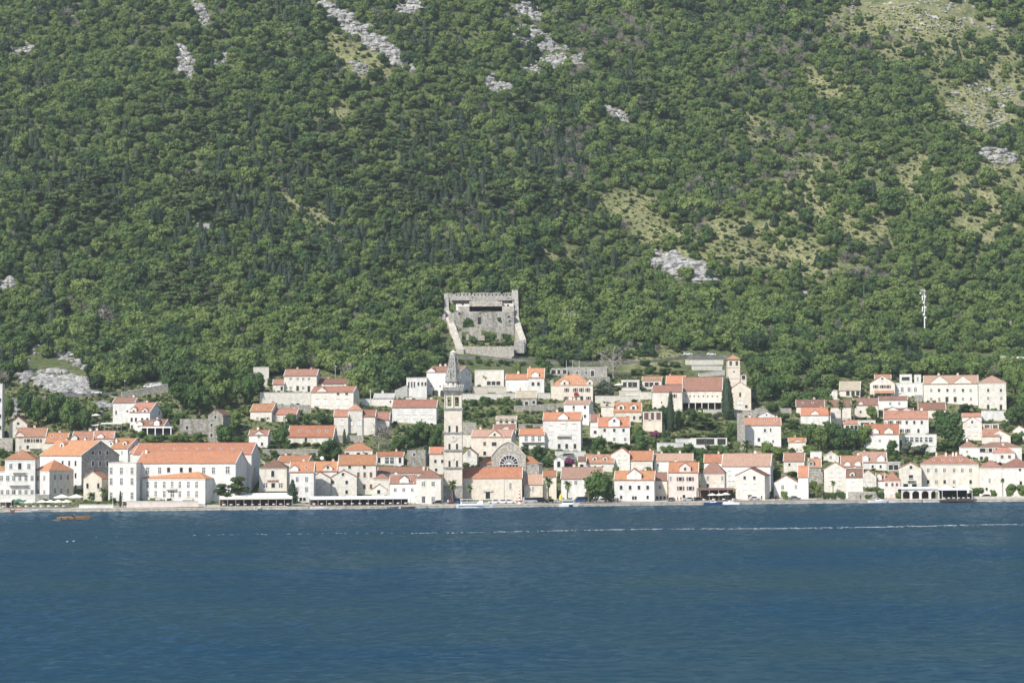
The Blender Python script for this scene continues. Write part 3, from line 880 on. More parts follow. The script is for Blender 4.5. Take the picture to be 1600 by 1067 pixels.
# ------------------------------------------------------------------ the town, from the left edge of the shore to the right
H('A', 'g', 68, 205, 305, 250, 405, 'c', 't', 'small cream gabled chapel house with round window below the trees', [(298, [137], 'r', 1.2, 1.2), (338, [137], 'a', 1.6, 1.0), (366, [137], 'a', 1.2, 1.6)], side=230, D=9, name='chapel', cat='chapel')
h = H('A', 'e', 117, 345, 398, 335, 510, 'c', 't', 'cream house with paired shuttered windows under the gabled chapel house', [(428, [215, 285], 's', 1.3, 1.3), (478, [210], 'd'), (398, [150], 'd', .8, 1.2), (480, [153], 'q')], side=372, D=9, wg=[(150, 34, 362)], balc=[(225, 305, 462, 490)])
H('A', 'e', 340, 500, 442, 372, 520, 'c', 'o', 'low orange roof with two skylights behind the big grey gable palace', side=548, D=11, sk=[(393, 402), (470, 402)])
H('A', 'e', 540, 700, 432, 362, 510, 'w', 't', 'terracotta roof with a small white pediment left of a palace chimney', wg=[(563, 22, 385)], sk=[(655, 405)])
H('A', 'e', 705, 860, 410, 358, 500, 'w', 't', 'narrow house roof with white pediment behind the palace ridge', side=880, D=7, wg=[(760, 25, 372)])
pal = H('A', 'e', 300, 615, 540, 432, 890, 'w', 'o', 'large palace with grey stone gable end and long orange roof', [(600, [475, 525, 573], 'd', 1.0, 1.8), (693, [573], 'd', 1.0, 1.8), (783, [573], 'd', 1.0, 1.8)], side=905, D=17, swins=[(520, [703, 757, 812], 'd'), (602, [703, 757, 812, 865], 'd', 1.8), (700, [660], 'd')], dm=[(468, 478, 2.2)], back=16, smat='g', name='palace', cat='palace')
H('A', 'e', 835, 968, 487, 415, 590, 'w', 'o', 'white house with wide chimney block between palace and long hotel', [(520, [925], 'q', .6, 1.2)], side=1100, D=13, dm=[(842, 462, 1.8), (945, 462, 1.8)], ch=[(885, 445)])
H('A', 'e', 985, 1045, 522, 470, 600, 'w', 'o', 'little orange roof tucked behind the flat white hotel wing', side=1090, D=9)
mp = H('A', 'h', 35, 264, 570, 500, 890, 'w', 'o', 'white baroque waterfront mansion with stacked balconies, at left edge of shore', [(622, [82, 218], 'g', .9, 1.6), (622, [150], 'a', 1.1, 2.2), (712, lin(58, 243, 5), 'g', .9, 1.6), (820, lin(58, 243, 5), 'g', .9, 1.6), (820, [104], 'd', .9, 1.8)], D=14, sk=[(150, 530)], balc=[(98, 186, 645, 672), (72, 207, 738, 768)], name='mansion', cat='mansion')
H('A', 'h', 262, 372, 655, 578, 890, 'w', 'o', 'mansion wing', [(712, [290, 337], 'g', .9, 1.6), (820, [290, 337], 'g', .9, 1.6)], side=553, D=11.5, swins=[(705, [415, 460, 512], 'g', 1.6), (808, [415, 463, 513], 'g', 1.6)], root=mp, smat='s')
H('A', 'h', -90, 36, 655, 612, 890, 'w', 'o', 'left wing', [(712, [-30, 12], 'g', .9, 1.6), (820, [-30, 15], 'g', .9, 1.6)], D=10, root=mp)
H('A', 'g', 632, 770, 712, 662, 890, 'o', 't', 'pale yellow chapel with classical pediment behind two palms', [(770, [663, 745], 'a', .8, 1.8), (850, [705], 't', 1.3, 2.6)], side=822, D=12, name='chapel', cat='chapel', over=.5)
ho = H('B', 'f', -150, 62, 598, 598, 890, 'w', 'o', 'long white waterfront hotel with orange roof and row of skylights', [(657, [-128, -50, 30], 'g', .9, 2.2), (737, [-128, -50, 30], 'g', .9, 2.2), (845, [-128, -50, 30], 'g', .9, 2.2)], D=12, yaw=math.radians(5.5), name='hotel', cat='hotel')
H('B', 'e', 64, 815, 598, 512, 890, 'w', 'o', 'hotel main range', [(654, [80, 148, 240, 573, 647], 'g', 1.0, 2.1), (650, [308, 404, 472], 'd', 1.1, 1.7), (650, [755], 'g', 1.3, 2.3), (735, [80], 'g', 1, 2.1), (845, [80], 'g', 1, 2.1)], side=905, D=18, root=ho, wg=[], ch=[(140, 528)])
H('B', 'e', 40, 935, 530, 450, 800, 'w', 'o', 'hotel rear range', [], side=1003, D=20, sk=[(272, 490), (358, 490), (445, 490), (528, 490), (620, 490), (706, 490), (797, 490), (878, 490)], root=ho, ch=[], swins=[(645, [960], 'd')])
H('B', 'h', 105, 585, 716, 662, 905, 'w', 'o', 'three-storey white hotel block with balconies on the waterfront', [(762, [150, 210, 275, 335, 393, 458, 520], 'g', .9, 2.1), (833, [150, 210, 275, 393, 458, 520], 'g', .9, 2.1), (833, [336], 'g', 1.3, 2.1)], side=690, D=11, balc=[(298, 371, 770, 800), (175, 250, 842, 877), (420, 497, 842, 877)], name='hotel', cat='hotel')
H('A', 'e', 855, 1020, 140, 105, 300, 'w', 'b', 'tall blank white house with dark roof, below the upper road', [(215, [880], 'd', .6, 1.5), (205, [965], 'd', .7, .7)], side=1060, D=8)
H('B', 'e', 14, 165, 212, 145, 360, 'w', 't', 'white house with two pediments beside the blank white house', [(270, [28, 60], 'd', .9, 1.6), (268, [107, 147], 'a', 1.0, 1.2), (330, [30], 'b', 1, 2)], side=258, D=13, wg=[(43, 22, 172, 206), (128, 22, 180, 206)], swins=[(218, [236], 'd')])
hb = H('B', 'e', 75, 270, 318, 270, 400, 'w', 'l', 'white bungalow with columned porch below the two-pediment house', side=330, D=8, wg=[(88, 22, 278), (218, 20, 268)], sk=[(176, 298)])
# its porch
def porch(h, crop, u0, u1, vt, vb, n, depth=2.2, mat='white_paint', roof=True):
    a = h.on_front(u0, vt); b = h.on_front(u1, vt); c = h.on_front(u0, vb)
    mb = MB()
    if roof: mb.slab([(a.x, -depth, a.z), (b.x, -depth, a.z), (b.x, -0.03, a.z + .3), (a.x, -0.03, a.z + .3)], .25)
    for i in range(n):
        x = a.x + .2 + (b.x - a.x - .4) * i / (n - 1)
        mb.box(x - .16, x + .16, -depth + .05, -depth + .37, c.z - 2, a.z - .22)
    mb.box(a.x, b.x, -depth, -.03, c.z - 2, c.z)
    h.put('porch', mb.mesh('porch', [mat]))
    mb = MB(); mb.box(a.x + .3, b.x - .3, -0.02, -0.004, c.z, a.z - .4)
    h.put('porch_opening', mb.mesh('porch_opening', ['gap_and_shade']))
porch(hb, 'B', 100, 345, 328, 392, 5)
H('B', 'f', 392, 606, 262, 262, 380, 'r', 'o', 'long roofless ruin wall with one dark opening among trees', [(330, [448], 'd', 1.1, 1.4)], D=5, name='ruin', cat='ruin')
H('B', 'g', 606, 720, 235, 190, 448, 'r', 'b', 'tall narrow gabled ruin with ivy on its right side', [(250, [662], 'd', .9, 1.4), (310, [633], 'd', 1, 1.3), (388, [633], 'd', 1, 1.5)], side=775, D=8, name='ruin', cat='ruin')
H('C', 'e', 272, 490, 115, 75, 225, 's', 'l', 'long pale stone farmhouse standing alone, highest of the left quarter', [(135, [316, 363, 400, 438], 'g', .9, 1.0), (196, [316, 400], 'g', .9, 1.1), (200, [363], 't', 1.2, 2.2), (203, [438], 't', 1.2, 2.6)], side=515, D=8)
H('C', 'e', 197, 272, 172, 142, 222, 's', 'l', 'small side annex left of the long stone farmhouse', [(200, [257], 't', 1, 1.8)], D=6, name='annex')
H('C', 'e', 490, 705, 168, 138, 225, 's', 'l', 'low house with old grey-pink roof right of the farmhouse', [(182, [680], 'd', .7, .8)], D=8)
H('C', 'e', 452, 735, 224, 190, 350, 's', 't', 'wide pale stone house with orange roof and front gable, below the farmhouse', [(236, [633, 690], 'd', 1.2, .9), (290, [495, 548, 633, 690], 'c', 1.7, 2.4)], side=775, D=9, wg=[(523, 32, 190)])
H('C', 'e', 47, 190, 352, 305, 418, 'c', 'o', 'cream cottage with two skylights above the white hotel gable', [(400, [95, 143], 'g', .8, 1.1)], side=235, D=9, sk=[(95, 335), (145, 335)])
H('C', 'e', 196, 355, 372, 338, 428, 'c', 't', 'low cream cottage adjoining the skylight cottage on its right', [(400, [220, 275], 'g', 1, 1.5)], side=380, D=8)
H('C', 'e', 38, 165, 510, 480, 592, 'w', 't', 'small white house with arched gable between trees right of hotel', [(570, [125], 'd', .8, 1.2)], side=182, D=8, wg=[(103, 34, 480, 515)])
H('C', 'e', 298, 600, 522, 450, 572, 'c', 'o', 'long barn-like house with four skylights in bright orange roof', [(540, [418], 'a', 1, 1.6)], side=628, D=11, sk=[(378, 487), (432, 487), (506, 487), (558, 487)], ch=[])
h = H('C', 'p', 698, 795, 345, 303, 512, 's', 't', 'pale stone house with square pyramid-roofed middle tower', [(428, [718, 777], 'c', 1.4, 2)], D=8)
H('C', 'e', 605, 700, 386, 345, 512, 's', 't', 'left wing', [(428, [658], 'c', 1.4, 2)], D=8, root=h, ch=[])
H('C', 'e', 794, 880, 386, 345, 512, 's', 't', 'right wing', [], D=8, root=h, ch=[])
H('C', 'e', 880, 975, 408, 360, 470, 's', 'l', 'old-roofed stone house right of the pyramid-roofed tower house', D=8)
H('C', 'h', 665, 862, 612, 567, 690, 's', 'o', 'stone house with hipped orange roof above the red-roofed house', [(636, [695, 768, 820], 'd', 1.3, 1.0)], D=9)
H('C', 'e', 635, 885, 708, 645, 905, 's', 'o', 'tall stone house with bright red-orange roof and brown shutters', [(722, [710, 808], 'd', 1.0, 1.2), (775, [768, 810, 852], 'b', .95, 1.9), (853, [808, 852], 'b', .95, 1.7)], side=892, D=10)
H('C', 'h', 107, 290, 730, 672, 915, 'c', 'b', 'cream waterfront villa with dark hipped roof and brown sign', [(768, [197], 'a', 1.1, 2.2), (845, [148, 250], 'g', 1.3, 1.6), (845, [200], 'd', 1.3, 1.7)], side=312, D=11, balc=[(100, 295, 862, 885)], name='villa', cat='villa')
VILLA = ALLH[-1]
H('C', 'e', 225, 430, 690, 650, 745, 'c', 'o', 'orange roof showing behind the dark-roofed villa', side=480, D=10)
H('C', 'e', 310, 470, 755, 690, 960, 'w', 'o', 'white house behind the conifer, right of the dark-roofed villa', [(738, [337], 'q', .9, 1.3), (805, [360, 422], 'g', .9, 1.5), (872, [360, 422], 'g', .9, 1.5), (938, [385, 408], 'd', .9, 1.2)], D=10, wg=[(340, 28, 710)], sk=[(420, 732)])
H('C', 'e', 470, 625, 750, 690, 900, 'w', 'o', 'orange roof with small curved pediment above two stone gables', D=10, wg=[(565, 30, 706, 725)], sk=[])
H('C', 'g', 445, 583, 800, 757, 922, 's', 'l', 'stone gable house with two closed white shutters, on the awning terrace', [(850, [485, 540], 'c', 1.2, 1.8)], D=9, ua=510)
H('C', 'g', 587, 757, 790, 745, 922, 's', 'l', 'stone gable house with dark square windows, on the awning terrace', [(772, [665], 'd', .9, 1), (825, [598, 690], 'd', .9, 1.2), (890, [690], 'd', .9, 1.3)], D=10, ua=668, side=765)
H('D', 'g', 5, 105, 872, 838, 925, 'w', 'l', 'tiny white gabled house with one dark window on the quay', [(888, [50], 'd', 1.1, 1.3)], D=6)
H('D', 'e', 35, 215, 650, 625, 712, 'w', 'o', 'white house with wide blue glass front, above the waterfront roofs', [(680, [122], 'g', 3.4, 2.4), (678, [53, 192], 'd', 1.0, 2.2)], D=8)
H('D', 'f', 240, 362, 610, 610, 722, 'r', 'o', 'square grey ruin tower block left of the bell tower', [(640, [287], 'd', 1, 1), (690, [290], 'd', .6, .6)], D=8, name='ruin', cat='ruin', side=385)
H('D', 'e', 40, 370, 762, 725, 860, 's', 'l', 'long old roof behind the white waterfront houses left of the tower', D=9, ch=[(350, 745)])
H('D', 'h', 300, 465, 798, 740, 975, 's', 'l', 'white stone waterfront house with hipped roof, just left of bell tower', [(835, [348, 413], 'g', 1.1, 1.5), (937, [413], 'g', 1.1, 1.6), (940, [348], 't', 1.1, 2.3)], D=11)
H('D', 'e', 122, 302, 832, 782, 960, 'w', 'l', 'white waterfront house with front gable and three small windows', [(875, [160, 217, 273], 'g', .9, 1.1), (812, [252], 'd', .8, 1.0)], D=9, wg=[(220, 30, 780)])
H('D', 'h', 15, 120, 802, 770, 925, 'c', 'l', 'narrow cream house with hipped roof behind the tiny gabled house', D=8)
H('D', 'e', 388, 484, 634, 593, 770, 'c', 'o', 'cream house half hidden behind the bell tower', [(630, [474], 'd', .8, 1), (685, [428, 474], 'd', .9, 1.2), (742, [433], 'd', .9, 1.1)], D=9)
H('D', 'g', 605, 706, 640, 600, 722, 's', 'l', 'stone gable house in the shade right of the bell tower', [(632, [652], 'q', 1.2, 2.2)], D=9)
ch_ = H('D', 'e', 592, 1006, 797, 727, 945, 'k', 'o', 'long church nave with bright orange roof beside the bell tower', [(850, [610, 928], 'q', .9, 2.2)], D=12, yaw=math.radians(1.5), name='church', cat='church', ch=[], over=.25)
H('D', 'e', 668, 935, 522, 478, 672, 'k', 'f', 'cream house with central gable above the rotunda', [(568, [757], 'b', 1.1, 1.5), (570, [820], 'd', 1.9, 1.5), (632, [757], 'd', 1.1, 1.5)], side=965, D=9, wg=[(823, 42, 478, 508)])
H('D', 'e', 815, 965, 475, 443, 520, 's', 'l', 'old tiled roof peeping over the central-gable house', wg=[(890, 24, 452)])
H('D', 'e', 370, 590, 92, 55, 262, 'w', 'l', 'big white house with arched garages behind the spire', [(185, [400, 460], 'd', .6, .7), (235, [368, 428, 480], 'a', 2.6, 3.0)], side=672, D=17, wg=[(400, 26, 62)], swins=[(105, [635, 652], 'q'), (162, [635, 652], 'q')])
H('D', 'f', 235, 370, 130, 130, 262, 'w', 'o', 'flat white annex with colonnade left of the arched garages', [(170, [315, 340, 362], 'd', .8, 1.5), (175, [250, 270, 288], 'd', .6, 2.4)], D=7, name='annex')
H('D', 'e', 18, 150, 264, 236, 320, 's', 'y', 'small house with pale grey roof beside the concrete pole', [(288, [128], 'd', .6, .9)], D=7)
H('D', 'e', 140, 435, 325, 277, 435, 'w', 't', 'long white house with closed shutters above the tree grove', [(388, [185, 240, 293, 345, 395], 'c', 1.5, 1.4)], D=10, side=450)
H('D', 'f', 690, 885, 80, 80, 195, 'c', 'o', 'flat cream terrace building right of the spire with dark veranda', [(165, [785, 815, 848], 'd', 1.8, 1.7)], D=10, name='terrace_building', cat='building')
H('E', 'e', 42, 190, 138, 107, 228, 'w', 'o', 'white windowless house with orange roof at the top terrace', D=9, side=0)
H('E', 'e', 190, 300, 128, 68, 238, 'w', 'o', 'white house with orange roof, arched windows and front gable', [(170, [225, 262], 'a', 1.2, 1.6), (110, [240], 'd', .7, .8)], D=11, wg=[(240, 24, 84)])
H('E', 'h', 345, 625, 178, 115, 290, 'k', 'o', 'cream guest house with red awning and brown open shutters', [(210, [450, 508, 548, 590], 's', .85, 1.6), (265, [445, 503, 595], 's', .85, 1.4), (160, [352], 'q', .9, 1.6), (268, [550], 't', 1.3, 2.2)], D=13, wg=[(435, 30, 134, 166, 'd'), (603, 22, 136, 166, 'd')], sk=[(485, 150), (530, 160), (565, 160)])
GUEST = ALLH[-1]
H('E', 'e', 432, 600, 305, 283, 440, 'w', 'f', 'plain white house with four tiny windows below the guest house', [(325, [497, 572], 'd', .9, 1.2), (385, [572], 'd', .9, 1.2)], D=9, side=628)
H('E', 'e', 112, 250, 262, 220, 318, 'g', 'n', 'low stone house with tan roof below the terrace wall', [(302, [182], 't', 1.4, 2), (292, [230], 'd', 1.2, 1.4)], D=8)
H('E', 'e', 293, 545, 410, 362, 612, 'w', 'o', 'tall white apartment house with central gable and bright orange roof', [(465, [345], 'c', 1.4, 2.2), (455, [425, 500], 'c', 1.6, 2.2), (525, [345, 500], 'c', 1.3, 1.6), (585, [400, 450, 505], 'd', 1.1, 1.9)], D=10, wg=[(425, 34, 362)], side=556, balc=[(385, 475, 492, 520)])
H('E', 'e', 762, 950, 355, 297, 420, 'c', 'o', 'cream house with two big arched dormers in its orange roof', [(395, [855, 900, 940], 'd', .9, 1.4)], D=11, dm=[(812, 342, 2.8), (895, 342, 2.8)])
H('E', 'e', 660, 872, 455, 395, 562, 'w', 'o', 'white house with high central gable and six small windows', [(478, [703, 767, 829], 'd', .95, 1.2), (538, [703, 767, 840], 'g', .95, 1.2)], D=11, wg=[(767, 38, 383, 415)])
H('E', 'e', 608, 665, 420, 372, 520, 's', 'l', 'narrow old-roofed house wedged left of the high-gable house', D=7)
H('E', 'e', 133, 302, 510, 470, 606, 'w', 'o', 'white house with three grey balcony windows beside the round tree', [(536, [180, 225, 268], 'g', 1.1, 2.2), (590, [180], 'd', 2.0, 1.9)], D=9, balc=[(150, 308, 548, 560)])
H('E', 'g', 365, 432, 678, 655, 752, 'w', 'y', 'little white wayside chapel with arched niche', [(705, [397], 'a', 1.2, 2.2)], D=4, name='chapel', cat='chapel')
H('E', 'e', 562, 765, 697, 643, 748, 's', 't', 'low house with red roof and two white dormers', [(722, [640, 690], 'd', .7, .8)], D=11, dm=[(637, 680, 1.9), (706, 680, 1.9)])
H('E', 'g', 745, 872, 640, 597, 752, 's', 'o', 'pale gabled house with closed shutters right of the red-roofed house', [(660, [800, 840], 'c', 1.0, 1.6), (712, [800], 'c', 1, 1.6)], D=12, ua=818)
H('F', 'e', 12, 157, 708, 652, 785, 's', 'o', 'pale stone house with plain orange roof left of two garden trees', D=10)
H('E', 'e', 413, 690, 800, 728, 945, 'w', 'f', 'long waterfront house with worn pinkish roof behind palm and big tree', [(826, [510], 'g', .9, 1.3), (880, [460], 'g', .9, 1.3)], D=12)
H('E', 'e', 165, 290, 837, 775, 942, 'k', 'f', 'small church annex with worn roof right of the nave', [(870, [225], 'q', .6, 1.8)], D=8, name='church_annex', cat='church')
H('E', 'e', 292, 382, 787, 750, 940, 'o', 'o', 'tall ochre house with bare wall behind the palm, right of church', D=9, ch=[])
H('E', 'e', 768, 1035, 808, 752, 965, 'w', 'o', 'white waterfront house with central gable right of the big round tree', [(796, [882, 922], 'd', .8, 1.2), (860, [813, 873, 932, 990], 'd', .95, 1.4), (925, [813, 990], 'd', .8, 1.2), (929, [893, 910], 'd', .8, 1.2)], D=11, wg=[(900, 48, 735)])
H('F', 'e', 170, 248, 830, 785, 952, 'o', 'b', 'narrow yellowish waterfront house with brown roof', [(872, [202], 'g', .9, 1.3), (937, [185, 207, 230], 'd', .8, 1.1)], D=9)
H('F', 'e', 255, 440, 780, 722, 955, 'p', 'o', 'pinkish waterfront house with central gable and brown open shutters', [(822, [328, 388], 's', 1.1, 1.4), (880, [330, 390], 's', 1.1, 1.4), (820, [268], 'q', .8, 1.6), (930, [350], 'd', 1, 1.2)], D=10, wg=[(357, 34, 722, 760)])
H('F', 'h', 455, 602, 787, 707, 952, 'o', 'b', 'cream waterfront house with dark hipped roof and restaurant awning', [(817, [497, 587], 'q', .9, 1.5), (862, [497], 'd', .95, 1.3), (862, [540, 587], 'c', 1.2, 1.6)], D=11)
REST = ALLH[-1]
H('F', 'e', 585, 885, 742, 668, 905, 'w', 'f', 'long white house with solar panels and two box dormers', [(785, [630], 'c', 1.1, 1.6), (850, [630, 655], 'c', 1.0, 1.8)], D=14, side=905)
LONGF = ALLH[-1]
H('F', 'e', 475, 585, 720, 672, 800, 'w', 'o', 'orange roof with solar panel left of the long white house', D=9)
H('F', 'g', 670, 850, 802, 757, 962, 's', 'l', 'stone gable waterfront house with red door and parked car', [(815, [725, 785], 'd', .9, 1.2), (870, [727, 787], 'c', 1.3, 1.8), (930, [757], 'b', 1.5, 1.3)], D=12, side=882)
H('F', 'e', 168, 405, 710, 668, 790, 'w', 'f', 'white house with panel on pale roof, left of the green terraces', [(735, [190], 'd', .5, 1.3)], D=9)
mo = H('F', 'e', 340, 587, 278, 197, 400, 'c', 'l', 'long monastery church with old red roof and arcade', [(312, [362, 387, 413, 440, 470, 497, 525, 555], 'r', .7, .7)], D=15, name='monastery', cat='church', ch=[])
H('F', 'e', 155, 340, 285, 248, 400, 'c', 'l', 'monastery wing', [(310, [292], 's', .8, 1.5), (350, [212], 'd', .5, .8)], D=12, root=mo, ch=[])
porch(mo, 'F', 340, 585, 350, 400, 7, 3.0, 'cream_plaster')
H('F', 'e', 240, 355, 235, 187, 290, 'c', 'o', 'bright orange roof rising behind the monastery wing', D=9)
H('F', 'g', 637, 765, 268, 225, 398, 'k', 'l', 'gabled monastery church front with niche, below its bell tower', [(302, [697], 'a', .8, 1.9), (350, [697], 'c', 2.2, 1.6), (382, [697], 'c', 1.6, 2.2), (375, [735], 'a', 1.2, 1.2)], D=14, name='church', cat='church', ua=697)
H('F', 'e', 92, 212, 214, 193, 270, 'c', 't', 'open garden pavilion with low orange roof above the terraces', [(240, [120, 150, 182], 'd', 1.8, 2)], D=8, name='pavilion', cat='pavilion', ch=[])
H('F', 'f', 97, 215, 410, 410, 530, 'o', 'o', 'dark wooden shed on a cream plinth between cypress and trees', [(435, [122, 156, 190], 'b', 2.4, 3.0)], D=7, name='shed', cat='shed')
MODERN = H('F', 'f', 390, 615, 572, 572, 640, 'w', 'o', 'low white modern building with wide dark openings on garden terrace', [(592, [452, 512, 582], 'd', 3.4, 2.4)], D=7, name='modern_building', cat='building')
H('F', 'e', 722, 950, 490, 447, 622, 'w', 't', 'white house with orange roof right of the cypress garden', [(523, [850], 'd', .8, 1.2), (580, [813], 'd', 1.0, 1.4), (520, [885], 'd', .5, 1.4), (590, [900], 'd', .6, 1)], D=10, sk=[(853, 465), (915, 463)])
H('G', 'g', 20, 132, 382, 355, 440, 'w', 'y', 'tiny white arched house in the stony garden below the church', [(375, [76], 'd', .6, .6)], D=6)
H('G', 'g', 125, 288, 828, 780, 932, 'w', 't', 'white gable waterfront house with clipped ivy bush', [(857, [183], 'g', .9, 1.4), (855, [272], 'q', .9, 1.4)], D=9, ua=205)
H('G', 'e', 287, 355, 788, 720, 935, 'w', 'o', 'tall slim white house with orange roof adjoining the ivy house', D=9, ch=[])
H('G', 'e', 190, 328, 683, 632, 768, 's', 'l', 'stone house with weathered red roof behind the slim white house', [(706, [228], 'd', .8, 1)], D=9)
H('G', 'e', 355, 440, 722, 670, 820, 'g', 't', 'rough stone house with one dormer window left of white gable', [], D=8, wg=[(372, 18, 676, 700)])
H('G', 'e', 222, 338, 556, 531, 632, 's', 'o', 'small pale house with front gable below the grove', [(607, [280], 'q', .7, 1)], D=8, wg=[(283, 45, 540)])
H('G', 'g', 460, 605, 737, 692, 897, 's', 't', 'pale gable waterfront house with four closed shutters', [(775, [508, 563], 'c', 1.4, 1.6), (830, [508, 563], 'c', 1.4, 1.6)], D=10)
H('G', 'e', 570, 716, 718, 650, 790, 'w', 't', 'terracotta roof with two white arched gables behind the pale gable', D=10, wg=[(614, 20, 683), (683, 20, 680)])
H('G', 'g', 456, 558, 652, 622, 690, 's', 'n', 'small pale gable with one window peeping over the roofs', [(658, [503], 'g', .8, 1)], D=8)
H('G', 'e', 690, 878, 690, 625, 745, 'w', 'f', 'white house with faded roof and two arched gables', [(720, [783, 836], 'd', .8, 1.1)], D=11, wg=[(733, 22, 640), (838, 25, 640)])
H('G', 'e', 606, 720, 790, 737, 932, 's', 'b', 'stone waterfront house with dark brown roof, dormer and blue door windows', [(840, [652], 'c', 1.3, 1.7), (910, [660], 'g', 3.4, 1.6)], D=10, dm=[(647, 785, 1.9)])
H('G', 'g', 698, 808, 785, 742, 868, 's', 'l', 'stone gable house with closed shutters above the green pergola', [(840, [720, 768], 'c', 1.3, 1.7)], D=10)
H('G', 'e', 805, 862, 812, 765, 868, 'w', 'l', 'little white house with curved gable squeezed beside the pergola', [], D=7, wg=[(825, 18, 765)])
H('G', 'h', 860, 965, 815, 755, 935, 'p', 't', 'pinkish restaurant house with brown shutters near the moored boats', [(840, [875, 915, 945], 'b', .9, 1.2)], D=10)
H('G', 'e', 722, 960, 503, 440, 615, 'w', 'o', 'white house with two arched gables in bright orange roof above the trees', [(548, [770, 830, 900], 'g', .8, 1)], D=11, wg=[(797, 27, 462), (890, 29, 460)])
H('G', 'e', 274, 465, 320, 277, 400, 'c', 'b', 'dark brown roof with two skylights behind the palm group', [], D=10, sk=[(318, 300), (383, 300)])
H('G', 'e', 303, 505, 376, 330, 445, 'w', 'o', 'small house with bright orange roof and white arched gable', D=8, wg=[(397, 27, 345)])
H('G', 'e', 465, 640, 322, 280, 432, 'c', 'b', 'cream house behind the tall palms', [(400, [525], 'd', .9, 1.2)], D=9)
H('G', 'e', 590, 686, 436, 415, 485, 'c', 't', 'low shelter with orange roof below the palm group', [(460, [615, 645, 672], 'd', 1.4, 1.8)], D=6, ch=[])
H('G', 'e', 655, 822, 310, 267, 395, 'c', 'b', 'house with old brown roof and white arched dormer right of palms', [(355, [703], 'd', .8, 1)], D=9, wg=[(703, 16, 285)])
H('G', 'e', 824, 1016, 277, 255, 350, 'w', 'b', 'long white house with brown roof edge below the white modern block', [(300, [900, 960], 'q', 1, 1.2)], D=8)
h = H('G', 'g', 766, 932, 165, 115, 258, 'c', 't', 'cream gabled villa with brown open shutters and red porch roof', [(134, [847], 'd', .9, .8), (188, [803, 848, 886], 's', 1.0, 1.4), (240, [820, 855, 890], 'd', 1.8, 1.4)], D=11, ua=847, name='villa', cat='villa')
a = h.on_front(793, 213); b = h.on_front(922, 230)
mb = MB(); mb.slab([(a.x, -2.2, b.z), (b.x, -2.2, b.z), (b.x, -.02, a.z), (a.x, -.02, a.z)], .2); h.put('porch_roof', mb.mesh('porch_roof', ['terracotta_tiles']))
H('G', 'e', 797, 905, 134, 110, 180, 'c', 't', 'short red roof crest behind the brown-shuttered villa', D=5, ch=[])
mo2 = H('I', 'f', 75, 265, 165, 165, 258, 'w', 'o', 'white modern block with rooftop rooms beside the double-gabled house', [(207, [127, 172, 215], 'g', 1.1, 1.8)], D=10, name='modern_house')
H('I', 'f', 110, 192, 108, 108, 166, 'w', 'o', 'rooftop room', [(135, [150], 'd', 3.6, 1.6)], D=6, root=mo2)
H('I', 'f', 208, 252, 110, 110, 166, 'w', 'o', 'rooftop room', [(138, [230], 'q', 1.0, 2.0)], D=6, root=mo2)
H('G', 'e', 562, 700, 212, 155, 262, 'c', 'n', 'tan-roofed veranda house with columns at the forest edge', [(232, [618, 652, 684], 'd', 1.6, 2.2)], D=12, ch=[])
H('G', 'f', 440, 548, 216, 216, 275, 's', 'o', 'square pale stone walled box left of the tan-roofed veranda', D=8, name='stone_building', cat='building')
hg = H('I', 'e', 5, 304, 402, 352, 510, 'w', 't', 'long white hotel with brown shutters above the glass veranda', [(426, [50, 103], 's', .9, 1.4), (426, [157, 207, 257], 'd', .9, 1.4), (482, [120, 163], 's', .9, 1.5), (482, [235], 'd', .9, 1.6)], D=11, name='hotel', cat='hotel')
H('I', 'f', 127, 357, 508, 508, 600, 'w', 'o', 'white glass-fronted veranda below the long white hotel', [(541, [175, 240, 300], 'g', 3.6, 2.0)], D=6, name='veranda', cat='building')
H('I', 'e', 5, 200, 352, 335, 400, 'c', 'b', 'cream house with twin pediments behind the long white hotel', D=8, wg=[(62, 45, 320), (157, 38, 325)], ch=[])
H('I', 'e', 270, 632, 168, 116, 312, 's', 'f', 'big double-gabled stone house high on the right', [(158, [350], 'd', .9, 1.2), (158, [398], 'g', .8, 1), (158, [505, 547], 'd', .9, 1.2), (212, [320, 475, 583], 'g', .9, 1.2), (212, [372, 428, 532], 'd', .95, 1.3), (270, [320, 373, 532, 585], 'g', .9, 1.2), (273, [425, 480], 't', 1.3, 2.3)], D=12, wg=[(375, 60, 116), (530, 60, 116)])
H('I', 'h', 637, 822, 162, 115, 345, 's', 'f', 'square three-storey stone house with pyramid roof at upper right', [(212, [700, 785], 'd', .9, 1.3), (265, [700, 788], 'g', .9, 1.2), (325, [700, 785, 825], 't', 1.1, 2.3)], D=13)
H('I', 'e', 235, 417, 340, 297, 405, 'c', 'l', 'low house with old red roof in front of the double-gabled house', [(375, [330], 'd', .8, .9)], D=9)
H('I', 'e', 528, 656, 388, 367, 440, 'w', 't', 'orange roof strip behind the closed-shutter gable house', D=6, ch=[])
H('I', 'g', 533, 660, 430, 388, 548, 's', 't', 'pale gable house with closed shutters right of the large dark tree', [(423, [593], 'd', .8, 1), (470, [572, 617], 'c', 1.2, 1.8), (530, [572, 617], 'c', 1.2, 1.6)], D=9)
H('I', 'e', 660, 780, 517, 475, 585, 'c', 't', 'pale house with orange roof between two gabled houses', D=8)
H('I', 'g', 700, 850, 517, 478, 585, 's', 'f', 'wide low gable house with blank pale wall at right', [(560, [800], 'c', .8, 1)], D=9, ua=775)
H('I', 'h', 635, 925, 592, 562, 690, 'w', 'b', 'wide dark-roofed house with open loggia at right', [(612, [670, 715, 760], 'd', 3.0, 1.6), (665, [655, 690], 'd', 1.2, 1.4)], D=10)
H('I', 'p', 735, 880, 627, 578, 702, 'w', 't', 'square white house with red pyramid roof in front of the loggia', [(655, [793, 842], 'b', 1.1, 1.3)], D=8)
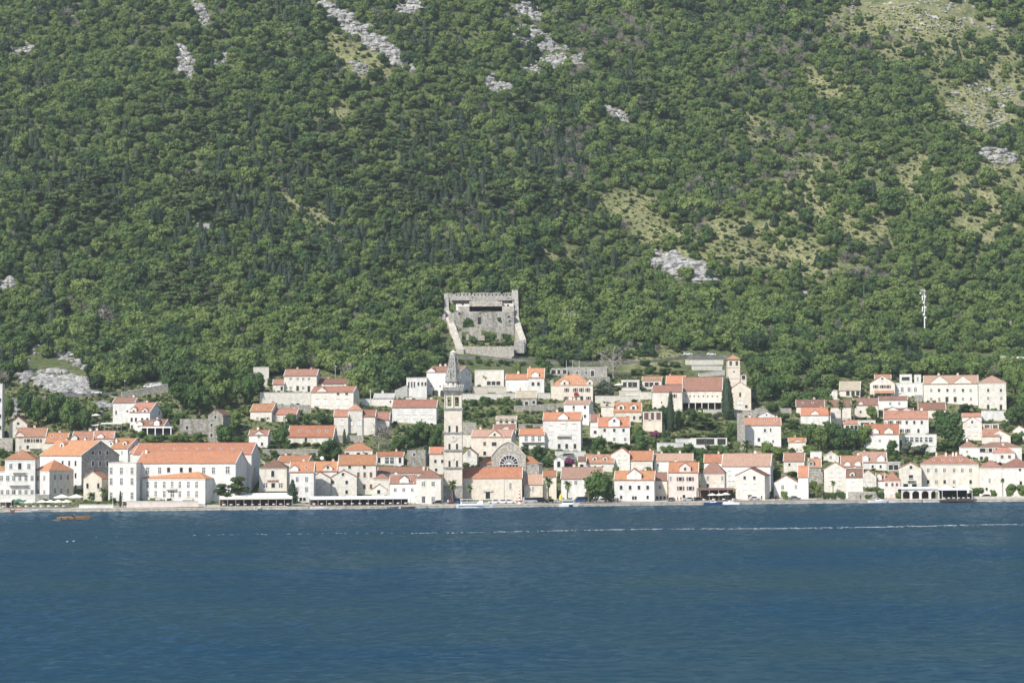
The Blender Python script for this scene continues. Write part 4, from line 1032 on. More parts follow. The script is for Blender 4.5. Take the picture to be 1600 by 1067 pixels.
H('I', 'p', 508, 632, 590, 552, 660, 'w', 'l', 'small white house with pinkish pyramid roof below the gable house', [(620, [560], 'g', .7, .8)], D=8)
H('I', 'g', 865, 965, 480, 448, 540, 's', 'l', 'pale gable house at the right edge among trees', [(490, [925], 'd', .8, .9)], D=8, ua=905)
H('I', 'h', 250, 640, 703, 645, 900, 'c', 't', 'long cream palace with five skylights beside the white tents', [(745, [300, 353, 408, 473, 527, 582], 'g', .95, 1.4), (822, [300, 410, 583], 'd', .95, 1.4), (822, [355, 473], 'g', .95, 1.3)], D=13, sk=[(337, 678), (397, 678), (453, 678), (518, 678), (588, 678)], ch=[(355, 652), (418, 652), (465, 652), (487, 652)], name='palace', cat='palace')
H('I', 'g', 108, 257, 732, 695, 900, 'c', 't', 'cream gable waterfront house with wooden balcony left of cream palace', [(725, [185], 'd', 1, 1.1), (792, [185], 'd', 1.6, 1.8), (846, [150], 'd', 1.8, 1.3), (846, [208], 'd', 1.8, 1.3)], D=10, balc=[(162, 212, 795, 815)])
H('I', 'h', 642, 800, 727, 680, 925, 's', 'l', 'beige stone waterfront house with old roof right of cream palace', [(815, [710], 'q', .8, 1.6), (870, [690], 'd', .8, 1.1)], D=11)
H('I', 'h', 775, 1010, 727, 665, 930, 's', 'l', 'broad old-roofed house at the right edge of the shore', [(740, [912], 'd', .8, 1.1), (830, [918], 'd', .9, 1.4)], D=13)
H('I', 'h', 752, 905, 788, 752, 925, 'w', 't', 'small white house with orange hipped roof behind shore trees', [(822, [840], 'd', 1.0, 1.4)], D=6)
H('G', 'e', -25, 100, 715, 632, 790, 'w', 't', 'orange roof end behind the red-door stone gable', D=9, side=118)
# upper right ruin and far-left tall block
H('P', 'f', 1557, 1581, 502, 502, 514, 'r', 'o', 'small ruined hut high in the woods at right', D=5, name='ruin', cat='ruin')
H('P', 'f', -6, 3, 600, 600, 690, 'w', 'o', 'white block cut by the left edge of the photo', [(625, [0], 'd'), (650, [0], 'd'), (668, [0], 'd')], D=6, name='apartment_block', cat='building')
H('E', 'f', 345, 450, 70, 70, 118, 'g', 'o', 'dark open carport under the trees above the guest house', [(90, [365, 400, 432], 'd', 2.4, 2)], D=6, name='carport', cat='carport')
H('E', 'f', 450, 720, 62, 62, 135, 'g', 'o', 'long low stone house with arched door at forest edge', [(100, [622], 'a', 1.6, 2.6), (95, [520, 580], 'd', .9, 1)], D=7)
H('E', 'e', 680, 765, 320, 305, 400, 'c', 'n', 'cream terrace house left of the arched-dormer house', [(312, [720], 'd', 1.2, 1)], D=6)
H('E', 'f', 815, 935, 145, 145, 225, 'c', 'o', 'low pergola house with white columns beside the dead tree', [(175, [840, 870, 905], 'd', 2.0, 2.4)], D=7, name='pergola_house')
H('I', 'f', 665, 770, 438, 438, 475, 'c', 'o', 'brown flat-fronted hut right of the closed-shutter gable', [(455, [700, 740], 'b', 3.0, 1.6)], D=5, name='hut', cat='hut')
H('E', 'e', -20, 115, 410, 385, 460, 's', 'n', 'stone terrace house with three dark openings above the rotunda', [(416, [12, 50, 90], 'd', 1.2, 1.8)], D=6, ch=[])
H('P', 'f', 922, 938, 667, 667, 684, 'w', 'o', 'small flat white outbuilding left of the high-gable white house', [(675, [930], 'd', 1.2, 1.2)], D=5, name='outbuilding', cat='outbuilding')
H('P', 'f', 1266, 1284, 706, 706, 718, 'w', 'o', 'low flat white outbuilding under the dark grove', [], D=4, name='outbuilding', cat='outbuilding')
H('P', 'f', 1341, 1368, 657, 657, 668, 'c', 'o', 'flat-roofed shelter with dark opening right of the tall palms', [(663, [1348, 1355, 1362], 'd', 1.6, 1.6)], D=5, name='shelter', cat='shelter')
H('P', 'f', 1386, 1407, 722, 722, 738, 'g', 'o', 'dark flat-roofed terrace behind the pinkish restaurant house', [(730, [1392, 1400], 'd', 1.8, 2.0)], D=5, name='terrace', cat='terrace')
H('P', 'e', 903, 916, 720, 714, 735, 's', 'b', 'narrow brown-roofed shed left of the low red-roofed house', [(728, [909], 'd', 1.4, 1.4)], D=6, name='shed', cat='shed', ch=[])
H('P', 'e', 1100, 1116, 742, 735, 770, 's', 'l', 'slim stone house squeezed behind the pinkish shore house', [(752, [1108], 'd', .8, 1.1)], D=7, ch=[])

# ------------------------------------------------------------------ bell tower by the church
def arch_wall(mb, hw, z0, z1, aw, ay0, ay1, th, n=2, mi=0):
    """one square storey: four walls, each with n arched openings cut as piers, header and arch steps"""
    for q in range(4):
        ang = q * math.pi / 2; c, s = math.cos(ang), math.sin(ang)
        sub = MB(); span = 2 * hw / n
        for i in range(n + 1):
            cx = -hw + span * i
            w = (span - aw) / 2
            xa = cx - w if i > 0 else cx + 0.003; xb = cx + w if i < n else cx - 0.003
            sub.box(xa, xb, -hw + 0.001 * q, -hw + th, z0, ay1)
        sub.box(-hw + .003, hw - .003, -hw + 0.001 * q, -hw + th, ay1, z1)
        sub.box(-hw + .003, hw - .003, -hw + 0.001 * q + .02, -hw + th, z0, ay0)
        mb.add([(x * c - y * s, x * s + y * c, z) for x, y, z in sub.v], sub.f, mi)

def bell_tower():
    Yt = shore(-21) + 18.5
    def zz(v): return CAM_H + rdir(*cp('D', 547, v)).z * Yt
    px0, px1 = cp('D', 485, 0)[0], cp('D', 605, 0)[0]
    hw = (px1 - px0) / F_PX * Yt / 2
    cx = ((px0 + px1) / 2 - 800) / F_PX * Yt
    root = bpy.data.objects.new('bell_tower', None); COL.objects.link(root)
    zb = zz(948); root.location = (cx, Yt + hw, zb)
    tag(root, 'very tall slender stone bell tower with clock and octagonal spire on the waterfront', 'bell tower')
    Z = lambda v: zz(v) - zb
    lv = [948, 852, 728, 612, 495, 335]
    mats = ['church_stone', 'spire_stone', 'grey_stone']
    for i in range(5):
        mb = MB(); k = hw * (1.0 if i else 1.04)
        mb.box(-k, k, -k, k, (-2 if i == 0 else Z(lv[i])), Z(lv[i + 1]) - 0.01, 0)
        link('shaft', mb.mesh('shaft', ['grey_stone' if i == 0 else 'church_stone']), root)
        mb = MB(); k = hw + 0.35; mb.box(-k, k, -k, k, Z(lv[i + 1]) - .25, Z(lv[i + 1]) + .3); mb.box(-k + .15, k - .15, -k + .15, k - .15, Z(lv[i + 1]) - .6, Z(lv[i + 1]) - .25)
        link('cornice', mb.mesh('cornice', ['spire_stone']), root)
        for sx in (-1, 1):
            mb = MB(); xx = sx * (hw - .35); 
            if i: 
                mb.box(xx - .3, xx + .3, -hw - .1, -hw + .001, Z(lv[i]) + .31, Z(lv[i + 1]) - .61)
                link('pilaster', mb.mesh('pilaster', ['church_stone']), root)
    for v in (470, 590, 703):
        for u in (520, 570):
            x = (cp('D', u, 0)[0] - 800) / F_PX * Yt - cx
            w = window(root, x, Z(v), 'a', .75, 2.4, -hw)
    for v in (895,):
        window(root, 0, Z(v) - .5, 't', 1.1, 3.0, -hw * 1.04)
    # clock
    mb = MB(); a = [(1.35 * math.cos(t * math.pi / 10), 1.35 * math.sin(t * math.pi / 10)) for t in range(20)]
    mb.prism(a, -.16, -.02); a = [(1.1 * math.cos(t * math.pi / 10), 1.1 * math.sin(t * math.pi / 10)) for t in range(20)]; mb.prism(a, -.2, -.16, 1)
    ck = link('clock', mb.mesh('clock', ['trim_stone', 'cream_plaster']), root, (0, -hw, Z(530)))
    mb = MB(); mb.box(-.05, .05, -.24, -.2, -.1, .85); mb.box(-.1, .6, -.26, -.24, -.05, .06); link('clock_hands', mb.mesh('clock_hands', ['dark_metal']), ck)
    mb = MB(); a = [(.5 * math.cos(t * math.pi / 5), .7 * math.sin(t * math.pi / 5)) for t in range(10)]; mb.prism(a, -.22, -.02)
    link('coat_of_arms', mb.mesh('coat_of_arms', ['trim_stone']), root, (0, -hw, Z(665)))
    # belfry with arched openings
    mb = MB(); hb = hw * .86; arch_wall(mb, hb, Z(335) + .3, Z(235), hb * .55, Z(318), Z(255), .7)
    bo = link('belfry', mb.mesh('belfry', ['church_stone']), root)
    mb = MB(); mb.cyl((0, 0), .25, .9, Z(270) - 1.4, Z(270), 10); mb.cyl((0, 0), .95, .95, Z(270) - 1.5, Z(270) - 1.35, 10); link('bell', mb.mesh('bell', ['dark_metal']), bo)
    mb = MB()
    for sx in (-1, 1):
        for sy in (-1, 1):
            mb.cyl((sx * (hb + .18), sy * (hb + .18)), .22, .18, Z(335) + .3, Z(240), 8)
    mb.cyl((0, -hb - .2), .2, .18, Z(335) + .3, Z(240), 8)
    for i_ in range(0): pass
    link('columns', mb.mesh('columns', ['trim_stone']), root)['kind'] = 'stuff'
    # corbelled gallery
    mb = MB(); k1, k2 = hb + .2, hw * 1.16
    mb.ring([[(-k, -k, z), (k, -k, z), (k, k, z), (-k, k, z)] for k, z in ((k1, Z(242)), (k1 + .35, Z(228)), (k2, Z(214)), (k2, Z(192)))])
    link('gallery', mb.mesh('gallery', ['spire_stone']), root)
    mb = MB()
    for k in range(11):
        for q in range(4):
            a = -k2 + .1 + (2 * k2 - .2) * k / 11
            x, y = [(a, -k2 + .1), (k2 - .1, a), (-a, k2 - .1), (-k2 + .1, -a)][q]
            mb.box(x - .1, x + .1, y - .1, y + .1, Z(192), Z(192) + .75)
    for q in range(4):
        c, s = math.cos(q * math.pi / 2), math.sin(q * math.pi / 2); sub = MB(); sub.box(-k2 + .02 * q, k2 - .02 * q, -k2, -k2 + .22, Z(192) + .75, Z(192) + .9)
        mb.add([(x * c - y * s, x * s + y * c, z) for x, y, z in sub.v], sub.f)
    b_ = link('balustrade', mb.mesh('balustrade', ['trim_stone']), root); b_['kind'] = 'stuff'
    # octagonal drum, spire, lantern
    r1 = hw * .86
    mb = MB(); mb.cyl((0, 0), r1, r1, Z(192), Z(160), 8, 0, math.pi / 8); dr = link('drum', mb.mesh('drum', ['trim_stone']), root)
    for k in range(8):
        a = k * math.pi / 4; mb = MB(); mb.box(-.25, .25, -.05, .02, -.5, .5)
        o = link('opening', mb.mesh('opening', ['gap_and_shade']), dr, ((r1 * .925) * math.sin(a), -(r1 * .925) * math.cos(a), (Z(192) + Z(160)) / 2 + .3), a)
    mb = MB(); mb.ring([[(r * math.cos(2 * math.pi * i / 8 + math.pi / 8), r * math.sin(2 * math.pi * i / 8 + math.pi / 8), z) for i in range(8)] for r, z in ((r1 + .2, Z(160)), (r1 + .45, Z(154)), (r1 * 1.08, Z(135)), (r1 * .88, Z(80)), (r1 * .64, Z(20)), (r1 * .48, Z(-20)), (r1 * .42, Z(-28)))])
    sp = link('spire', mb.mesh('spire', ['spire_stone']), root)
    rnd = random.Random(2)
    for lvl, (v, rr) in enumerate(((118, 1.03), (88, .92), (58, .81), (30, .69), (4, .59))):
        for k in range(8):
            if rnd.random() < .35: continue
            a = k * math.pi / 4 + rnd.uniform(-.1, .1); mb = MB(); mb.prism([(.24 * math.cos(t), .24 * math.sin(t)) for t in [i * math.pi / 3 for i in range(6)]], -.06, .1)
            link('opening', mb.mesh('opening', ['gap_and_shade']), sp, (r1 * rr * .925 * math.sin(a), -r1 * rr * .925 * math.cos(a), Z(v)), a)
    for k in range(8):
        a = k * math.pi / 4 + math.pi / 8
        mb = MB(); mb.tube([(r1 * q * math.sin(a), -r1 * q * math.cos(a), Z(v)) for q, v in ((1.1, 136), (.9, 80), (.66, 20), (.5, -20))], [.13, .12, .1, .08], 5)
        link('rib', mb.mesh('rib', ['spire_stone']), sp)
    mb = MB(); r = r1 * .42; mb.cyl((0, 0), r, r * .95, Z(-28), Z(-40), 8, 0); mb.cyl((0, 0), r * 1.25, .06, Z(-40), Z(-58), 8, 0); mb.cyl((0, 0), .06, .04, Z(-58), Z(-68), 5)
    link('lantern', mb.mesh('lantern', ['trim_stone']), root)
bell_tower()

# unfinished church apse: round-headed gable with a great fan window, and a polygonal chapel beside it
def apse():
    Yc = shore(-5) + 27
    def X(u): return (cp('E', u, 0)[0] - 800) / F_PX * Yc
    def Zv(u, v): return CAM_H + rdir(*cp('E', u, v)).z * Yc
    cx = X(60); zb = Zv(60, 790)
    root = bpy.data.objects.new('apse_building', None); COL.objects.link(root); root.location = (cx, Yc, zb)
    tag(root, 'stone church apse with great fan-shaped arched window rising behind the orange nave roof', 'church')
    L = lambda u, v: (X(u) - cx, Zv(60, v) - zb)
    prof = [L(-55, 790), L(175, 790), L(175, 655), L(128, 600), L(95, 570), L(58, 556), L(20, 572), L(-15, 600), L(-55, 650)]
    mb = MB(); mb.prism(prof, 0, 9); link('wall', mb.mesh('wall', ['rubble_wall']), root)
    # coping
    for (a, b) in zip(prof[2:8], prof[3:9]):
        mb = MB(); mb.prism([a, b, (b[0], b[1] + .4), (a[0], a[1] + .4)], -.3, 9.2); link('coping', mb.mesh('coping', ['trim_stone']), root)
    c = L(62, 705); R = 2 * (L(124, 700)[0] - c[0]) / 2
    mb = MB(); ring = [(c[0] + R * math.cos(t * math.pi / 16), c[1] + R * math.sin(t * math.pi / 16)) for t in range(17)]
    mb.prism([(c[0] - R, L(62, 790)[1] + 1)] + ring[::-1] + [(c[0] + R, L(62, 790)[1] + 1)], -.06, -.02)
    w = link('window', mb.mesh('window', ['window_glass']), root)
    for k in range(1, 8):
        a = k * math.pi / 8; mb = MB(); mb.tube([(c[0] + q * R * math.cos(a), -.12, c[1] + q * R * math.sin(a)) for q in (.05, 1)], [.1, .1], 4); link('glazing_bar', mb.mesh('glazing_bar', ['white_paint']), w)
    for q in (.5, 1.0):
        mb = MB(); mb.tube([(c[0] + q * R * math.cos(t * math.pi / 12), -.12, c[1] + q * R * math.sin(t * math.pi / 12)) for t in range(13)], [.12] * 13, 4); link('glazing_bar', mb.mesh('glazing_bar', ['white_paint']), w)
    mb = MB()
    mb.box(c[0] - R, c[0] + R, -.2, -.08, c[1] - .1, c[1] + .1); link('glazing_bar', mb.mesh('glazing_bar', ['white_paint']), w)
    for k in range(7):
        x = c[0] - R + 2 * R * k / 6; mb = MB(); mb.box(x - .07, x + .07, -.16, -.08, c[1] - 3, c[1]); link('glazing_bar', mb.mesh('glazing_bar', ['white_paint']), w)
    # low side roofs and polygonal chapel on the right
    for (a, b, nm) in ((-130, -56, 'l'), (176, 262, 'r')):
        x0, z0 = L(a, 700); x1, z1 = L(b, 672)
        mb = MB(); mb.box(x0, x1 - .01, .3, 8, -2, z0 - .02); link('wall', mb.mesh('wall', ['grey_stone']), root)
        mb = MB()
        if nm == 'l': mb.slab([(x0 - .3, 0, z0 + .1), (x1 - .02, 0, z0 + .1), (x1 - .02, 6, z1 + 1), (x0 + 2.5, 6, z1 + 1)], .2)
        else: mb.slab([(x0 + .02, 0, z0 + .1), (x1 + .3, 0, z0 + .1), (x1 - 2.5, 6, z1 + 1), (x0 + .02, 6, z1 + 1)], .2)
        link('roof', mb.mesh('roof', ['orange_tiles']), root)
    xc, zc = L(225, 785); xe = L(290, 785)[0]; r = xe - xc
    mb = MB(); mb.cyl((xc, r + .2), r, r, -2, L(225, 712)[1], 8, 0, math.pi / 8); mb.cyl((xc, r + .2), r + .4, r + .4, L(225, 712)[1], L(225, 700)[1], 8, 1, math.pi / 8); mb.cyl((xc, r + .2), r + .3, r * .5, L(225, 700)[1], L(225, 690)[1], 8, 1, math.pi / 8)
    ap = link('side_apse', mb.mesh('side_apse', ['church_stone', 'grey_stone']), root)
    ww = window(ap, xc, L(222, 757)[1], 'a', 2.3, 2.4, r + .2 - r * .925 - .02)
apse()

# small pediment and door on the nave front
def nave_door():
    h = ch_
    a = h.on_front(778, 905); b = h.on_front(778, 880)
    window(h.root, a.x, (a.z), 't', 1.6, 3.2, 0)
    mb = MB(); mb.prism([(-1.9, 0), (1.9, 0), (0, 1.3)], -.5, -.02); mb.prism([(-1.5, .15), (1.5, .15), (0, 1.0)], -.52, -.5, 1); mb.box(-1.6, 1.6, -.4, -.02, -.4, -.01)
    link('pediment', mb.mesh('pediment', ['trim_stone', 'church_stone']), h.root, (b.x, 0, b.z))
    for u in (605, 880):
        p = h.on_front(u, 850); mb = MB(); mb.box(p.x - .35, p.x + .35, -.2, -.02, 0, h.He - .4); link('pilaster', mb.mesh('pilaster', ['trim_stone']), h.root)
nave_door()

def monastery_tower():
    p = hit(*cp('F', 697, 398)); Y = p.y + 15
    def X(u): return (cp('F', u, 0)[0] - 800) / F_PX * Y
    def Zv(v): return CAM_H + rdir(*cp('F', 658, v)).z * Y
    cx = X(658); hw = (X(697) - X(620)) / 2; zb = Zv(290)
    root = bpy.data.objects.new('bell_tower', None); COL.objects.link(root); root.location = (cx, Y + hw, zb)
    tag(root, 'square beige bell tower with orange pyramid cap above the monastery church', 'bell tower')
    Z = lambda v: Zv(v) - zb
    mb = MB(); mb.box(-hw, hw, -hw, hw, -3, Z(132)); link('shaft', mb.mesh('shaft', ['church_stone']), root)
    mb = MB(); arch_wall(mb, hw - .05, Z(132), Z(84), hw * .42, Z(124), Z(96), .6); link('belfry', mb.mesh('belfry', ['church_stone']), root)
    mb = MB(); mb.cyl((0, 0), .2, .6, Z(112), Z(100), 8); link('bell', mb.mesh('bell', ['dark_metal']), root)
    for v in (132, 200):
        mb = MB(); k = hw + .2; mb.box(-k, k, -k, k, Z(v) - .12, Z(v) + .14); link('cornice', mb.mesh('cornice', ['trim_stone']), root)
    mb = MB(); k = hw + .5; mb.add([(-k, -k, Z(84)), (k, -k, Z(84)), (k, k, Z(84)), (-k, k, Z(84)), (0, 0, Z(55))], [(0, 1, 4), (1, 2, 4), (2, 3, 4), (3, 0, 4), (3, 2, 1, 0)]); mb.box(-.06, .06, -.06, .06, Z(57), Z(42)); mb.box(-.35, .35, -.05, .05, Z(48) - .05, Z(48) + .05)
    link('roof', mb.mesh('roof', ['terracotta_tiles']), root)
    window(root, 0, Z(160), 'd', .6, .6, -hw)
    # low arched porch to the right of the tower
    mb = MB(); x0, x1 = X(700) - cx, X(735) - cx
    mb.box(x0, x1, -hw, hw - .5, -3, Z(185)); link('porch', mb.mesh('porch', ['church_stone']), root)
    mb = MB(); mb.cyl(((x0 + x1) / 2, 0), (x1 - x0) / 2 + .2, .2, Z(185), Z(165), 10); link('porch_roof', mb.mesh('porch_roof', ['terracotta_tiles']), root)
    w = window(root, (x0 + x1) / 2, Z(196), 'a', 1.6, 1.8, -hw)
monastery_tower()

# ------------------------------------------------------------------ ruined fort on the slope
def wallrun(mb, P, Q, zp, zq, th, zb, mi=0):
    P = Vector(P); Q = Vector(Q); d = Vector((Q.x - P.x, Q.y - P.y, 0)).normalized(); n = Vector((-d.y, d.x, 0)) * th / 2
    a, b, c, e = P - n, P + n, Q + n, Q - n
    mb.add([(a.x, a.y, zb), (e.x, e.y, zb), (c.x, c.y, zb), (b.x, b.y, zb), (a.x, a.y, zp), (e.x, e.y, zq), (c.x, c.y, zq), (b.x, b.y, zp)],
           [(0, 3, 2, 1), (4, 5, 6, 7), (0, 1, 5, 4), (1, 2, 6, 5), (2, 3, 7, 6), (3, 0, 4, 7)], mi)
def fort():
    rnd = random.Random(4)
    pf = hit(*cp('K', 780, 880)); Yf = pf.y
    pb = hit(*cp('K', 700, 420)); Yb = pb.y + 6
    Ym = (Yf * .45 + Yb * .55)
    root = bpy.data.objects.new('ruined_fort', None); COL.objects.link(root); root.location = (0, 0, 0)
    tag(root, 'ruined grey stone fort with crenellated back wall on the wooded slope above the spire', 'fort')
    def W3(u, v, Y): return at(*cp('K', u, v), Y)
    # back wall with a row of loopholes and battlements
    zt = W3(700, 135, Yb).z; zb = W3(700, 372, Yb).z
    x0, x1 = W3(290, 200, Yb).x, W3(1100, 200, Yb).x
    mb = MB(); wallrun(mb, (x0, Yb, 0), (x1, Yb, 0), zt - .6, zt - .6, 1.6, zb - 6); link('back_wall', mb.mesh('back_wall', ['grey_stone']), root)
    n = 34
    for k in range(n):
        if k in (3, 12, 27): continue
        xa = x0 + (x1 - x0) * k / n; mb = MB(); h = rnd.uniform(.5, .9)
        mb.box(xa + .1, xa + (x1 - x0) / n - .12, Yb - .7, Yb + .7, zt - .62, zt - .6 + h); link('merlon', mb.mesh('merlon', ['grey_stone']), root)
    for k in range(16):
        p = W3(410 + k * 42.5, 158, Yb); mb = MB(); mb.prism([(.42 * math.cos(i * math.pi / 3), .42 * math.sin(i * math.pi / 3)) for i in range(6)], -.05, .05)
        link('loophole', mb.mesh('loophole', ['gap_and_shade']), root, (p.x, Yb - .84, p.z))
    # remains of the whitewashed rooms below it
    Yr = Yb - 5
    za = W3(700, 232, Yr).z
    for (u0, u1, vt, vb, m) in ((400, 560, 268, 335, 'white_plaster'), (560, 950, 238, 310, 'rubble_wall'), (950, 1085, 262, 330, 'pale_stone'), (430, 1090, 300, 372, 'rubble_wall')):
        a = W3(u0, vt, Yr); b = W3(u1, vb, Yr); off = 0 if m != 'rubble_wall' else 2
        mb = MB(); mb.box(a.x, b.x, Yr - .5 - off, Yr + .5 - off, b.z - 2, a.z)
        link('inner_wall', mb.mesh('inner_wall', [m]), root)
    for (u, v) in ((600, 290), (780, 288), (815, 290), (700, 265), (920, 262), (480, 268), (1020, 285)):
        p = W3(u, v, Yr); mb = MB(); mb.box(-.45, .45, -.06, .02, -.5, .5); link('opening', mb.mesh('opening', ['gap_and_shade']), root, (p.x, Yr - .56, p.z))
    mb = MB(); a = W3(340, 208, Yb - 1.6); b = W3(1085, 222, Yb - 1.6); 
    for (ua, ub) in ((345, 570), (890, 1085)):
        a = W3(ua, 212, Yb - 1.6); b = W3(ub, 226, Yb - 1.6); mb = MB(); mb.box(a.x, b.x, Yb - 3.4, Yb - .82, b.z, a.z); link('roof_remnant', mb.mesh('roof_remnant', ['grey_stone']), root)
    # middle wall
    zt = W3(700, 362, Ym).z; zb = W3(700, 700, Ym).z; x0, x1 = W3(315, 400, Ym).x, W3(1090, 400, Ym).x
    N_ = 12
    for k in range(N_):
        xa = x0 + (x1 - x0) * k / N_; xb = x0 + (x1 - x0) * (k + 1) / N_
        mb = MB(); mb.box(xa, xb - .002, Ym - .8 - .02 * (k % 2), Ym + .8, zb - 4, zt + rnd.uniform(-.5, .25)); link('middle_wall', mb.mesh('middle_wall', ['ruin_stone' if k % 3 else 'grey_stone']), root)
    mb = MB(); mb.box(x0, x1, Ym + .8, Yb - 1, zb, zt - .5); link('terrace', mb.mesh('terrace', ['rubble_wall']), root)
    for (u, v, w, h) in ((677, 465, 1.5, 3.4), (1028, 420, .9, .9), (440, 382, .9, .9), (1040, 470, .8, .8), (690, 378, .8, .6)):
        p = W3(u, v, Ym); mb = MB(); mb.box(-w / 2, w / 2, -.06, .02, -h / 2, h / 2); link('opening', mb.mesh('opening', ['gap_and_shade']), root, (p.x, Ym - .86, p.z))
    # lower ruin walls
    Yl = Ym - 12
    for (u0, u1, vt, vb) in ((430, 470, 590, 700), (470, 560, 545, 600), (560, 700, 540, 700), (640, 700, 510, 545), (700, 860, 545, 575), (890, 935, 530, 715), (700, 740, 640, 700), (520, 570, 620, 700)):
        a = W3(u0, vt, Yl); b = W3(u1, vb, Yl); mb = MB(); mb.box(a.x, b.x - .003, Yl - .5, Yl + .5 + rnd.random() * .3, b.z, a.z + rnd.uniform(-.2, .2)); link('ruin_wall', mb.mesh('ruin_wall', ['ruin_stone' if rnd.random() < .5 else 'rubble_wall']), root)
    # side walls stepping down the slope, lit tops
    def run(us, vs, Ys, th, hgt, mat):
        for i in range(len(us) - 1):
            A = W3(us[i], vs[i], Ys[i]); B = W3(us[i + 1], vs[i + 1], Ys[i + 1])
            mb = MB(); wallrun(mb, A, B, A.z, B.z, th, min(A.z, B.z) - hgt); link('side_wall', mb.mesh('side_wall', [mat]), root)
    run([284, 286, 290], [140, 240, 335], [Yb, Yb - 3, Yb - 6], 2.2, 10, 'grey_stone')
    run([292, 345, 400, 452], [340, 500, 660, 800], [Yb - 6, Ym - 2, (Ym + Yf) / 2, Yf - 2], 3.4, 6, 'quay_stone')
    run([1100, 1106, 1110], [100, 240, 400], [Yb, Yb - 3, Yb - 6], 3.0, 12, 'grey_stone')
    run([1108, 1150, 1198], [410, 560, 690], [Yb - 6, Ym - 8, Yf + 6], 3.0, 6, 'quay_stone')
    # corner bastions and the front wall
    for (u0, u1, vt, vb, Y, m) in ((195, 275, 345, 530, Ym + 4, 'grey_stone'), (1090, 1212, 705, 800, Yf + 2, 'grey_stone')):
        a = W3(u0, vt, Y); b = W3(u1, vb, Y); mb = MB(); mb.box(a.x, b.x, Y, Y + 6, b.z - 2, a.z); link('bastion', mb.mesh('bastion', [m]), root)
    a = W3(465, 772, Yf); b = W3(1090, 870, Yf); mb = MB(); mb.box(a.x, b.x, Yf - .6, Yf + .6, b.z - 2, a.z); link('front_wall', mb.mesh('front_wall', ['rubble_wall']), root)
fort()

# ------------------------------------------------------------------ retaining and garden walls
def rwall(crop, u0, u1, vt0, vb0, label, mat='pale_stone', vt1=None, vb1=None, th=.7, name='retaining_wall', cat='wall', Yadd=0.0, Y=None):
    vt1 = vt0 if vt1 is None else vt1; vb1 = vb0 if vb1 is None else vb1
    a = hit(*cp(crop, u0, vb0)); b = hit(*cp(crop, u1, vb1))
    ya = max(a.y, shore(a.x) + 2.5) + Yadd; yb = max(b.y, shore(b.x) + 2.5) + Yadd
    if Y: ya = yb = Y
    A = at(*cp(crop, u0, vt0), ya); B = at(*cp(crop, u1, vt1), yb); A0 = at(*cp(crop, u0, vb0), ya); B0 = at(*cp(crop, u1, vb1), yb)
    n = max(1, int((B - A).length / 7)); cen = Vector(((A.x + B.x) / 2, (ya + yb) / 2, min(A0.z, B0.z)))
    mb = MB(); zb = min(A0.z, B0.z) - 2.5
    wallrun(mb, A - cen, B - cen, A.z - cen.z, B.z - cen.z, th, zb - cen.z)
    me = mb.mesh(name, [mat]); o = bpy.data.objects.new(name, None); COL.objects.link(o); o.location = cen
    tag(o, label, cat); link('masonry', me, o)
    mb = MB(); A_, B_ = A - cen, B - cen
    d = (B_ - A_).normalized(); nn = Vector((-d.y, d.x, 0)) * (th / 2 + .1)
    mb.slab([A_ - nn, B_ - nn, B_ + nn, A_ + nn], -.18); link('coping', mb.mesh('coping', ['trim_stone']), o)
    return o
rwall('A', -40, 270, 838, 896, 'white terrace wall under the baroque mansion at left', 'white_plaster')
rwall('A', 272, 375, 838, 896, 'grey stone terrace wall right of the white mansion terrace wall', 'grey_stone')
rwall('A', 600, 860, 915, 948, 'low white promenade wall in front of the yellow chapel', 'white_plaster')
rwall('B', -10, 535, 888, 950, 'pinkish patterned stone wall in front of the white hotel block', 'pink_plaster')
rwall('C', 110, 450, 228, 312, 'high pale terrace wall below the long stone farmhouse', 'pale_stone')
rwall('C', 190, 452, 312, 362, 'second terrace wall, directly under the high pale one', 'rubble_wall')
rwall('C', 130, 500, 608, 650, 'grey garden wall behind the dark-roofed villa', 'rubble_wall')
rwall('C', 620, 800, 515, 560, 'rough garden wall below the pyramid-roofed tower house', 'rubble_wall')
rwall('C', 790, 870, 270, 312, 'short white garden wall beside the concrete pole', 'white_plaster')
rwall('D', 605, 900, 236, 275, 'long pale terrace wall right of the bell tower spire', 'pale_stone')
rwall('D', 605, 700, 430, 500, 'upper stone terrace wall close right of the bell tower', 'rubble_wall')
rwall('D', 605, 690, 510, 590, 'lower stone terrace wall close right of the bell tower', 'pale_stone')
rwall('D', 160, 240, 215, 270, 'white stair wall rising left of the flat annex', 'pale_stone', vt1=180, vb1=262)
rwall('D', 230, 370, 262, 285, 'white base wall under the arched garages', 'white_plaster')
rwall('D', 676, 900, 190, 236, 'pale wall under the flat cream terrace building', 'church_stone')
rwall('E', 0, 340, 232, 270, 'long pale wall below the two orange-roofed top houses', 'pale_stone')
rwall('E', 100, 440, 320, 350, 'grey sloping garden wall left of the four-window white house', 'rubble_wall', vt1=300, vb1=340)
rwall('E', 374, 575, 620, 682, 'white terrace wall under the tall white apartment house', 'white_plaster')
rwall('E', 640, 940, 250, 300, 'long cream wall right of the guest house', 'cream_plaster')
rwall('E', 590, 735, 125, 180, 'grey wall stepping up behind the guest house', 'rubble_wall')
rwall('E', 800, 945, 215, 250, 'cream wall below the pergola house', 'church_stone')
rwall('E', 130, 300, 440, 468, 'dry stone garden wall left of the tall white apartment house', 'rubble_wall')
rwall('F', -10, 150, 288, 330, 'pale curving wall left of the monastery wing', 'pale_stone')
rwall('F', 360, 592, 90, 116, 'white road retaining wall above the monastery roof', 'pale_stone', vt1=88)
rwall('F', 400, 585, 124, 150, 'lower pale terrace wall between road and monastery roof', 'pale_stone', vt1=126)
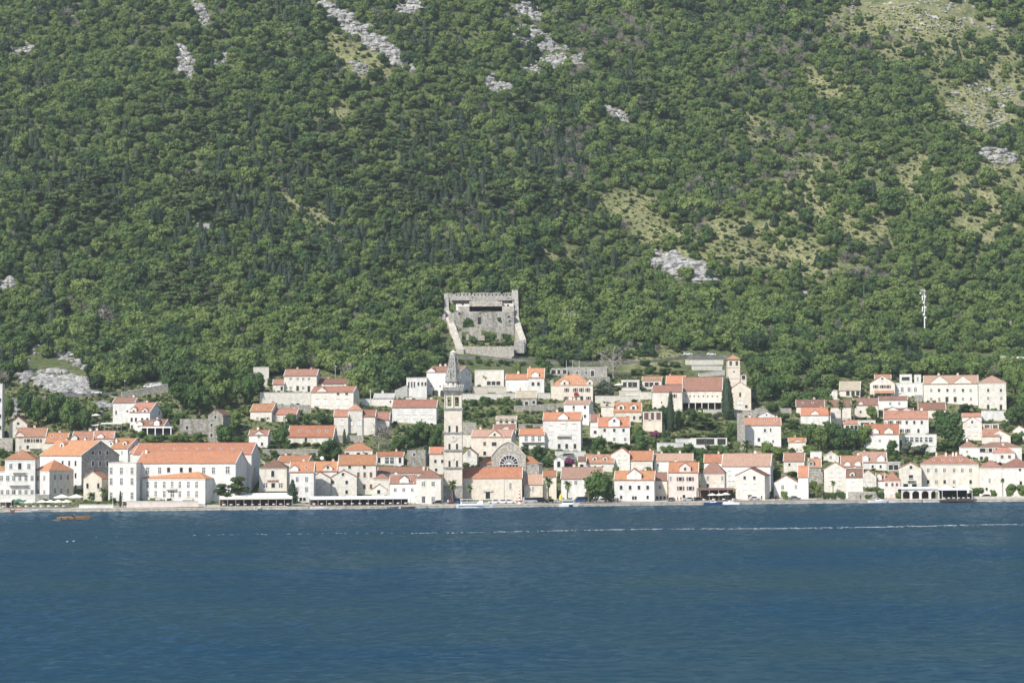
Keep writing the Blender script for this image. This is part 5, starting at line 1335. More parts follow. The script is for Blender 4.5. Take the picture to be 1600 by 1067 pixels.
rwall('F', 440, 600, 175, 192, 'white ramp wall rising toward the monastery bell tower', 'pale_stone', vt1=150, vb1=180)
rwall('F', 185, 345, 600, 650, 'white garden terrace wall left of the low modern building', 'white_plaster')
rwall('F', 300, 390, 575, 612, 'upper white garden wall joining the low modern building', 'white_plaster')
rwall('F', 470, 640, 395, 430, 'pale wall below the monastery arcade', 'pale_stone')
rwall('F', 660, 800, 400, 440, 'rubble terrace wall under the gabled church front', 'rubble_wall')
rwall('F', 680, 720, 420, 640, 'stone stair wall descending between trees and white house', 'rubble_wall', th=2)
rwall('G', 0, 240, 335, 372, 'dry stone wall across the slope left of the brown roof', 'rubble_wall')
rwall('G', 400, 520, 60, 85, 'pale road wall at the forest edge above the grove', 'pale_stone')
rwall('G', 500, 640, 400, 440, 'stone wall under the tall palms', 'cream_plaster')
rwall('G', 350, 450, 760, 830, 'rough stone wall left of the pale gable house', 'rubble_wall')
rwall('G', 620, 860, 890, 935, 'grey stone quay terrace under the green pergola', 'rubble_wall')
rwall('I', 655, 925, 350, 415, 'long white terrace wall with slits under the pyramid-roofed stone house', 'white_plaster')
rwall('I', 590, 945, 922, 955, 'low pale wall along the quay at the right edge', 'pale_stone')
rwall('I', 280, 350, 585, 625, 'white wall at the foot of the glass veranda', 'white_plaster')
rwall('I', 210, 260, 245, 290, 'shaded wall between modern block and double-gabled house', 'grey_stone')
rwall('P', 1540, 1625, 556, 574, 'white roadside wall at the upper right edge', 'white_plaster', vt1=559, vb1=582)
rwall('P', 190, 262, 614, 622, 'low grey roadside wall above the left houses', 'rubble_wall', vt1=600, vb1=612)
rwall('P', 228, 262, 600, 612, 'pale rock-cut wall where the road bends behind the trees', 'cream_plaster', vt1=596, vb1=608, Yadd=6)
rwall('P', 396, 420, 574, 604, 'pale blank wall at the forest edge left of the farmhouse', 'cream_plaster')
rwall('P', 0, 20, 685, 706, 'grey wall at the left edge below the cut-off block', 'rubble_wall')

# upper road: a thin paved strip across the slope
def road():
    mb = MB(); pts = []
    for px, py in ((20, 630), (90, 623), (150, 619), (200, 615), (262, 603), (330, 590), (420, 576), (520, 566), (620, 562), (760, 562), (900, 570), (1000, 568), (1075, 560), (1130, 560), (1200, 564), (1260, 572), (1330, 566), (1400, 566), (1480, 566), (1540, 563), (1625, 556)):
        pts.append(hit(px, py))
    L = []
    for a, b in zip(pts, pts[1:]):
        for k in range(6): L.append(a.lerp(b, k / 6))
    for a, b in zip(L, L[1:]):
        za, zb2 = terrain(a.x, a.y + 3) + .35, terrain(b.x, b.y + 3) + .35
        mb.slab([(a.x, a.y, za), (b.x, b.y, zb2), (b.x, b.y + 6, zb2), (a.x, a.y + 6, za)], 2.5)
    struct('upper_road', mb.mesh('upper_road', ['asphalt']))
    return L
ROAD = road()
# quay promenade surface
mb = MB()
for xa in range(-230, 260, 10):
    xb = xa + 10
    mb.add([(xa, shore(xa) + 1.2, 1.22), (xb, shore(xb) + 1.2, 1.22), (xb, shore(xb) + 14, 1.42), (xa, shore(xa) + 14, 1.42)], [(0, 1, 2, 3)])
struct('promenade', mb.mesh('promenade', ['quay_stone']))

# ------------------------------------------------------------------ limestone crags on the slope
def crags():
    names = {}
    rnd = random.Random(11)
    desc = ['white limestone scar running down between trees at upper left', 'long diagonal limestone slide near the top, left of centre', 'white scree patch at the very top edge, left of centre',
            'short pale rock streak left of the diagonal slide foot', 'rounded white outcrop left of the scattered top ledges', 'scattered pale ledges at the top centre', 'broken pale ledges right of the top centre outcrop',
            'small ledge group at the top edge in the centre', 'low dark-edged ledge under the rounded outcrop', 'large smooth white crag alone on the right-centre slope', 'small forked white scar near the left edge', 'tiny white rock near the top left',
            'pale rock strip at the top edge above the left scar', 'short rock strip right of the left scar', 'big grey rock slab above the parked cars at left', 'leaning grey rock at the left above the slab', 'broken rocks stepping up behind the grey slab',
            'tall grey rock face at the far left below the woods', 'wide field of pale rocks at the top right', 'scattered stones on the dry slope at right edge', 'pale rock shelf at the right edge below the dry slope', 'pale ledge beside the round dark pine',
            'small white crag behind the antenna mast', 'rocks on the grassy bank beside the left upper house', 'white crag cut by the left edge', 'lone white boulder in the woods at right', 'small white boulder group in the left woods', 'stony bank above the chapel trees at left']
    for i, (cx, cy, a, b, t) in enumerate(ROCKZ):
        mb = MB(); big = math.sqrt(a * b)
        n = int(min(290, 14 + a * b * .19))
        sparse = i in (18, 19)
        if i in (5, 6, 16): n = int(n * .55)
        if sparse: n = 150
        tr = math.radians(t)
        p0 = hit(cx, cy)
        for k in range(n):
            tries = 0
            while True:
                u, v = rnd.uniform(-1, 1), rnd.uniform(-1, 1)
                px = cx + u * a * math.cos(tr) - v * b * math.sin(tr); py = cy + u * a * math.sin(tr) + v * b * math.cos(tr); tries += 1
                if u * u + v * v < 1.1 and (rock_at(px, py) > .38 or tries > 60): break
            p = hit(px, py, 800 if py < 480 else None)
            r = rnd.uniform(.35, 1.0) * min(2.6, .9 + big * .055) * (.5 if sparse else .8 if i in (5, 6) else 1)
            # an angular block: squashed jittered polyhedron leaning into the slope
            vs = []; fs = []
            rings = [(0, .55, .9), (1, 1.0, .35), (2, .95, -.25), (3, .5, -.7)]
            m = 6; ph = rnd.random() * 6
            sx, sy, sz = rnd.uniform(1, 1.9), rnd.uniform(.7, 1.2), rnd.uniform(.6, 1.1)
            for q, rr, zz in rings:
                for j in range(m):
                    aa = ph + 2 * math.pi * j / m + rnd.uniform(-.25, .25); w = r * rr * rnd.uniform(.75, 1.15)
                    vs.append((p.x - p0.x + w * sx * math.cos(aa), p.y - p0.y + w * sy * math.sin(aa) + .2 * r * q, p.z - p0.z + zz * r * sz * rnd.uniform(.8, 1.2) + .15 * r))
            mb.ring([vs[j * m:(j + 1) * m] for j in range(4)])
        o = link('limestone_crag', mb.mesh('limestone_crag', ['limestone']), None, p0)
        tag(o, desc[i], 'rock', 'limestone outcrops on the wooded slope')
        o['kind'] = 'stuff' if sparse else 'thing'
crags()

# ------------------------------------------------------------------ plants
NPR = np.random.RandomState(3)
def quads(c, nrm, size, rs, aspect=0.75):
    """leaf-sized faces at c facing roughly nrm"""
    n = len(c)
    nrm = nrm + rs.normal(0, .55, (n, 3)); nrm /= np.linalg.norm(nrm, axis=1)[:, None] + 1e-9
    r = rs.normal(0, 1, (n, 3)); u = np.cross(nrm, r); u /= np.linalg.norm(u, axis=1)[:, None] + 1e-9
    w = np.cross(nrm, u); s = size * rs.uniform(.6, 1.3, n)[:, None]
    u = u * s * .5; w = w * s * .5 * aspect
    v = np.stack([c - u - w * .3, c - u * .1 - w, c + u - w * .1, c + u * .2 + w], 1).reshape(-1, 3)
    f = np.arange(n * 4).reshape(n, 4)
    return v, f

def blob_points(n, blobs, rs, up=.35):
    """points spread on the outside of a set of overlapping lobes"""
    C = np.array([b[:3] for b in blobs]); R = np.array([b[3:6] for b in blobs])
    wgt = (R[:, 0] * R[:, 2]); wgt = wgt / wgt.sum()
    k = rs.choice(len(blobs), n, p=wgt)
    d = rs.normal(0, 1, (n, 3)); d[:, 2] += up; d /= np.linalg.norm(d, axis=1)[:, None]
    p = C[k] + d * R[k] * rs.uniform(.72, 1.08, n)[:, None]
    return p, d

def ico(c, r, rs, mb):
    m = 7; rings = []
    for q, (a, b) in enumerate(((-.95, .3), (-.5, .85), (.1, 1), (.6, .75), (.95, .25))):
        rings.append([(c[0] + r[0] * b * math.cos(2 * math.pi * i / m + q * .4) * rs.uniform(.85, 1.1), c[1] + r[1] * b * math.sin(2 * math.pi * i / m + q * .4) * rs.uniform(.85, 1.1), c[2] + r[2] * a) for i in range(m)])
    mb.ring(rings)

def finish(name, vs, fs, mats, core=None, fcore_mat=0):
    v = np.concatenate(vs) if vs else np.zeros((0, 3)); off = 0; faces = []
    for a, f in zip(vs, fs): faces += (f + off).tolist(); off += len(a)
    v = v.tolist()
    if core:
        o = len(v); v += core.v; faces += [tuple(i + o for i in f) for f in core.f]
    me = bpy.data.meshes.new(name); me.from_pydata(v, [], faces)
    for m in mats: me.materials.append(MATS[m])
    me.update(); return me

def crown_broad(seed, n=420, leaf=.13, mat='broad_leaves', flat=1.0, lobes=9, low=.3):
    rs = np.random.RandomState(seed); blobs = [(0, 0, .52, .34, .34, .36 * flat)]
    for k in range(lobes):
        a = rs.uniform(0, 6.28); r = rs.uniform(.16, .34); z = rs.uniform(low, .82)
        s = rs.uniform(.13, .24) * (1.15 - .5 * abs(z - .5)); blobs.append((r * math.cos(a), r * math.sin(a), z, s, s, s * .85 * flat))
    p, d = blob_points(n, blobs, rs); v, f = quads(p, d, leaf, rs)
    core = MB()
    for b in blobs: ico(b[:3], [q * .82 for q in b[3:6]], rs, core)
    return finish('crown', [v], [f], [mat], core)

def crown_cone(seed, mat='conifer_leaves', rad=.3, n=420, z0=.08):
    rs = np.random.RandomState(seed); z = z0 + (1 - z0) * (1 - np.sqrt(rs.uniform(0, 1, n))); a = rs.uniform(0, 6.28, n)
    tier = (np.sin(z * 40 + rs.uniform(0, 6)) * .5 + .5); r = rad * (1 - z) ** .85 * (.72 + .35 * tier) * rs.uniform(.8, 1.1, n) + .015
    p = np.stack([r * np.cos(a), r * np.sin(a), z - .04 * tier], 1); d = np.stack([np.cos(a), np.sin(a), np.full(n, .5)], 1)
    v, f = quads(p, d, .1, rs); core = MB()
    core.ring([[(rad * (1 - q) ** .85 * .72 * math.cos(i * 1.047), rad * (1 - q) ** .85 * .72 * math.sin(i * 1.047), q) for i in range(6)] for q in (z0 + .02, .3, .6, .93)])
    return finish('crown', [v], [f], [mat], core)

def crown_cypress(seed, mat='conifer_leaves', n=420):
    rs = np.random.RandomState(seed); z = rs.uniform(.04, 1, n); a = rs.uniform(0, 6.28, n)
    prof = lambda q: .5 * np.minimum(1, (q / .18 + .3)) * np.maximum(0, 1 - ((q - .25) / .78).clip(0) ** 2.0) ** .7 if hasattr(q, 'clip') else .5 * min(1, q / .18 + .3) * max(0, 1 - max(0, (q - .25) / .78) ** 2.0) ** .7
    r = prof(z) * rs.uniform(.85, 1.08, n)
    p = np.stack([r * np.cos(a), r * np.sin(a), z], 1); d = np.stack([np.cos(a), np.sin(a), np.full(n, .6)], 1)
    # cypress is narrow: width is scaled separately, so keep leaves small
    v, f = quads(p, d, .09, rs, .8); core = MB()
    core.ring([[(prof(q) * .86 * math.cos(i * .785), prof(q) * .86 * math.sin(i * .785), q) for i in range(8)] for q in (.03, .2, .4, .6, .8, .95)])
    return finish('crown', [v], [f], [mat], core)

def crown_pine(seed, mat='pine_leaves', n=380, lobes=7):
    rs = np.random.RandomState(seed); blobs = []
    for k in range(lobes):
        a = rs.uniform(0, 6.28); r = rs.uniform(.05, .34); z = rs.uniform(.5, .88) - r * .35
        s = rs.uniform(.14, .24); blobs.append((r * math.cos(a), r * math.sin(a), z, s, s, s * .42))
    p, d = blob_points(n, blobs, rs, .6); v, f = quads(p, d, .1, rs); core = MB()
    for b in blobs: ico(b[:3], [q * .8 for q in b[3:6]], rs, core)
    return finish('crown', [v], [f], [mat], core)

def branches(seed, mat='dead_wood', n=16, thick=.02):
    rs = random.Random(seed); mb = MB()
    mb.tube([(0, 0, -.05), (.01, .01, .4), (.02, 0, .8)], [.03, .022, .01], 5)
    for k in range(n):
        a = rs.uniform(0, 6.28); z = rs.uniform(.2, .75); L = rs.uniform(.25, .5) * (1.1 - z * .5)
        p = [(0, 0, z), (L * .5 * math.cos(a), L * .5 * math.sin(a), z + L * .35), (L * math.cos(a + .2), L * math.sin(a + .2), min(1, z + L * .75))]
        mb.tube(p, [thick * .7, thick * .45, thick * .15], 4)
        for q in range(4):
            b = a + rs.uniform(-.9, .9); s = Vector(p[1]).lerp(Vector(p[2]), rs.uniform(0, .9)); l = L * rs.uniform(.25, .5)
            mb.tube([s, s + Vector((l * math.cos(b), l * math.sin(b), l * .6))], [thick * .3, thick * .1], 3)
    return mb.mesh('branches', [mat])

def twiggy(seed):
    rs = np.random.RandomState(seed); n = 330
    d = rs.normal(0, 1, (n, 3)); d[:, 2] += .3; d /= np.linalg.norm(d, axis=1)[:, None]
    p = np.array([0, 0, .52]) + d * np.array([.42, .42, .42]) * rs.uniform(.4, 1.05, n)[:, None]
    v, f = quads(p, np.roll(d, 1, axis=1), .13, rs, .16)
    return finish('crown', [v], [f], ['bare_twigs'], None)

def trunk_mesh(seed, top=.62, r=.035):
    rs = random.Random(seed); mb = MB(); mb.tube([(0, 0, -.12), (.01, 0, .1), (rs.uniform(-.03, .03), rs.uniform(-.03, .03), top * .6), (0, 0, top)], [r * 1.3, r, r * .75, r * .35], 6)
    for k in range(4):
        a = k * 1.6 + rs.random(); mb.tube([(0, 0, top * .45), (.12 * math.cos(a), .12 * math.sin(a), top * .75), (.24 * math.cos(a), .24 * math.sin(a), top)], [r * .5, r * .35, r * .12], 4)
    return mb.mesh('trunk', ['bark'])

def palm_meshes(seed, lean=0):
    rs = random.Random(seed); mb = MB()
    mb.tube([(0, 0, -.05), (.02, 0, .03), (.03, 0, .4), (0, 0, .8)], [.10, .075, .06, .08], 7)
    tr = mb.mesh('trunk', ['bark'])
    mb = MB()
    for k in range(46):
        a = k * 2.4 + rs.random() * .4; e = rs.uniform(-.75, 1.45); L = rs.uniform(.42, .55); pts = []; p = Vector((0, 0, 0))
        for q in range(5):
            pts.append(p.copy()); p = p + Vector((math.cos(a) * math.cos(e), math.sin(a) * math.cos(e), math.sin(e))) * L / 4; e -= .34
        side = Vector((-math.sin(a), math.cos(a), 0)); W = [.012, .055, .07, .05, .008]
        vs = []
        for pt, w in zip(pts, W): vs += [pt - side * w - Vector((0, 0, w * .5)), pt, pt + side * w - Vector((0, 0, w * .5))]
        fs = []
        for q in range(4): fs += [(q * 3, q * 3 + 1, q * 3 + 4, q * 3 + 3), (q * 3 + 1, q * 3 + 2, q * 3 + 5, q * 3 + 4)]
        mb.add(vs, fs)
    return tr, mb.mesh('fronds', ['palm_leaves'])

BROAD = [crown_broad(s, 460, .12) for s in range(5)]
LIGHT = [crown_broad(10 + s, 460, .12, 'light_leaves') for s in range(2)]
GARDEN = [crown_broad(20 + s, 620, .10, 'garden_leaves', 1.0, 13, .16) for s in range(4)]
CONE = [crown_cone(40 + s, rad=.46) for s in range(3)]
CYP = [crown_cypress(50 + s) for s in range(2)]
PINE = [crown_pine(60 + s) for s in range(3)]
OLIVE = [crown_broad(70, 520, .09, 'olive_leaves', .9), crown_broad(71, 520, .09, 'scrub_leaves', .9)]
FLOWER = [crown_broad(75, 420, .12, 'flower_leaves', .8, 6)]
TWIG = [twiggy(80), twiggy(81)]
BR = [branches(90), branches(91)]
SCRUB = [crown_broad(95 + s, 200, .17, 'scrub_leaves', .8, 5) for s in range(2)]
BUSH = [crown_broad(98 + s, 220, .15, 'broad_leaves', .85, 5) for s in range(2)]
TRUNKS = [trunk_mesh(s) for s in range(3)]; PINETRUNK = trunk_mesh(7, .72, .028)
PALM = [palm_meshes(s) for s in range(2)]

KINDS = {'b': (GARDEN, TRUNKS, 'broadleaf_tree'), 'd': (BROAD, TRUNKS, 'broadleaf_tree'), 'y': (CYP, TRUNKS, 'cypress_tree'), 'n': (PINE, [PINETRUNK], 'pine_tree'), 'c': (CONE, TRUNKS, 'conifer_tree'),
         'o': (OLIVE[:1], TRUNKS, 'olive_tree'), 'v': (OLIVE[1:], TRUNKS, 'broadleaf_tree'), 's': (GARDEN, None, 'shrub'), 'S': (OLIVE[1:], None, 'shrub'), 'f': (FLOWER, None, 'flowering_shrub'), 'x': (TWIG, BR, 'bare_tree')}
CATS = {'broadleaf_tree': 'tree', 'cypress_tree': 'tree', 'pine_tree': 'tree', 'conifer_tree': 'tree', 'olive_tree': 'tree', 'shrub': 'bush', 'flowering_shrub': 'bush', 'bare_tree': 'tree', 'palm_tree': 'palm tree'}
TREES_AT = []
HOLD = {}
_tn = [0]
def tree(kind, px, py, w, h, label, group=None, Y=None, pos=None, push=0.0, mesh=None):
    """w, h: size in photo pixels at its own distance (or metres when pos is given)"""
    k = _tn[0]; _tn[0] += 1; rs = random.Random(k * 13 + 5)
    if pos is None:
        p = hit(px, py) if Y is None else at(px, py, Y)
        if push: p = at(px, py, p.y + push)
        p.y = max(p.y, shore(p.x) + 3)
        if py > 775: p.y = shore(p.x) + (4.5 if kind != 's' else 5.5)
        p = at(px, py, p.y)
        if py > 775: p.z = 1.2
        s = p.y / F_PX; W, Hh = w * s, h * s
    else: p = Vector(pos); W, Hh = w, h
    if kind == 'p':
        nm = 'palm_tree'; root = bpy.data.objects.new(nm, None); tm, fm = PALM[k % 2]; sx = Hh
        parts = (('trunk', tm), ('fronds', fm))
        sc = (W, W, Hh)
    else:
        crowns, trunks, nm = KINDS[kind]; root = bpy.data.objects.new(nm, None)
        cm = mesh or crowns[rs.randrange(len(crowns))]
        parts = [('crown', cm)]
        if trunks: parts.append(('trunk' if kind != 'x' else 'branches', trunks[rs.randrange(len(trunks))]))
        base_w = {'c': .9, 'n': 1.0, 'y': 1.0}.get(kind, 1.02)
        sc = (W / base_w, W / base_w, Hh if kind in 'cyn' else Hh / .95)
    COL.objects.link(root); root.location = p; root.rotation_euler = (0, 0, rs.random() * 6.28)
    z0 = 0
    if kind in 'sSf': z0 = -.12 * Hh
    for n_, me in parts:
        o = link(n_, me, root, (0, 0, z0)); o.scale = sc
        if n_ == 'fronds': o.scale = (W * 1.15,) * 3; o.location = (0, 0, max(Hh * .8, Hh - W * .5))
        if n_ == 'crown' and me.name not in HOLD: HOLD[me.name] = o
    tag(root, label, CATS[nm], group)
    TREES_AT.append((p.x, p.y, W / 2))
    return root

def T(kind, px, py, w, h, label, **k): return tree(kind, px, py, w, h, label, **k)
# left shore and left hillside
T('b', 12, 660, 24, 46, 'dark tree between the cut-off block and the gabled chapel house')
T('b', 40, 652, 30, 44, 'broad dark tree directly behind the gabled chapel house'); T('b', 62, 664, 32, 46, 'dark round tree right of the gabled chapel house')
T('b', 84, 662, 36, 50, 'large tree below the white sedan on the upper road'); T('b', 108, 672, 38, 52, 'widest crown of the grove above the palace roofs'); T('b', 132, 674, 30, 38, 'bright green round tree left of the white parasol')
T('d', 146, 652, 20, 26, 'light tree on the dry bank below the upper road'); T('s', 166, 657, 16, 14, 'bush beside the blank white house wall'); T('s', 118, 683, 18, 9, 'low bush peeping over the palace ridge')
T('s', 18, 702, 20, 20, 'shrub on the grey wall at the left edge'); T('s', 6, 716, 16, 16, 'shrub lowest at the left edge')
T('p', 143, 783, 17, 22, 'shorter palm in front of the yellow chapel'); T('p', 161, 783, 18, 30, 'taller palm in front of the yellow chapel')
T('y', 188, 783, 4.5, 26, 'thin cypress in front of the flat white hotel wing')
T('s', 222, 684, 18, 14, 'rounded bush in front of the columned porch')
for px, n in ((236, 'first'), (252, 'second'), (270, 'third'), (288, 'fourth')): T('b', px, 694, 24, 16, n + ' bush from the left in the row over the hotel ridge')
T('b', 308, 694, 20, 20, 'bush at the foot of the tall gabled ruin'); T('b', 372, 696, 30, 16, 'bush row end right of the ivy, over the hotel ridge')
T('s', 316, 672, 10, 16, 'small plant growing inside the roofless ruin wall')
T('b', 352, 694, 34, 34, 'ivy mass hanging on the right side of the tall ruin'); T('b', 366, 672, 32, 32, 'ivy-covered mound behind the tall gabled ruin')
T('b', 262, 655, 26, 26, 'tree right of the two-pediment house'); T('b', 280, 662, 24, 18, 'low tree behind the roofless ruin wall')
T('b', 284, 640, 42, 46, 'big tree left of the road bend above the ruin'); T('b', 312, 648, 46, 50, 'biggest rounded tree above the roofless ruin'); T('b', 338, 640, 36, 46, 'tall tree behind the top of the ruin')
T('b', 358, 636, 38, 44, 'dark tree above the ivy-covered ruin'); T('b', 384, 634, 36, 52, 'dark tree left of the pale blank wall'); T('b', 402, 618, 34, 40, 'dark tree touching the pale blank wall'); T('v', 386, 650, 22, 20, 'dry yellowish shrub tree above the skylight cottage'); T('b', 330, 606, 40, 30, 'tree at the roadside above the big rounded tree')
T('n', 349, 782, 42, 38, 'low spreading pine left of the cream awning'); T('n', 374, 782, 52, 50, 'tall spreading pine against the grey hotel side wall')
# centre left
T('b', 437, 702, 30, 40, 'tree between the small arched-gable house and the long orange barn'); T('b', 446, 703, 22, 18, 'low bush in front of the tree by the arched-gable house')
T('b', 456, 665, 22, 20, 'tree right of the low cream cottage'); T('b', 480, 665, 20, 20, 'round dark tree in the middle of the cottage row'); T('b', 504, 664, 22, 18, 'tree right of the garden palm'); T('b', 517, 664, 16, 14, 'light green bush left of the tower house')
T('p', 497, 664, 10, 26, 'garden palm above the long orange barn'); T('b', 519, 722, 40, 38, 'big round light-green tree left of the red-roofed stone house')
T('c', 457, 786, 26, 44, 'conifer standing on the quay between the two awnings'); T('y', 538, 694, 6, 24, 'small cypress right of the long orange barn'); T('s', 549, 684, 14, 9, 'bush on the garden wall below the tower house')
for px, n in ((462, 'left'), (478, 'middle'), (494, 'right')): T('s', px, 697, 17, 7, n + ' clipped bush in front of the orange barn')
T('s', 425, 702, 22, 9, 'shrub on the wall right of the hotel gable'); T('s', 427, 714, 14, 14, 'shrub on the grey wall behind the villa')
T('x', 592, 702, 32, 42, 'leafless grey tree left of the long white house'); T('x', 606, 698, 24, 34, 'smaller leafless tree in front of the long white house'); T('s', 553, 640, 26, 8, 'vine pergola foliage above the tower house')
T('v', 423, 607, 14, 18, 'dry shrub left of the annex'); T('s', 419, 656, 22, 6, 'hedge under the skylight cottage')
# centre
T('b', 644, 698, 30, 34, 'leftmost tree of the grove beside the bell tower'); T('b', 662, 696, 34, 40, 'largest tree of the grove beside the bell tower'); T('b', 681, 702, 26, 42, 'tree touching the bell tower shaft on its left'); T('b', 622, 706, 28, 28, 'low tree of the grove, below the bare tree'); T('s', 688, 737, 9, 13, 'small tree at the bell tower foot')
T('p', 707, 781, 19, 38, 'palm in front of the bell tower base'); T('p', 734, 781, 13, 31, 'palm in front of the nave wall')
for i, (px, py, w) in enumerate(((727, 640, 16), (740, 634, 20), (757, 632, 16), (768, 631, 14), (785, 632, 20), (730, 655, 18), (748, 652, 22), (768, 650, 22), (788, 646, 20), (806, 640, 22))):
    T('s', px, py, w, 10 + (i % 3) * 3, ['round bush closest right of the spire columns', 'bush on the terrace, second right of the spire', 'bush in the middle of the upper terrace garden', 'small upright bush in the upper terrace garden', 'wide bush at the end of the upper terrace garden',
      'bush closest to the tower on the lower garden strip', 'second bush of the lower garden strip', 'third bush of the lower garden strip', 'fourth bush of the lower garden strip', 'bush left of the low tan-roofed stone house'][i])
T('p', 758, 604, 12, 20, 'small dark palm in front of the flat cream building'); T('d', 741, 600, 12, 18, 'dark tree right behind the spire house')
T('b', 842, 724, 30, 30, 'round olive-green tree right of the fan window'); T('b', 853, 730, 22, 18, 'dark tree at the right foot of the round olive-green tree'); T('b', 935, 710, 28, 30, 'dark tree below the high-gable white house'); T('b', 938, 714, 24, 14, 'bright bush at the foot of the tree below the high-gable house')
T('f', 888, 728, 20, 16, 'dark reddish shrub beside the wayside chapel'); T('b', 930, 784, 46, 52, 'huge round tree on the quay right of the long pinkish roof'); T('b', 947, 782, 32, 44, 'right half of the quay tree mass near the white house')
T('p', 857, 782, 19, 42, 'tall palm in front of the ochre house'); T('p', 887, 782, 17, 35, 'palm in front of the long pinkish-roofed house'); T('p', 920, 783, 19, 36, 'palm standing before the huge round tree')
T('b', 853, 590, 22, 26, 'round tree behind the top terrace houses'); T('o', 950, 622, 28, 28, 'grey-green olive tree right of the guest house'); T('o', 938, 618, 18, 18, 'smaller grey-green tree left of the olive'); T('x', 958, 592, 52, 54, 'big leafless round tree at the forest edge right of the carport')
T('b', 811, 638, 16, 15, 'dark bush left of the low tan-roofed stone house'); T('b', 989, 692, 20, 28, 'tree right of the high-gable white house'); T('b', 1001, 703, 22, 26, 'light round tree above the plain orange roof'); T('s', 970, 700, 40, 8, 'hedge between the red-roofed house and the garden trees')
T('b', 810, 588, 12, 22, 'slim dark tree between cream building and white top house'); T('s', 930, 625, 12, 12, 'bush at the guest house corner'); T('s', 860, 618, 14, 22, 'slim bush left of the guest house'); T('S', 880, 712, 60, 6, 'low planting on the white terrace wall'); T('S', 838, 662, 26, 10, 'dry grass tuft garden beside the tall white apartment house')
T('b', 962, 742, 12, 14, 'little tree behind the white central-gable shore house')
# monastery quarter
T('b', 1000, 695, 24, 26, 'round tree left of the wooden shed'); T('b', 1012, 664, 20, 22, 'tree between arched-dormer house and monastery'); T('y', 1048, 674, 12.5, 62, 'slim dark cypress left of the monastery arcade'); T('y', 1137, 656, 20, 66, 'tallest thick cypress in front of the monastery church')
T('b', 1040, 664, 20, 32, 'tree left of the slim cypress'); T('b', 1064, 668, 22, 30, 'tree right of the slim cypress'); T('b', 1082, 660, 18, 24, 'round tree in front of the monastery arcade'); T('b', 1099, 660, 20, 17, 'clipped bush in front of the arcade, middle'); T('o', 1119, 658, 14, 14, 'grey-green bush left of the thick cypress')
T('y', 1038, 684, 5, 24, 'thin young cypress by the garden terrace'); T('y', 1044, 686, 5, 18, 'shorter thin cypress by the garden terrace'); T('b', 1144, 692, 28, 34, 'round tree below the thick cypress'); T('v', 1150, 716, 15, 30, 'yellow-green tree right of the modern building'); T('p', 1166, 714, 20, 24, 'bushy palm below the white skylight house')
T('f', 1022, 684, 18, 12, 'purple flowering bush under the wooden shed'); T('S', 1075, 684, 50, 10, 'yellowish vines on the left half of the garden terrace'); T('S', 1115, 684, 44, 10, 'yellowish vines on the right half of the garden terrace'); T('S', 1100, 668, 60, 12, 'dry vegetable patch below the arcade')
for i, px in enumerate((1042, 1060, 1078, 1098, 1118, 1132)): T('b' if i % 2 else 's', px, 712 + (i % 2) * 6, 24, 18 + (i % 3) * 3, ['first', 'second', 'third', 'fourth', 'fifth', 'sixth'][i] + ' tree from the left along the foot of the modern building garden')
T('s', 1014, 740, 14, 14, 'bush between two pale houses behind the shore'); T('o', 1122, 707, 12, 8, 'grey round bush under the modern building'); T('b', 1042, 694, 16, 12, 'dark clipped bush on white garden wall'); T('b', 1092, 736, 14, 18, 'shrub right of the solar-panel roof house'); T('b', 1020, 700, 16, 20, 'leafy bush under the shed')
for i, (px, py, w, h) in enumerate(((1182, 612, 30, 36), (1196, 626, 36, 40), (1216, 622, 36, 38), (1206, 648, 30, 20), (1232, 640, 34, 30), (1262, 640, 38, 30), (1288, 636, 34, 34), (1302, 608, 34, 26), (1222, 660, 28, 16), (1180, 590, 30, 34), (1238, 612, 36, 30), (1270, 606, 34, 30))):
    T('b', px, py, w, h, ['tree right behind the monastery bell tower', 'round tree right of the monastery church front', 'broad tree in the centre of the grove right of the church', 'low tree at the bottom of the grove right of the church', 'pale round tree above the stone garden',
      'widest round tree above the brown roof', 'tree left of the stone walled box', 'dark tree at the road wall above the grove', 'small round tree left of the brown roof', 'tall tree on the road above the bell tower porch', 'tree at the upper edge of the church-side grove', 'tree under the pale road wall'][i])
# right quarter
T('b', 1240, 672, 20, 18, 'bush between the white skylight house and the bright-roofed small house')
for i, (px, py, w, h) in enumerate(((1243, 700, 28, 28), (1262, 704, 30, 44), (1281, 706, 32, 42), (1298, 700, 30, 44), (1316, 704, 32, 38), (1334, 704, 30, 38), (1349, 700, 26, 38), (1268, 712, 34, 18), (1322, 716, 26, 14))):
    T('b', px, py, w, h, ['leftmost tree of the dark grove below the palms', 'second tree of the dark grove, tall', 'third tree of the dark grove, wide', 'centre tree of the dark grove, under the left palm', 'bluish tree in the dark grove under the middle palm', 'tree in the dark grove under the right palm',
       'rightmost tree of the dark grove', 'low bright bush at the grove foot, left', 'low bush at the grove foot, right'][i])
T('p', 1296, 670, 17, 46, 'left palm of three tall palms'); T('p', 1315, 672, 17, 48, 'middle palm of three tall palms'); T('p', 1335, 662, 17, 40, 'right palm of three tall palms, fuller'); T('b', 1363, 660, 22, 28, 'round tree right of the three tall palms'); T('p', 1348, 618, 12, 16, 'small palm by the tan-roofed veranda'); T('p', 1315, 614, 10, 14, 'small palm left of the tan-roofed veranda')
T('b', 1393, 712, 22, 26, 'round green tree right of the two-arched-gable house'); T('S', 1365, 712, 14, 14, 'light bush under the two-arched-gable house'); T('o', 1416, 714, 22, 24, 'grey-green tree below the glass veranda, left'); T('o', 1436, 714, 34, 20, 'wide grey-green bushes below the glass veranda'); T('s', 1394, 722, 14, 12, 'bush under the round green tree')
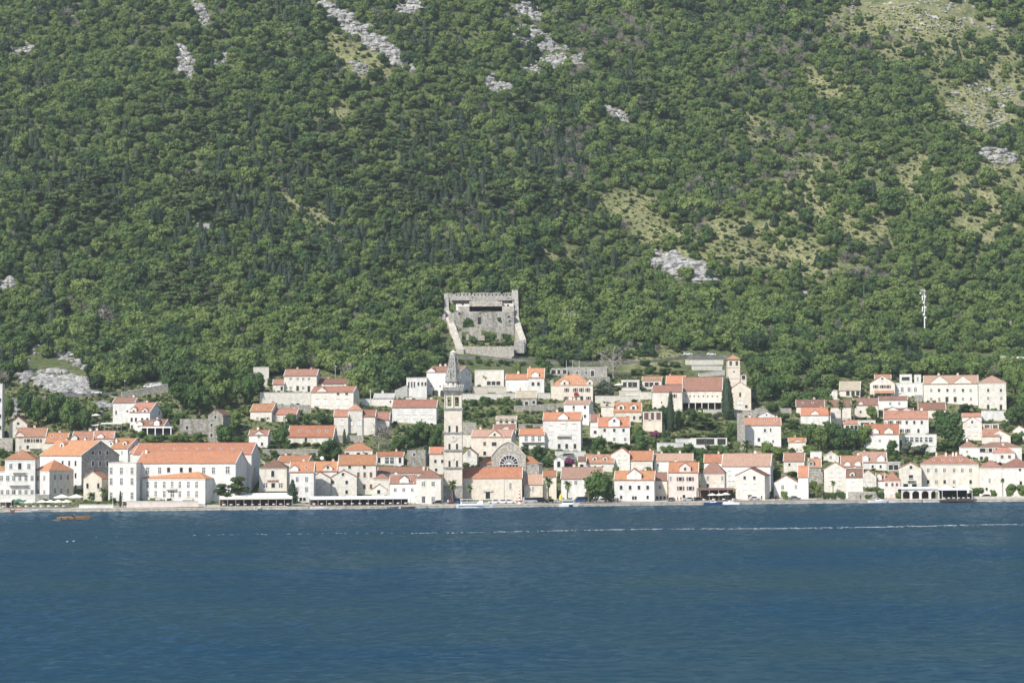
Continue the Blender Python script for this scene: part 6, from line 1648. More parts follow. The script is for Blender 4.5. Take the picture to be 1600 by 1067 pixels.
T('b', 1200, 714, 26, 26, 'round tree under the white skylight house'); T('b', 1216, 720, 26, 24, 'dark tree left of the small gabled house'); T('b', 1214, 758, 18, 28, 'dark tree behind the ivy house roof'); T('b', 1206, 748, 12, 16, 'bush squeezed between two shore houses'); T('s', 1237, 744, 26, 10, 'shrubs along the foot of the weathered red roof house')
T('s', 1226, 781, 13, 17, 'clipped ivy cube on the white gable house'); T('b', 1272, 768, 14, 18, 'small dark tree on the rubble between shore houses'); T('v', 1277, 782, 14, 24, 'flowering shrub right of the slim white house'); T('x', 1281, 782, 12, 18, 'bare pinkish shrub beside the slim white house')
for i, px in enumerate((1292, 1303, 1315)): T('s', px, 782, 13, 14, ['left', 'middle', 'right'][i] + ' bush in front of the pale four-shutter gable'); 
T('p', 1302, 772, 10, 22, 'small palm against the pale four-shutter gable'); T('b', 1363, 770, 28, 10, 'green vine canopy over the pergola'); T('s', 1357, 781, 14, 9, 'grey bush under the pergola'); T('s', 1376, 781, 15, 15, 'bright round bush beside the restaurant'); T('s', 1404, 782, 12, 12, 'bush left of the white arcade')
T('b', 1483, 700, 50, 62, 'large dark tree standing out in the right quarter'); T('b', 1478, 706, 42, 18, 'bushes at the foot of the large dark tree'); T('b', 1466, 654, 26, 14, 'bush above the large dark tree, left'); T('b', 1507, 646, 24, 16, 'low dark tree below the double-gabled house'); T('s', 1530, 646, 12, 9, 'shrub in front of the double-gabled house'); T('s', 1544, 662, 16, 6, 'hedge over the orange roof strip')
T('b', 1582, 664, 30, 30, 'tree right of the white slit terrace wall'); T('b', 1598, 668, 30, 40, 'tree at the right edge beside the pale gable'); T('b', 1588, 694, 26, 20, 'tree between gabled houses at right edge'); T('b', 1584, 618, 34, 50, 'tall tree right of the pyramid-roofed stone house'); T('b', 1602, 640, 34, 50, 'dark tree cut by the right edge')
T('b', 1491, 777, 34, 20, 'round tree crown behind the white tents'); T('b', 1505, 776, 20, 14, 'small dark tree behind the right tent'); T('b', 1525, 779, 28, 18, 'flat bright green tree right of the white tents'); T('b', 1553, 780, 12, 14, 'young tree on the quay before the beige house'); T('b', 1580, 780, 22, 24, 'green tree before the small white hipped house'); T('b', 1598, 780, 20, 22, 'green tree at the right end of the quay'); T('p', 1567, 778, 9, 32, 'thin dark palm left of the quay trees')
T('s', 1448, 716, 12, 12, 'bush left of the large dark tree foot'); T('S', 1540, 722, 10, 10, 'bush by the pinkish pyramid roof')
_yf = hit(*cp('K', 780, 880)).y; _yb = hit(*cp('K', 700, 420)).y + 6; _ym = _yf * .45 + _yb * .55
for (u, v, w, h, Y_, lab) in ((535, 470, 17, 17, _ym - 1.6, 'ivy patch hanging on the middle wall of the fort, left'), (560, 530, 14, 10, _ym - 1.8, 'ivy at the foot of the middle fort wall'), (915, 440, 7, 7, _ym - 1.4, 'small ivy tuft high on the middle fort wall'), (345, 350, 9, 15, _yb - 7, 'dark bush in the upper left corner of the fort'),
    (500, 720, 16, 12, _ym - 15, 'bush at the lower left inside the fort'), (600, 680, 14, 16, _ym - 14, 'dark bush between the low fort ruins'), (700, 735, 16, 10, _ym - 18, 'bright bush in the middle of the fort floor'), (815, 650, 22, 15, _ym - 14, 'wide bright bush inside the fort'), (870, 730, 16, 10, _ym - 18, 'low bush right of the fort floor middle'), (1010, 660, 16, 16, _ym - 10, 'dark ivy in the right part of the fort'),
    (1060, 720, 16, 12, _ym - 16, 'bush beside the right corner bastion of the fort'), (960, 740, 16, 9, _ym - 18, 'grassy bush left of the right bastion'), (800, 355, 30, 4, _yb - 9, 'grassy tuft on the fort terrace edge')):
    p_ = at(*cp('K', u, v + h * 3.8), Y_); s_ = Y_ / F_PX
    tree('s', 0, 0, w * s_, h * s_, lab, pos=(p_.x, p_.y, p_.z))
for i, (px, py, w, h) in enumerate(((985, 600, 22, 12), (1004, 598, 24, 14), (1024, 599, 24, 13), (1044, 600, 24, 14), (1062, 601, 20, 12), (995, 586, 24, 12), (1015, 584, 24, 14), (1038, 585, 26, 13), (1060, 588, 24, 12), (1008, 572, 22, 12), (1034, 572, 24, 12), (1056, 574, 22, 12))):
    T('S' if i % 3 else 's', px, py, w, h, ['first', 'second', 'third', 'fourth', 'fifth'][i if i < 5 else i - 5 if i < 9 else i - 9] + ' bush from left in the ' + ['lowest', 'middle', 'upper'][0 if i < 5 else 1 if i < 9 else 2] + (' row' if i else ' row') + ' of the scrubby clearing above the pavilion' if i != 9 + 1 + 1 + 1 else '')
# hedge
for i in range(1):
    a = hit(128, 787); b = hit(177, 787)
    me = MB(); rs_ = np.random.RandomState(1); n = 1500
    t = rs_.uniform(0, 1, n); P_ = np.stack([a.x + (b.x - a.x) * t, a.y + (b.y - a.y) * t + rs_.uniform(-.6, .6, n) + 2, 1.3 + rs_.uniform(0, 1.5, n)], 1)
    v, f = quads(P_, rs_.normal(0, 1, (n, 3)), .35, rs_)
    core = MB(); core.box(a.x, b.x, min(a.y, b.y) + 1.6, max(a.y, b.y) + 2.4, 1, 2.6)
    o = link('hedge', finish('hedge', [v], [f], ['garden_leaves'], core)); tag(o, 'long clipped green hedge in front of the yellow chapel', 'hedge')

# ------------------------------------------------------------------ the woods
FB = ((-300, 620), (0, 610), (60, 560), (130, 575), (150, 610), (250, 596), (275, 610), (400, 596), (430, 590), (480, 578), (530, 584), (560, 625), (600, 622), (640, 596), (690, 574), (850, 572), (940, 572), (985, 570), (1010, 560), (1060, 560), (1075, 552), (1130, 550), (1170, 575), (1230, 600), (1260, 575), (1300, 590), (1330, 594), (1395, 594), (1430, 588), (1560, 592), (1600, 600), (1900, 640))
def in_house(x, y, pad=.5):
    for C0, t, n, W, D_, zb in FOOT:
        dx, dy = x - C0.x, y - C0.y
        if abs(dx) > 40 or abs(dy) > 40: continue
        a = dx * t.x + dy * t.y; b = dx * n.x + dy * n.y
        if -W / 2 - pad < a < W / 2 + pad and -pad < b < D_ + pad: return True
    return False
FORTB = (hit(*cp('K', 780, 880)).y - 2, hit(*cp('K', 700, 420)).y + 9)
def build_woods():
    rnd = random.Random(77)
    protos = [('light', LIGHT), ('broad', BROAD), ('cone', CONE), ('pine', PINE), ('twig', TWIG), ('scrub', SCRUB), ('bush', BUSH), ('cyp', CYP)]
    flat = []; start = {}
    for nm, ms in protos:
        start[nm] = len(flat); flat += ms
    cnt = {nm: len(ms) for nm, ms in protos}
    pts = []; near = []
    s = 100.0
    rp = [(p.x, p.y) for p in ROAD]
    def road_y(x):
        for (x0, y0), (x1, y1) in zip(rp, rp[1:]):
            if x0 <= x <= x1: return y0 + (y1 - y0) * (x - x0) / max(1e-6, x1 - x0)
        return -1
    while s < 640:
        step = 3.9
        yb = 700 + s; half = yb * .2566 + 45
        x = -half
        while x < half:
            xx = x + rnd.uniform(-2.3, 2.3); yy = shore(x) + s + rnd.uniform(-2.3, 2.3)
            x += step
            z = terrain(xx, yy); px, py = to_px((xx, yy, z))
            lim = lerp_tab(FB, px)
            if py > lim or py < -45 or px < -120 or px > 1720: continue
            ry = road_y(xx)
            if abs(yy - 3 - ry) < 5.2: continue
            if FORTB[0] < yy < FORTB[1] and 688 < px < 821: 
                continue
            low_ = FORTB[0] - 22 < yy <= FORTB[0] and 692 < px < 822
            if py > 560 and in_house(xx, yy, 1.5): continue
            r = rnd.random(); nz = fbm(xx, yy, 22, 2)
            rk = max(rock_at(px, py), .95 * rock_at(px, py - 9)); dr = max(dry_at(px, py), .9 * dry_at(px, py - 6))
            if rk > .42 and r < rk * 1.5 - .1 and not 520 < py < 556: continue
            sparse = dr * .8 + nz * .9
            if 985 < px < 1072 and 566 < py < 600: sparse = .7 + nz
            size = rnd.uniform(4.6, 8.6) * (1.5 if rnd.random() < .08 else 1) * (1 + .35 * fbm(xx + 500, yy, 60, 2)); hh = size * rnd.uniform(.8, 1.15)
            if py > 470: size *= 1.12; hh *= 1.15
            kind = 'broad'
            cf = zone(CONIFZ, px, py); pn = zone(PINEZ, px, py); dd = zone(DEADZ, px, py)
            q = rnd.random()
            n2 = fbm(xx + 200, yy + 90, 30, 2)
            if sparse > .34 and rnd.random() < min(1, (sparse - .2) * 1.5):
                if rnd.random() < .2: continue
                kind = 'scrub' if rnd.random() < .6 else 'bush'; size = rnd.uniform(1.6, 4.2); hh = size * .7
            elif q < cf * .30 + n2 * .32: kind = 'cone' if rnd.random() < .93 else 'cyp'; size *= .95; hh = size * rnd.uniform(1.1, 1.6)
            elif q < cf * .36 + pn * .4 + n2 * .3: kind = 'pine'; size *= 1.35; hh = size * rnd.uniform(.8, 1.0)
            elif rnd.random() < .02 + dd * .45: kind = 'twig'; size *= .8; hh = size * rnd.uniform(.9, 1.4)
            elif rnd.random() < .16: kind = 'bush'; size *= .7; hh = size * .8
            elif rnd.random() < .02: kind = 'cone'; size *= .75; hh = size * 1.5
            if kind == 'cyp': size = size * .5
            if low_: kind = 'bush'; size = rnd.uniform(2.2, 3.6); hh = size * .8
            if kind == 'broad' and rnd.random() < .24 + .55 * zone(BRIGHTZ, px, py) + .9 * n2 + (.16 if px > 950 else 0): kind = 'light'
            if any((xx - a) ** 2 + (yy - b) ** 2 < (c * .7 + 1) ** 2 for a, b, c in TREES_AT): continue
            pts.append([xx, yy, z - .1 * hh, start[kind] + rnd.randrange(cnt[kind]), size, hh, rnd.random() * 6.28, kind, px, py])
        s += 3.9
    # the trees lowest on the slope stand as trees of their own, each named by what it rises above
    KD = {'broad': 'd', 'light': 'd', 'cone': 'c', 'pine': 'n', 'twig': 'x', 'scrub': 'S', 'bush': 's', 'cyp': 'y'}
    WORD = {'broad': 'green broadleaf tree', 'light': 'light green broadleaf tree', 'cone': 'dark pointed conifer', 'pine': 'flat-crowned pine', 'twig': 'leafless grey tree', 'scrub': 'yellowish scrub bush', 'bush': 'low green bush', 'cyp': 'narrow cypress'}
    MARK = [(40, 'the left edge houses'), (110, 'the grey rock slab'), (200, 'the grey roadside wall'), (270, 'the road bend'), (340, 'the roofless ruins'), (405, 'the pale blank wall'), (470, 'the long stone farmhouse'), (540, 'the grey utility pole'), (610, 'the concrete pole'), (670, 'the flat white annex'), (740, 'the bell tower spire'),
            (800, 'the flat cream terrace building'), (870, 'the three white posts'), (940, 'the carport'), (1010, 'the leafless round tree'), (1075, 'the white road wall'), (1140, 'the monastery bell tower'), (1210, 'the church-side grove'), (1290, 'the pale road wall'), (1350, 'the tan-roofed veranda'), (1410, 'the white modern block'), (1490, 'the double-gabled house'), (1560, 'the pyramid-roofed stone house'), (1700, 'the right edge white wall')]
    ORD_ = ['first', 'second', 'third', 'fourth', 'fifth', 'sixth', 'seventh', 'eighth', 'ninth', 'tenth', 'eleventh', 'twelfth', 'thirteenth', 'fourteenth', 'fifteenth', 'sixteenth', 'seventeenth', 'eighteenth', 'nineteenth', 'twentieth']
    ORD = ORD_[:20] + ['twenty-' + w for w in ORD_[:9]] + ['thirtieth']
    inview = sorted([p for p in pts if 5 < p[8] < 1595], key=lambda p: p[1])
    cand = [p for p in inview if p[7] in ('broad', 'light', 'cone', 'pine', 'twig')][:150]
    have = set(p[3] for p in cand)
    for k in range(len(flat)):
        if k not in have and flat[k].name not in HOLD:
            q = [p for p in inview if p[3] == k]
            if q: cand.append(q[0])
    for k in range(len(flat)):
        if flat[k].name not in HOLD and not any(p[3] == k for p in cand):
            q = list(inview[200 + k]); q[3] = k; q[7] = [nm for nm in start if start[nm] <= k < start[nm] + cnt[nm]][0]; cand.append(q)
    seen = {}
    for p in sorted(cand, key=lambda p: p[8]):
        mk = [m for lim_, m in MARK if p[8] <= lim_][0]; key = (p[7], mk); i = seen.get(key, 0); seen[key] = i + 1
        lab = '%s, %s from left behind %s' % (WORD[p[7]], ORD[min(i, 29)], mk)
        tree(KD[p[7]], 0, 0, p[4], p[5], lab, group='trees along the lower edge of the woods', pos=(p[0], p[1], p[2]), mesh=flat[p[3]])
    pick = set(id(p) for p in cand)
    rest = [p for p in pts if id(p) not in pick]
    scatter('woodland', rest, flat, 'dense mixed woodland covering the mountain slope')
    return len(pts)

def scatter(name, pts, protos, label):
    me = bpy.data.meshes.new(name); me.from_pydata([tuple(p[:3]) for p in pts], [], [])
    for nm, i in (('kind', 3), ('wid', 4), ('hei', 5), ('rot', 6)):
        a = me.attributes.new(nm, 'FLOAT', 'POINT'); a.data.foreach_set('value', [float(p[i]) for p in pts])
    o = struct(name, me, 'stuff', label)
    ng = bpy.data.node_groups.new(name, 'GeometryNodeTree')
    ng.interface.new_socket('Geometry', in_out='INPUT', socket_type='NodeSocketGeometry'); ng.interface.new_socket('Geometry', in_out='OUTPUT', socket_type='NodeSocketGeometry')
    gi = ng.nodes.new('NodeGroupInput'); go = ng.nodes.new('NodeGroupOutput'); L = ng.links.new
    def attr(nm):
        n = ng.nodes.new('GeometryNodeInputNamedAttribute'); n.data_type = 'FLOAT'; n.inputs['Name'].default_value = nm; return n.outputs['Attribute']
    cw, ch_2, cr = ng.nodes.new('ShaderNodeCombineXYZ'), None, ng.nodes.new('ShaderNodeCombineXYZ')
    w, h = attr('wid'), attr('hei'); L(w, cw.inputs[0]); L(w, cw.inputs[1]); L(h, cw.inputs[2]); L(attr('rot'), cr.inputs[2])
    jn = ng.nodes.new('GeometryNodeJoinGeometry'); kd = attr('kind')
    for k, pm in enumerate(protos):
        # each prototype mesh is held by one plant that stands in the scene
        ob = HOLD[pm.name]
        oi = ng.nodes.new('GeometryNodeObjectInfo'); oi.inputs['Object'].default_value = ob; oi.transform_space = 'ORIGINAL'; oi.inputs['As Instance'].default_value = True
        cmpn = ng.nodes.new('FunctionNodeCompare'); cmpn.data_type = 'FLOAT'; cmpn.operation = 'EQUAL'; cmpn.inputs['Epsilon'].default_value = .1
        L(kd, cmpn.inputs[0]); cmpn.inputs[1].default_value = k
        ip = ng.nodes.new('GeometryNodeInstanceOnPoints')
        L(gi.outputs[0], ip.inputs['Points']); L(cmpn.outputs[0], ip.inputs['Selection']); L(oi.outputs['Geometry'], ip.inputs['Instance'])
        L(cr.outputs[0], ip.inputs['Rotation']); L(cw.outputs[0], ip.inputs['Scale']); L(ip.outputs[0], jn.inputs[0])
    L(jn.outputs[0], go.inputs[0])
    m = o.modifiers.new('plants', 'NODES'); m.node_group = ng
    return o

build_woods()

def build_garden_cover():
    rnd = random.Random(9); pts = []; flat = SCRUB + BUSH
    s = 17.0
    while s < 200:
        x = -215
        while x < 235:
            xx = x + rnd.uniform(-1.3, 1.3); yy = shore(x) + s + rnd.uniform(-1.3, 1.3); x += 2.6
            z = terrain(xx, yy); px, py = to_px((xx, yy, z))
            if py < lerp_tab(FB, px) - 3 or px < -30 or px > 1630: continue
            if s < 24 and rnd.random() < .7: continue
            nz = fbm(xx, yy, 12, 2)
            if zone(ROCKZ, px, py) > .3 and rnd.random() < .6: continue
            if rnd.random() > .62 + nz * 1.2: continue
            if in_house(xx, yy, .9): continue
            ry = None
            sz = rnd.uniform(1.0, 2.6) * (1.7 if rnd.random() < .16 else 1)
            pts.append([xx, yy, z - .15 * sz, rnd.randrange(2) if rnd.random() < .4 else 2 + rnd.randrange(2), sz, sz * rnd.uniform(.5, .9), rnd.random() * 6.28])
        s += 2.6
    scatter('garden_undergrowth', pts, flat, 'low green undergrowth filling the gardens between the houses')
build_garden_cover()

def build_fine_cover():
    rnd = random.Random(15); flat = SCRUB + BUSH
    for name, s0, s1, lab in (('garden_weeds', 16, 205, 'small weeds, vines and grass tufts on the town terraces'), ('slope_scrub', 205, 560, 'low yellowish scrub and tufts on the dry clearings of the slope')):
        pts = []; s = float(s0)
        while s < s1:
            half = (700 + s) * .262; x = -half
            while x < half:
                xx = x + rnd.uniform(-.9, .9); yy = shore(x) + s + rnd.uniform(-.9, .9); x += 1.9
                z = terrain(xx, yy); px, py = to_px((xx, yy, z))
                if py < -8 or not -8 < px < 1608: continue
                if s0 < 100:
                    if py < lerp_tab(FB, px) - 2 or in_house(xx, yy, .35): continue
                    if rnd.random() < .42: continue
                    sz = rnd.uniform(.5, 1.3)
                else:
                    if py > lerp_tab(FB, px): continue
                    d = max(dry_at(px, py), rock_at(px, py) * .6)
                    if d < .18 or rnd.random() > .25 + d * .6: continue
                    sz = rnd.uniform(.5, 1.9)
                if s > 205: z += 1.6 * noise.noise(Vector((xx / 9, yy / 9, 0))) if s > 250 else 0
                pts.append([xx, yy, z - .2 * sz, rnd.randrange(2) if rnd.random() < .7 else 2 + rnd.randrange(2), sz, sz * rnd.uniform(.4, .8), rnd.random() * 6.28])
            s += 1.9
        scatter(name, pts, flat, lab)
build_fine_cover()

# ------------------------------------------------------------------ things on the quay, the roads and the water
def quay_pt(px, ds=3.2, z=1.24):
    x = (px - 800) / F_PX * 715
    for _ in range(4):
        y = shore(x) + ds; x = (px - 800) / F_PX * y
    # exact column
    d = rdir(px, 785); return Vector((d.x * y, y, z))

def car_parts(kind, paint):
    L, Wd, Hh = {'car': (4.3, 1.75, 1.45), 'van': (5.0, 1.95, 2.1), 'bus': (11.5, 2.5, 3.2)}[kind]
    mb = MB(); z0 = .28
    if kind == 'car':
        prof = [(-L / 2, z0), (L / 2, z0), (L / 2, .62), (L * .46, .78), (L * .24, .86), (-L * .46, .90), (-L / 2, .75)]
        cab = [(L * .24, .85), (L * .08, Hh - .04), (-L * .27, Hh), (-L * .44, .88)]
    elif kind == 'van':
        prof = [(-L / 2, z0), (L / 2, z0), (L / 2, .9), (L * .40, 1.1), (-L / 2, 1.15)]
        cab = [(L * .41, 1.1), (L * .27, Hh - .05), (-L * .47, Hh), (-L * .495, 1.13)]
    else:
        prof = [(-L / 2, z0), (L / 2, z0), (L / 2, 1.3), (-L / 2, 1.3)]
        cab = [(L * .498, 1.3), (L * .47, Hh), (-L * .48, Hh), (-L * .498, 1.3)]
    mb.prism([p for p in prof], -Wd / 2, Wd / 2, 0)
    k = .86; mb.prism(cab[::-1], -Wd / 2 * k, Wd / 2 * k, 0)
    body = mb.mesh('body', [paint])
    g = MB(); zz0, zz1 = cab[0][1] + .06, Hh - .1
    for s in (-1, 1):
        y0 = s * (Wd / 2 * k + .012); y1 = s * (Wd / 2 * k + .002)
        q = [(cab[0][0] - .18, zz0), (cab[1][0] - .05, zz1), (cab[2][0] + .1, zz1), (cab[3][0] + .22, zz0)]
        g.prism(q, min(y0, y1), max(y0, y1))
    side = g.mesh('side_window', ['window_glass'])
    g = MB(); (xa, za), (xb, zb) = cab[0], cab[1]
    g.add([(xa + .015, -Wd * .38, za + .04), (xa + .015, Wd * .38, za + .04), (xb + .03, Wd * .36, zb - .06), (xb + .03, -Wd * .36, zb - .06)], [(0, 1, 2, 3)])
    front = g.mesh('windscreen', ['window_glass'])
    g = MB(); g.add([(.32 * math.cos(i * .628), -.11, .32 * math.sin(i * .628)) for i in range(10)] + [(.32 * math.cos(i * .628), .11, .32 * math.sin(i * .628)) for i in range(10)],
        [tuple(range(10)), tuple(range(19, 9, -1))] + [(i, i + 10, (i + 1) % 10 + 10, (i + 1) % 10) for i in range(10)], 0)
    wheel = g.mesh('wheel', ['tyre_rubber'])
    g = MB(); g.prism([(.17 * math.cos(i * 1.047), .17 * math.sin(i * 1.047)) for i in range(6)], -.13, .13); hub = g.mesh('hub', ['grey_metal'])
    g = MB(); g.box(-.03, .03, -.18, .18, -.08, .08); lamp = g.mesh('headlight', ['white_paint'])
    return L, Wd, body, side, front, wheel, hub, lamp
CARP = {}
def car(pos, rotz, kind, paint, label, cat='car', group=None):
    key = (kind, paint)
    if key not in CARP: CARP[key] = car_parts(kind, paint)
    L, Wd, body, side, front, wheel, hub, lamp = CARP[key]
    nm = {'car': 'parked_car', 'van': 'parked_van', 'bus': 'bus'}[kind]
    r = bpy.data.objects.new(nm, None); COL.objects.link(r); r.location = pos; r.rotation_euler = (0, 0, rotz); tag(r, label, cat, group)
    link('body', body, r); link('side_window', side, r); link('windscreen', front, r)
    for sx in (-.31, .31):
        for sy in (-1, 1):
            w = link('wheel', wheel, r, (L * sx, sy * (Wd / 2 - .1), .32)); link('hub', hub, w)
    for sy in (-1, 1): link('headlight', lamp, r, (L / 2, sy * Wd * .34, .66))
    return r
rc = random.Random(21)
for px, kind, col, lab, rz in ((684, 'car', 'black', 'black car parked at the white stone house left of the bell tower', 0), (697, 'car', 'grey', 'dark grey car parked left of the bell tower door', .2), (712, 'van', 'blue', 'dark blue van parked under the bell tower palm', 0),
    (772, 'car', 'white', 'white car first right of the moored tour boat', 0), (784, 'car', 'white', 'second white car right of the moored tour boat', 0), (796, 'car', 'white', 'white car just left of the striped marker', 0),
    (828, 'van', 'silver', 'silver van right of the striped marker', 0), (843, 'van', 'black', 'black van in front of the church annex', 0), (861, 'car', 'black', 'dark car under the tall palm', .3), (873, 'car', 'silver', 'silver car between two quay palms', 0), 
    (908, 'van', 'blue', 'blue van behind the white square boat', 0), (921, 'car', 'black', 'black car left under the huge round tree', 0), (931, 'car', 'grey', 'grey car in the middle under the huge round tree', .2), (940, 'car', 'white', 'white car under the huge round tree', 0), (950, 'car', 'black', 'black car at the right end under the huge round tree', 0),
    (1049, 'car', 'black', 'black car beside the yellowish brown-roofed house', .9), (1075, 'car', 'silver', 'silver car in front of the pinkish house', 0), (1088, 'car', 'black', 'dark car right of the pinkish house', .5), (1179, 'car', 'silver', 'silver car before the red-door stone gable', 0), (1242, 'car', 'grey', 'grey car before the white gable ivy house', 0), (1522, 'car', 'black', 'dark car right of the white tents', .4), (1543, 'car', 'grey', 'grey car on the quay at the beige stone house', .2)):
    p = quay_pt(px, 5.6 if kind == 'car' else 6.2); sl_ = math.atan2(shore(p.x + 2) - shore(p.x - 2), 4)
    car(p, sl_ + rz + (math.pi if rc.random() < .5 else 0), kind, 'car_' + col, lab, 'car' if kind == 'car' else 'van', 'vehicles parked along the quay')
def road_pt(px):
    best = min(ROAD, key=lambda q: abs(to_px(q)[0] - px)); return Vector((best.x, best.y + 1.6, terrain(best.x, best.y + 3) + .36))
for px, kind, col, lab in ((112, 'car', 'grey', 'grey car on the upper road below the rock slab'), (149, 'car', 'white', 'white sedan alone on the upper road at left'), (229, 'car', 'white', 'first white car in the row at the road bend'), (238, 'car', 'white', 'second white car in the row at the road bend'), (250, 'car', 'blue', 'blue car at the right end of the row at the road bend'),
    (799, 'car', 'black', 'dark car above the flat cream terrace building'), (1078, 'car', 'white', 'white car on the road above the monastery roof'), (1092, 'car', 'grey', 'grey car on the road above the monastery roof'), (1112, 'car', 'white', 'white car on the road left of the monastery bell tower'), (1162, 'car', 'white', 'white car on the road right of the monastery bell tower'), (1593, 'bus', 'blue', 'long dark blue bus on the road at the upper right edge')):
    p = road_pt(px); car(p, .1, kind, 'car_' + col, lab, 'bus' if kind == 'bus' else 'car', None if kind == 'bus' else 'cars on the upper road')

def umbrella(p, r, h, mat, label, group='parasols in the town'):
    o = bpy.data.objects.new('parasol', None); COL.objects.link(o); o.location = p; tag(o, label, 'parasol', group)
    mb = MB(); mb.cyl((0, 0), .05, .04, -.3, h, 6); link('pole', mb.mesh('pole', ['grey_metal']), o)
    mb = MB(); n = 8; top = (0, 0, h + .1); rim = [(r * math.cos(i * 6.283 / n), r * math.sin(i * 6.283 / n), h - r * .32) for i in range(n)]; low = [(x, y, z - .18) for x, y, z in rim]
    mb.add([top] + rim + low, [(0, 1 + i, 1 + (i + 1) % n) for i in range(n)] + [(1 + i, 1 + n + i, 1 + n + (i + 1) % n, 1 + (i + 1) % n) for i in range(n)])
    link('canopy', mb.mesh('canopy', [mat]), o)
for px, r, h, m, lab in ((29, 2.4, 3.0, 'green_canvas', 'dark green parasol on the waterfront at far left'), (46, 2.2, 2.6, 'cream_canvas', 'pale low parasol right of the green one'), (66, 2.0, 2.6, 'cream_canvas', 'white parasol third from the left on the shore terrace'), (79, 2.0, 2.6, 'cream_canvas', 'white parasol fourth from the left on the shore terrace'), (91, 2.0, 2.6, 'cream_canvas', 'white parasol fifth from the left, below the big cream ones'), (104, 2.0, 2.6, 'cream_canvas', 'white low parasol at the end of the left terrace'),
    (97, 3.0, 4.4, 'cream_canvas', 'large cream parasol left of its twin by the grey terrace wall'), (119, 3.0, 4.4, 'cream_canvas', 'large cream parasol right of its twin by the dark wall'), (622, 2.4, 3.4, 'cream_canvas', 'white parasol, left of two before the front-gable house'), (641, 2.4, 3.4, 'cream_canvas', 'white parasol, right of two before the front-gable house'),
    (1113, 1.7, 2.7, 'cream_canvas', 'white parasol left under the brown restaurant awning'), (1124, 1.6, 2.6, 'cream_canvas', 'white parasol in the middle of the brown-awning restaurant'), (1134, 1.8, 2.9, 'cream_canvas', 'white parasol right at the brown-awning restaurant'), (1393, 1.8, 2.7, 'cream_canvas', 'white parasol beside the pinkish restaurant'), (196, 2.0, 2.8, 'cream_canvas', 'cream parasol before the flat white hotel wing'), (1385, 1.5, 2.5, 'cream_canvas', 'small parasol at the restaurant near the moored boats')):
    umbrella(quay_pt(px, 5.5 if h < 4 else 7.5), r, h, m, lab)
for px, py, r, h, lab in ((150, 658, 2.0, 3.0, 'white parasol on the terrace left of the blank white house'), (967, 610, 2.2, 3.2, 'white parasol on the terrace right of the olive tree'), (816, 606, 1.5, 2.2, 'little white parasol by the top terrace')):
    umbrella(hit(px, py), r, h, 'cream_canvas', lab)

def awning(px0, px1, h0, h1, depth, ds, n, mat, label, valance=True, dark=True):
    a = quay_pt(px0, ds); b = quay_pt(px1, ds); d = b - a; L = d.length; ang = math.atan2(d.y, d.x)
    o = bpy.data.objects.new('awning', None); COL.objects.link(o); o.location = a; o.rotation_euler = (0, 0, ang); tag(o, label, 'awning')
    k = max(1, n - 1)
    for i in range(k):
        x0, x1 = L * i / k + .02, L * (i + 1) / k - .02
        mb = MB(); mb.slab([(x0, 0, h0), (x1, 0, h0), (x1, depth, h1), (x0, depth, h1)], .06)
        if valance: mb.box(x0, x1, -.03, .0, h0 - .55, h0)
        link('canopy', mb.mesh('canopy', [mat]), o)
    for i in range(n):
        if dark and i == 0: mb = MB(); mb.box(.1, L - .1, depth - .1, depth, 0, h0 - .2); link('shade_sheet', mb.mesh('shade_sheet', ['dark_wood']), o)  # dark sheet added for the shade under the canopy
        mb = MB(); x = min(max(L * i / k, .06), L - .06); mb.cyl((x, .1), .04, .04, -.1, h0 - .07, 6); link('post', mb.mesh('post', ['white_paint']), o)
    return o
awning(343, 457, 2.9, 4.4, 4.5, 1.2, 10, 'cream_canvas', 'long cream canvas awning over tables left of the conifer')
awning(484, 640, 2.6, 3.1, 5.5, 1.2, 13, 'white_paint', 'long white canvas awning over tables below the stone gable houses')
awning(1094, 1152, 4.0, 4.6, 4.0, 5.5, 5, 'brown_tiles', 'brown awning roof along the shaded restaurant right of the pinkish house', valance=False)
awning(0, 18, 2.6, 3.0, 5, 2.5, 3, 'white_paint', 'white awning at the left edge of the shore')
def at_terr(px0, px1, py, h, mat, label):
    a = hit(px0, py); b = hit(px1, py); b.y = a.y; L = (b - a).length
    o = bpy.data.objects.new('awning', None); COL.objects.link(o); o.location = a; tag(o, label, 'awning')
    mb = MB(); mb.slab([(0, -2, h), (b.x - a.x, -2, h), (b.x - a.x, 1.5, h + .4), (0, 1.5, h + .4)], .15); link('canopy', mb.mesh('canopy', [mat]), o)
    for i in range(6):
        mb = MB(); x = .2 + (b.x - a.x - .4) * i / 5; mb.cyl((x, -1.8), .07, .07, -3, h - .15, 6); link('post', mb.mesh('post', ['grey_metal']), o)
at_terr(158, 192, 672, 2.6, 'white_paint', 'white terrace canopy below the blank white house'); at_terr(135, 155, 673, 2.2, 'cream_canvas', 'pale terrace canopy above the palace chimney')

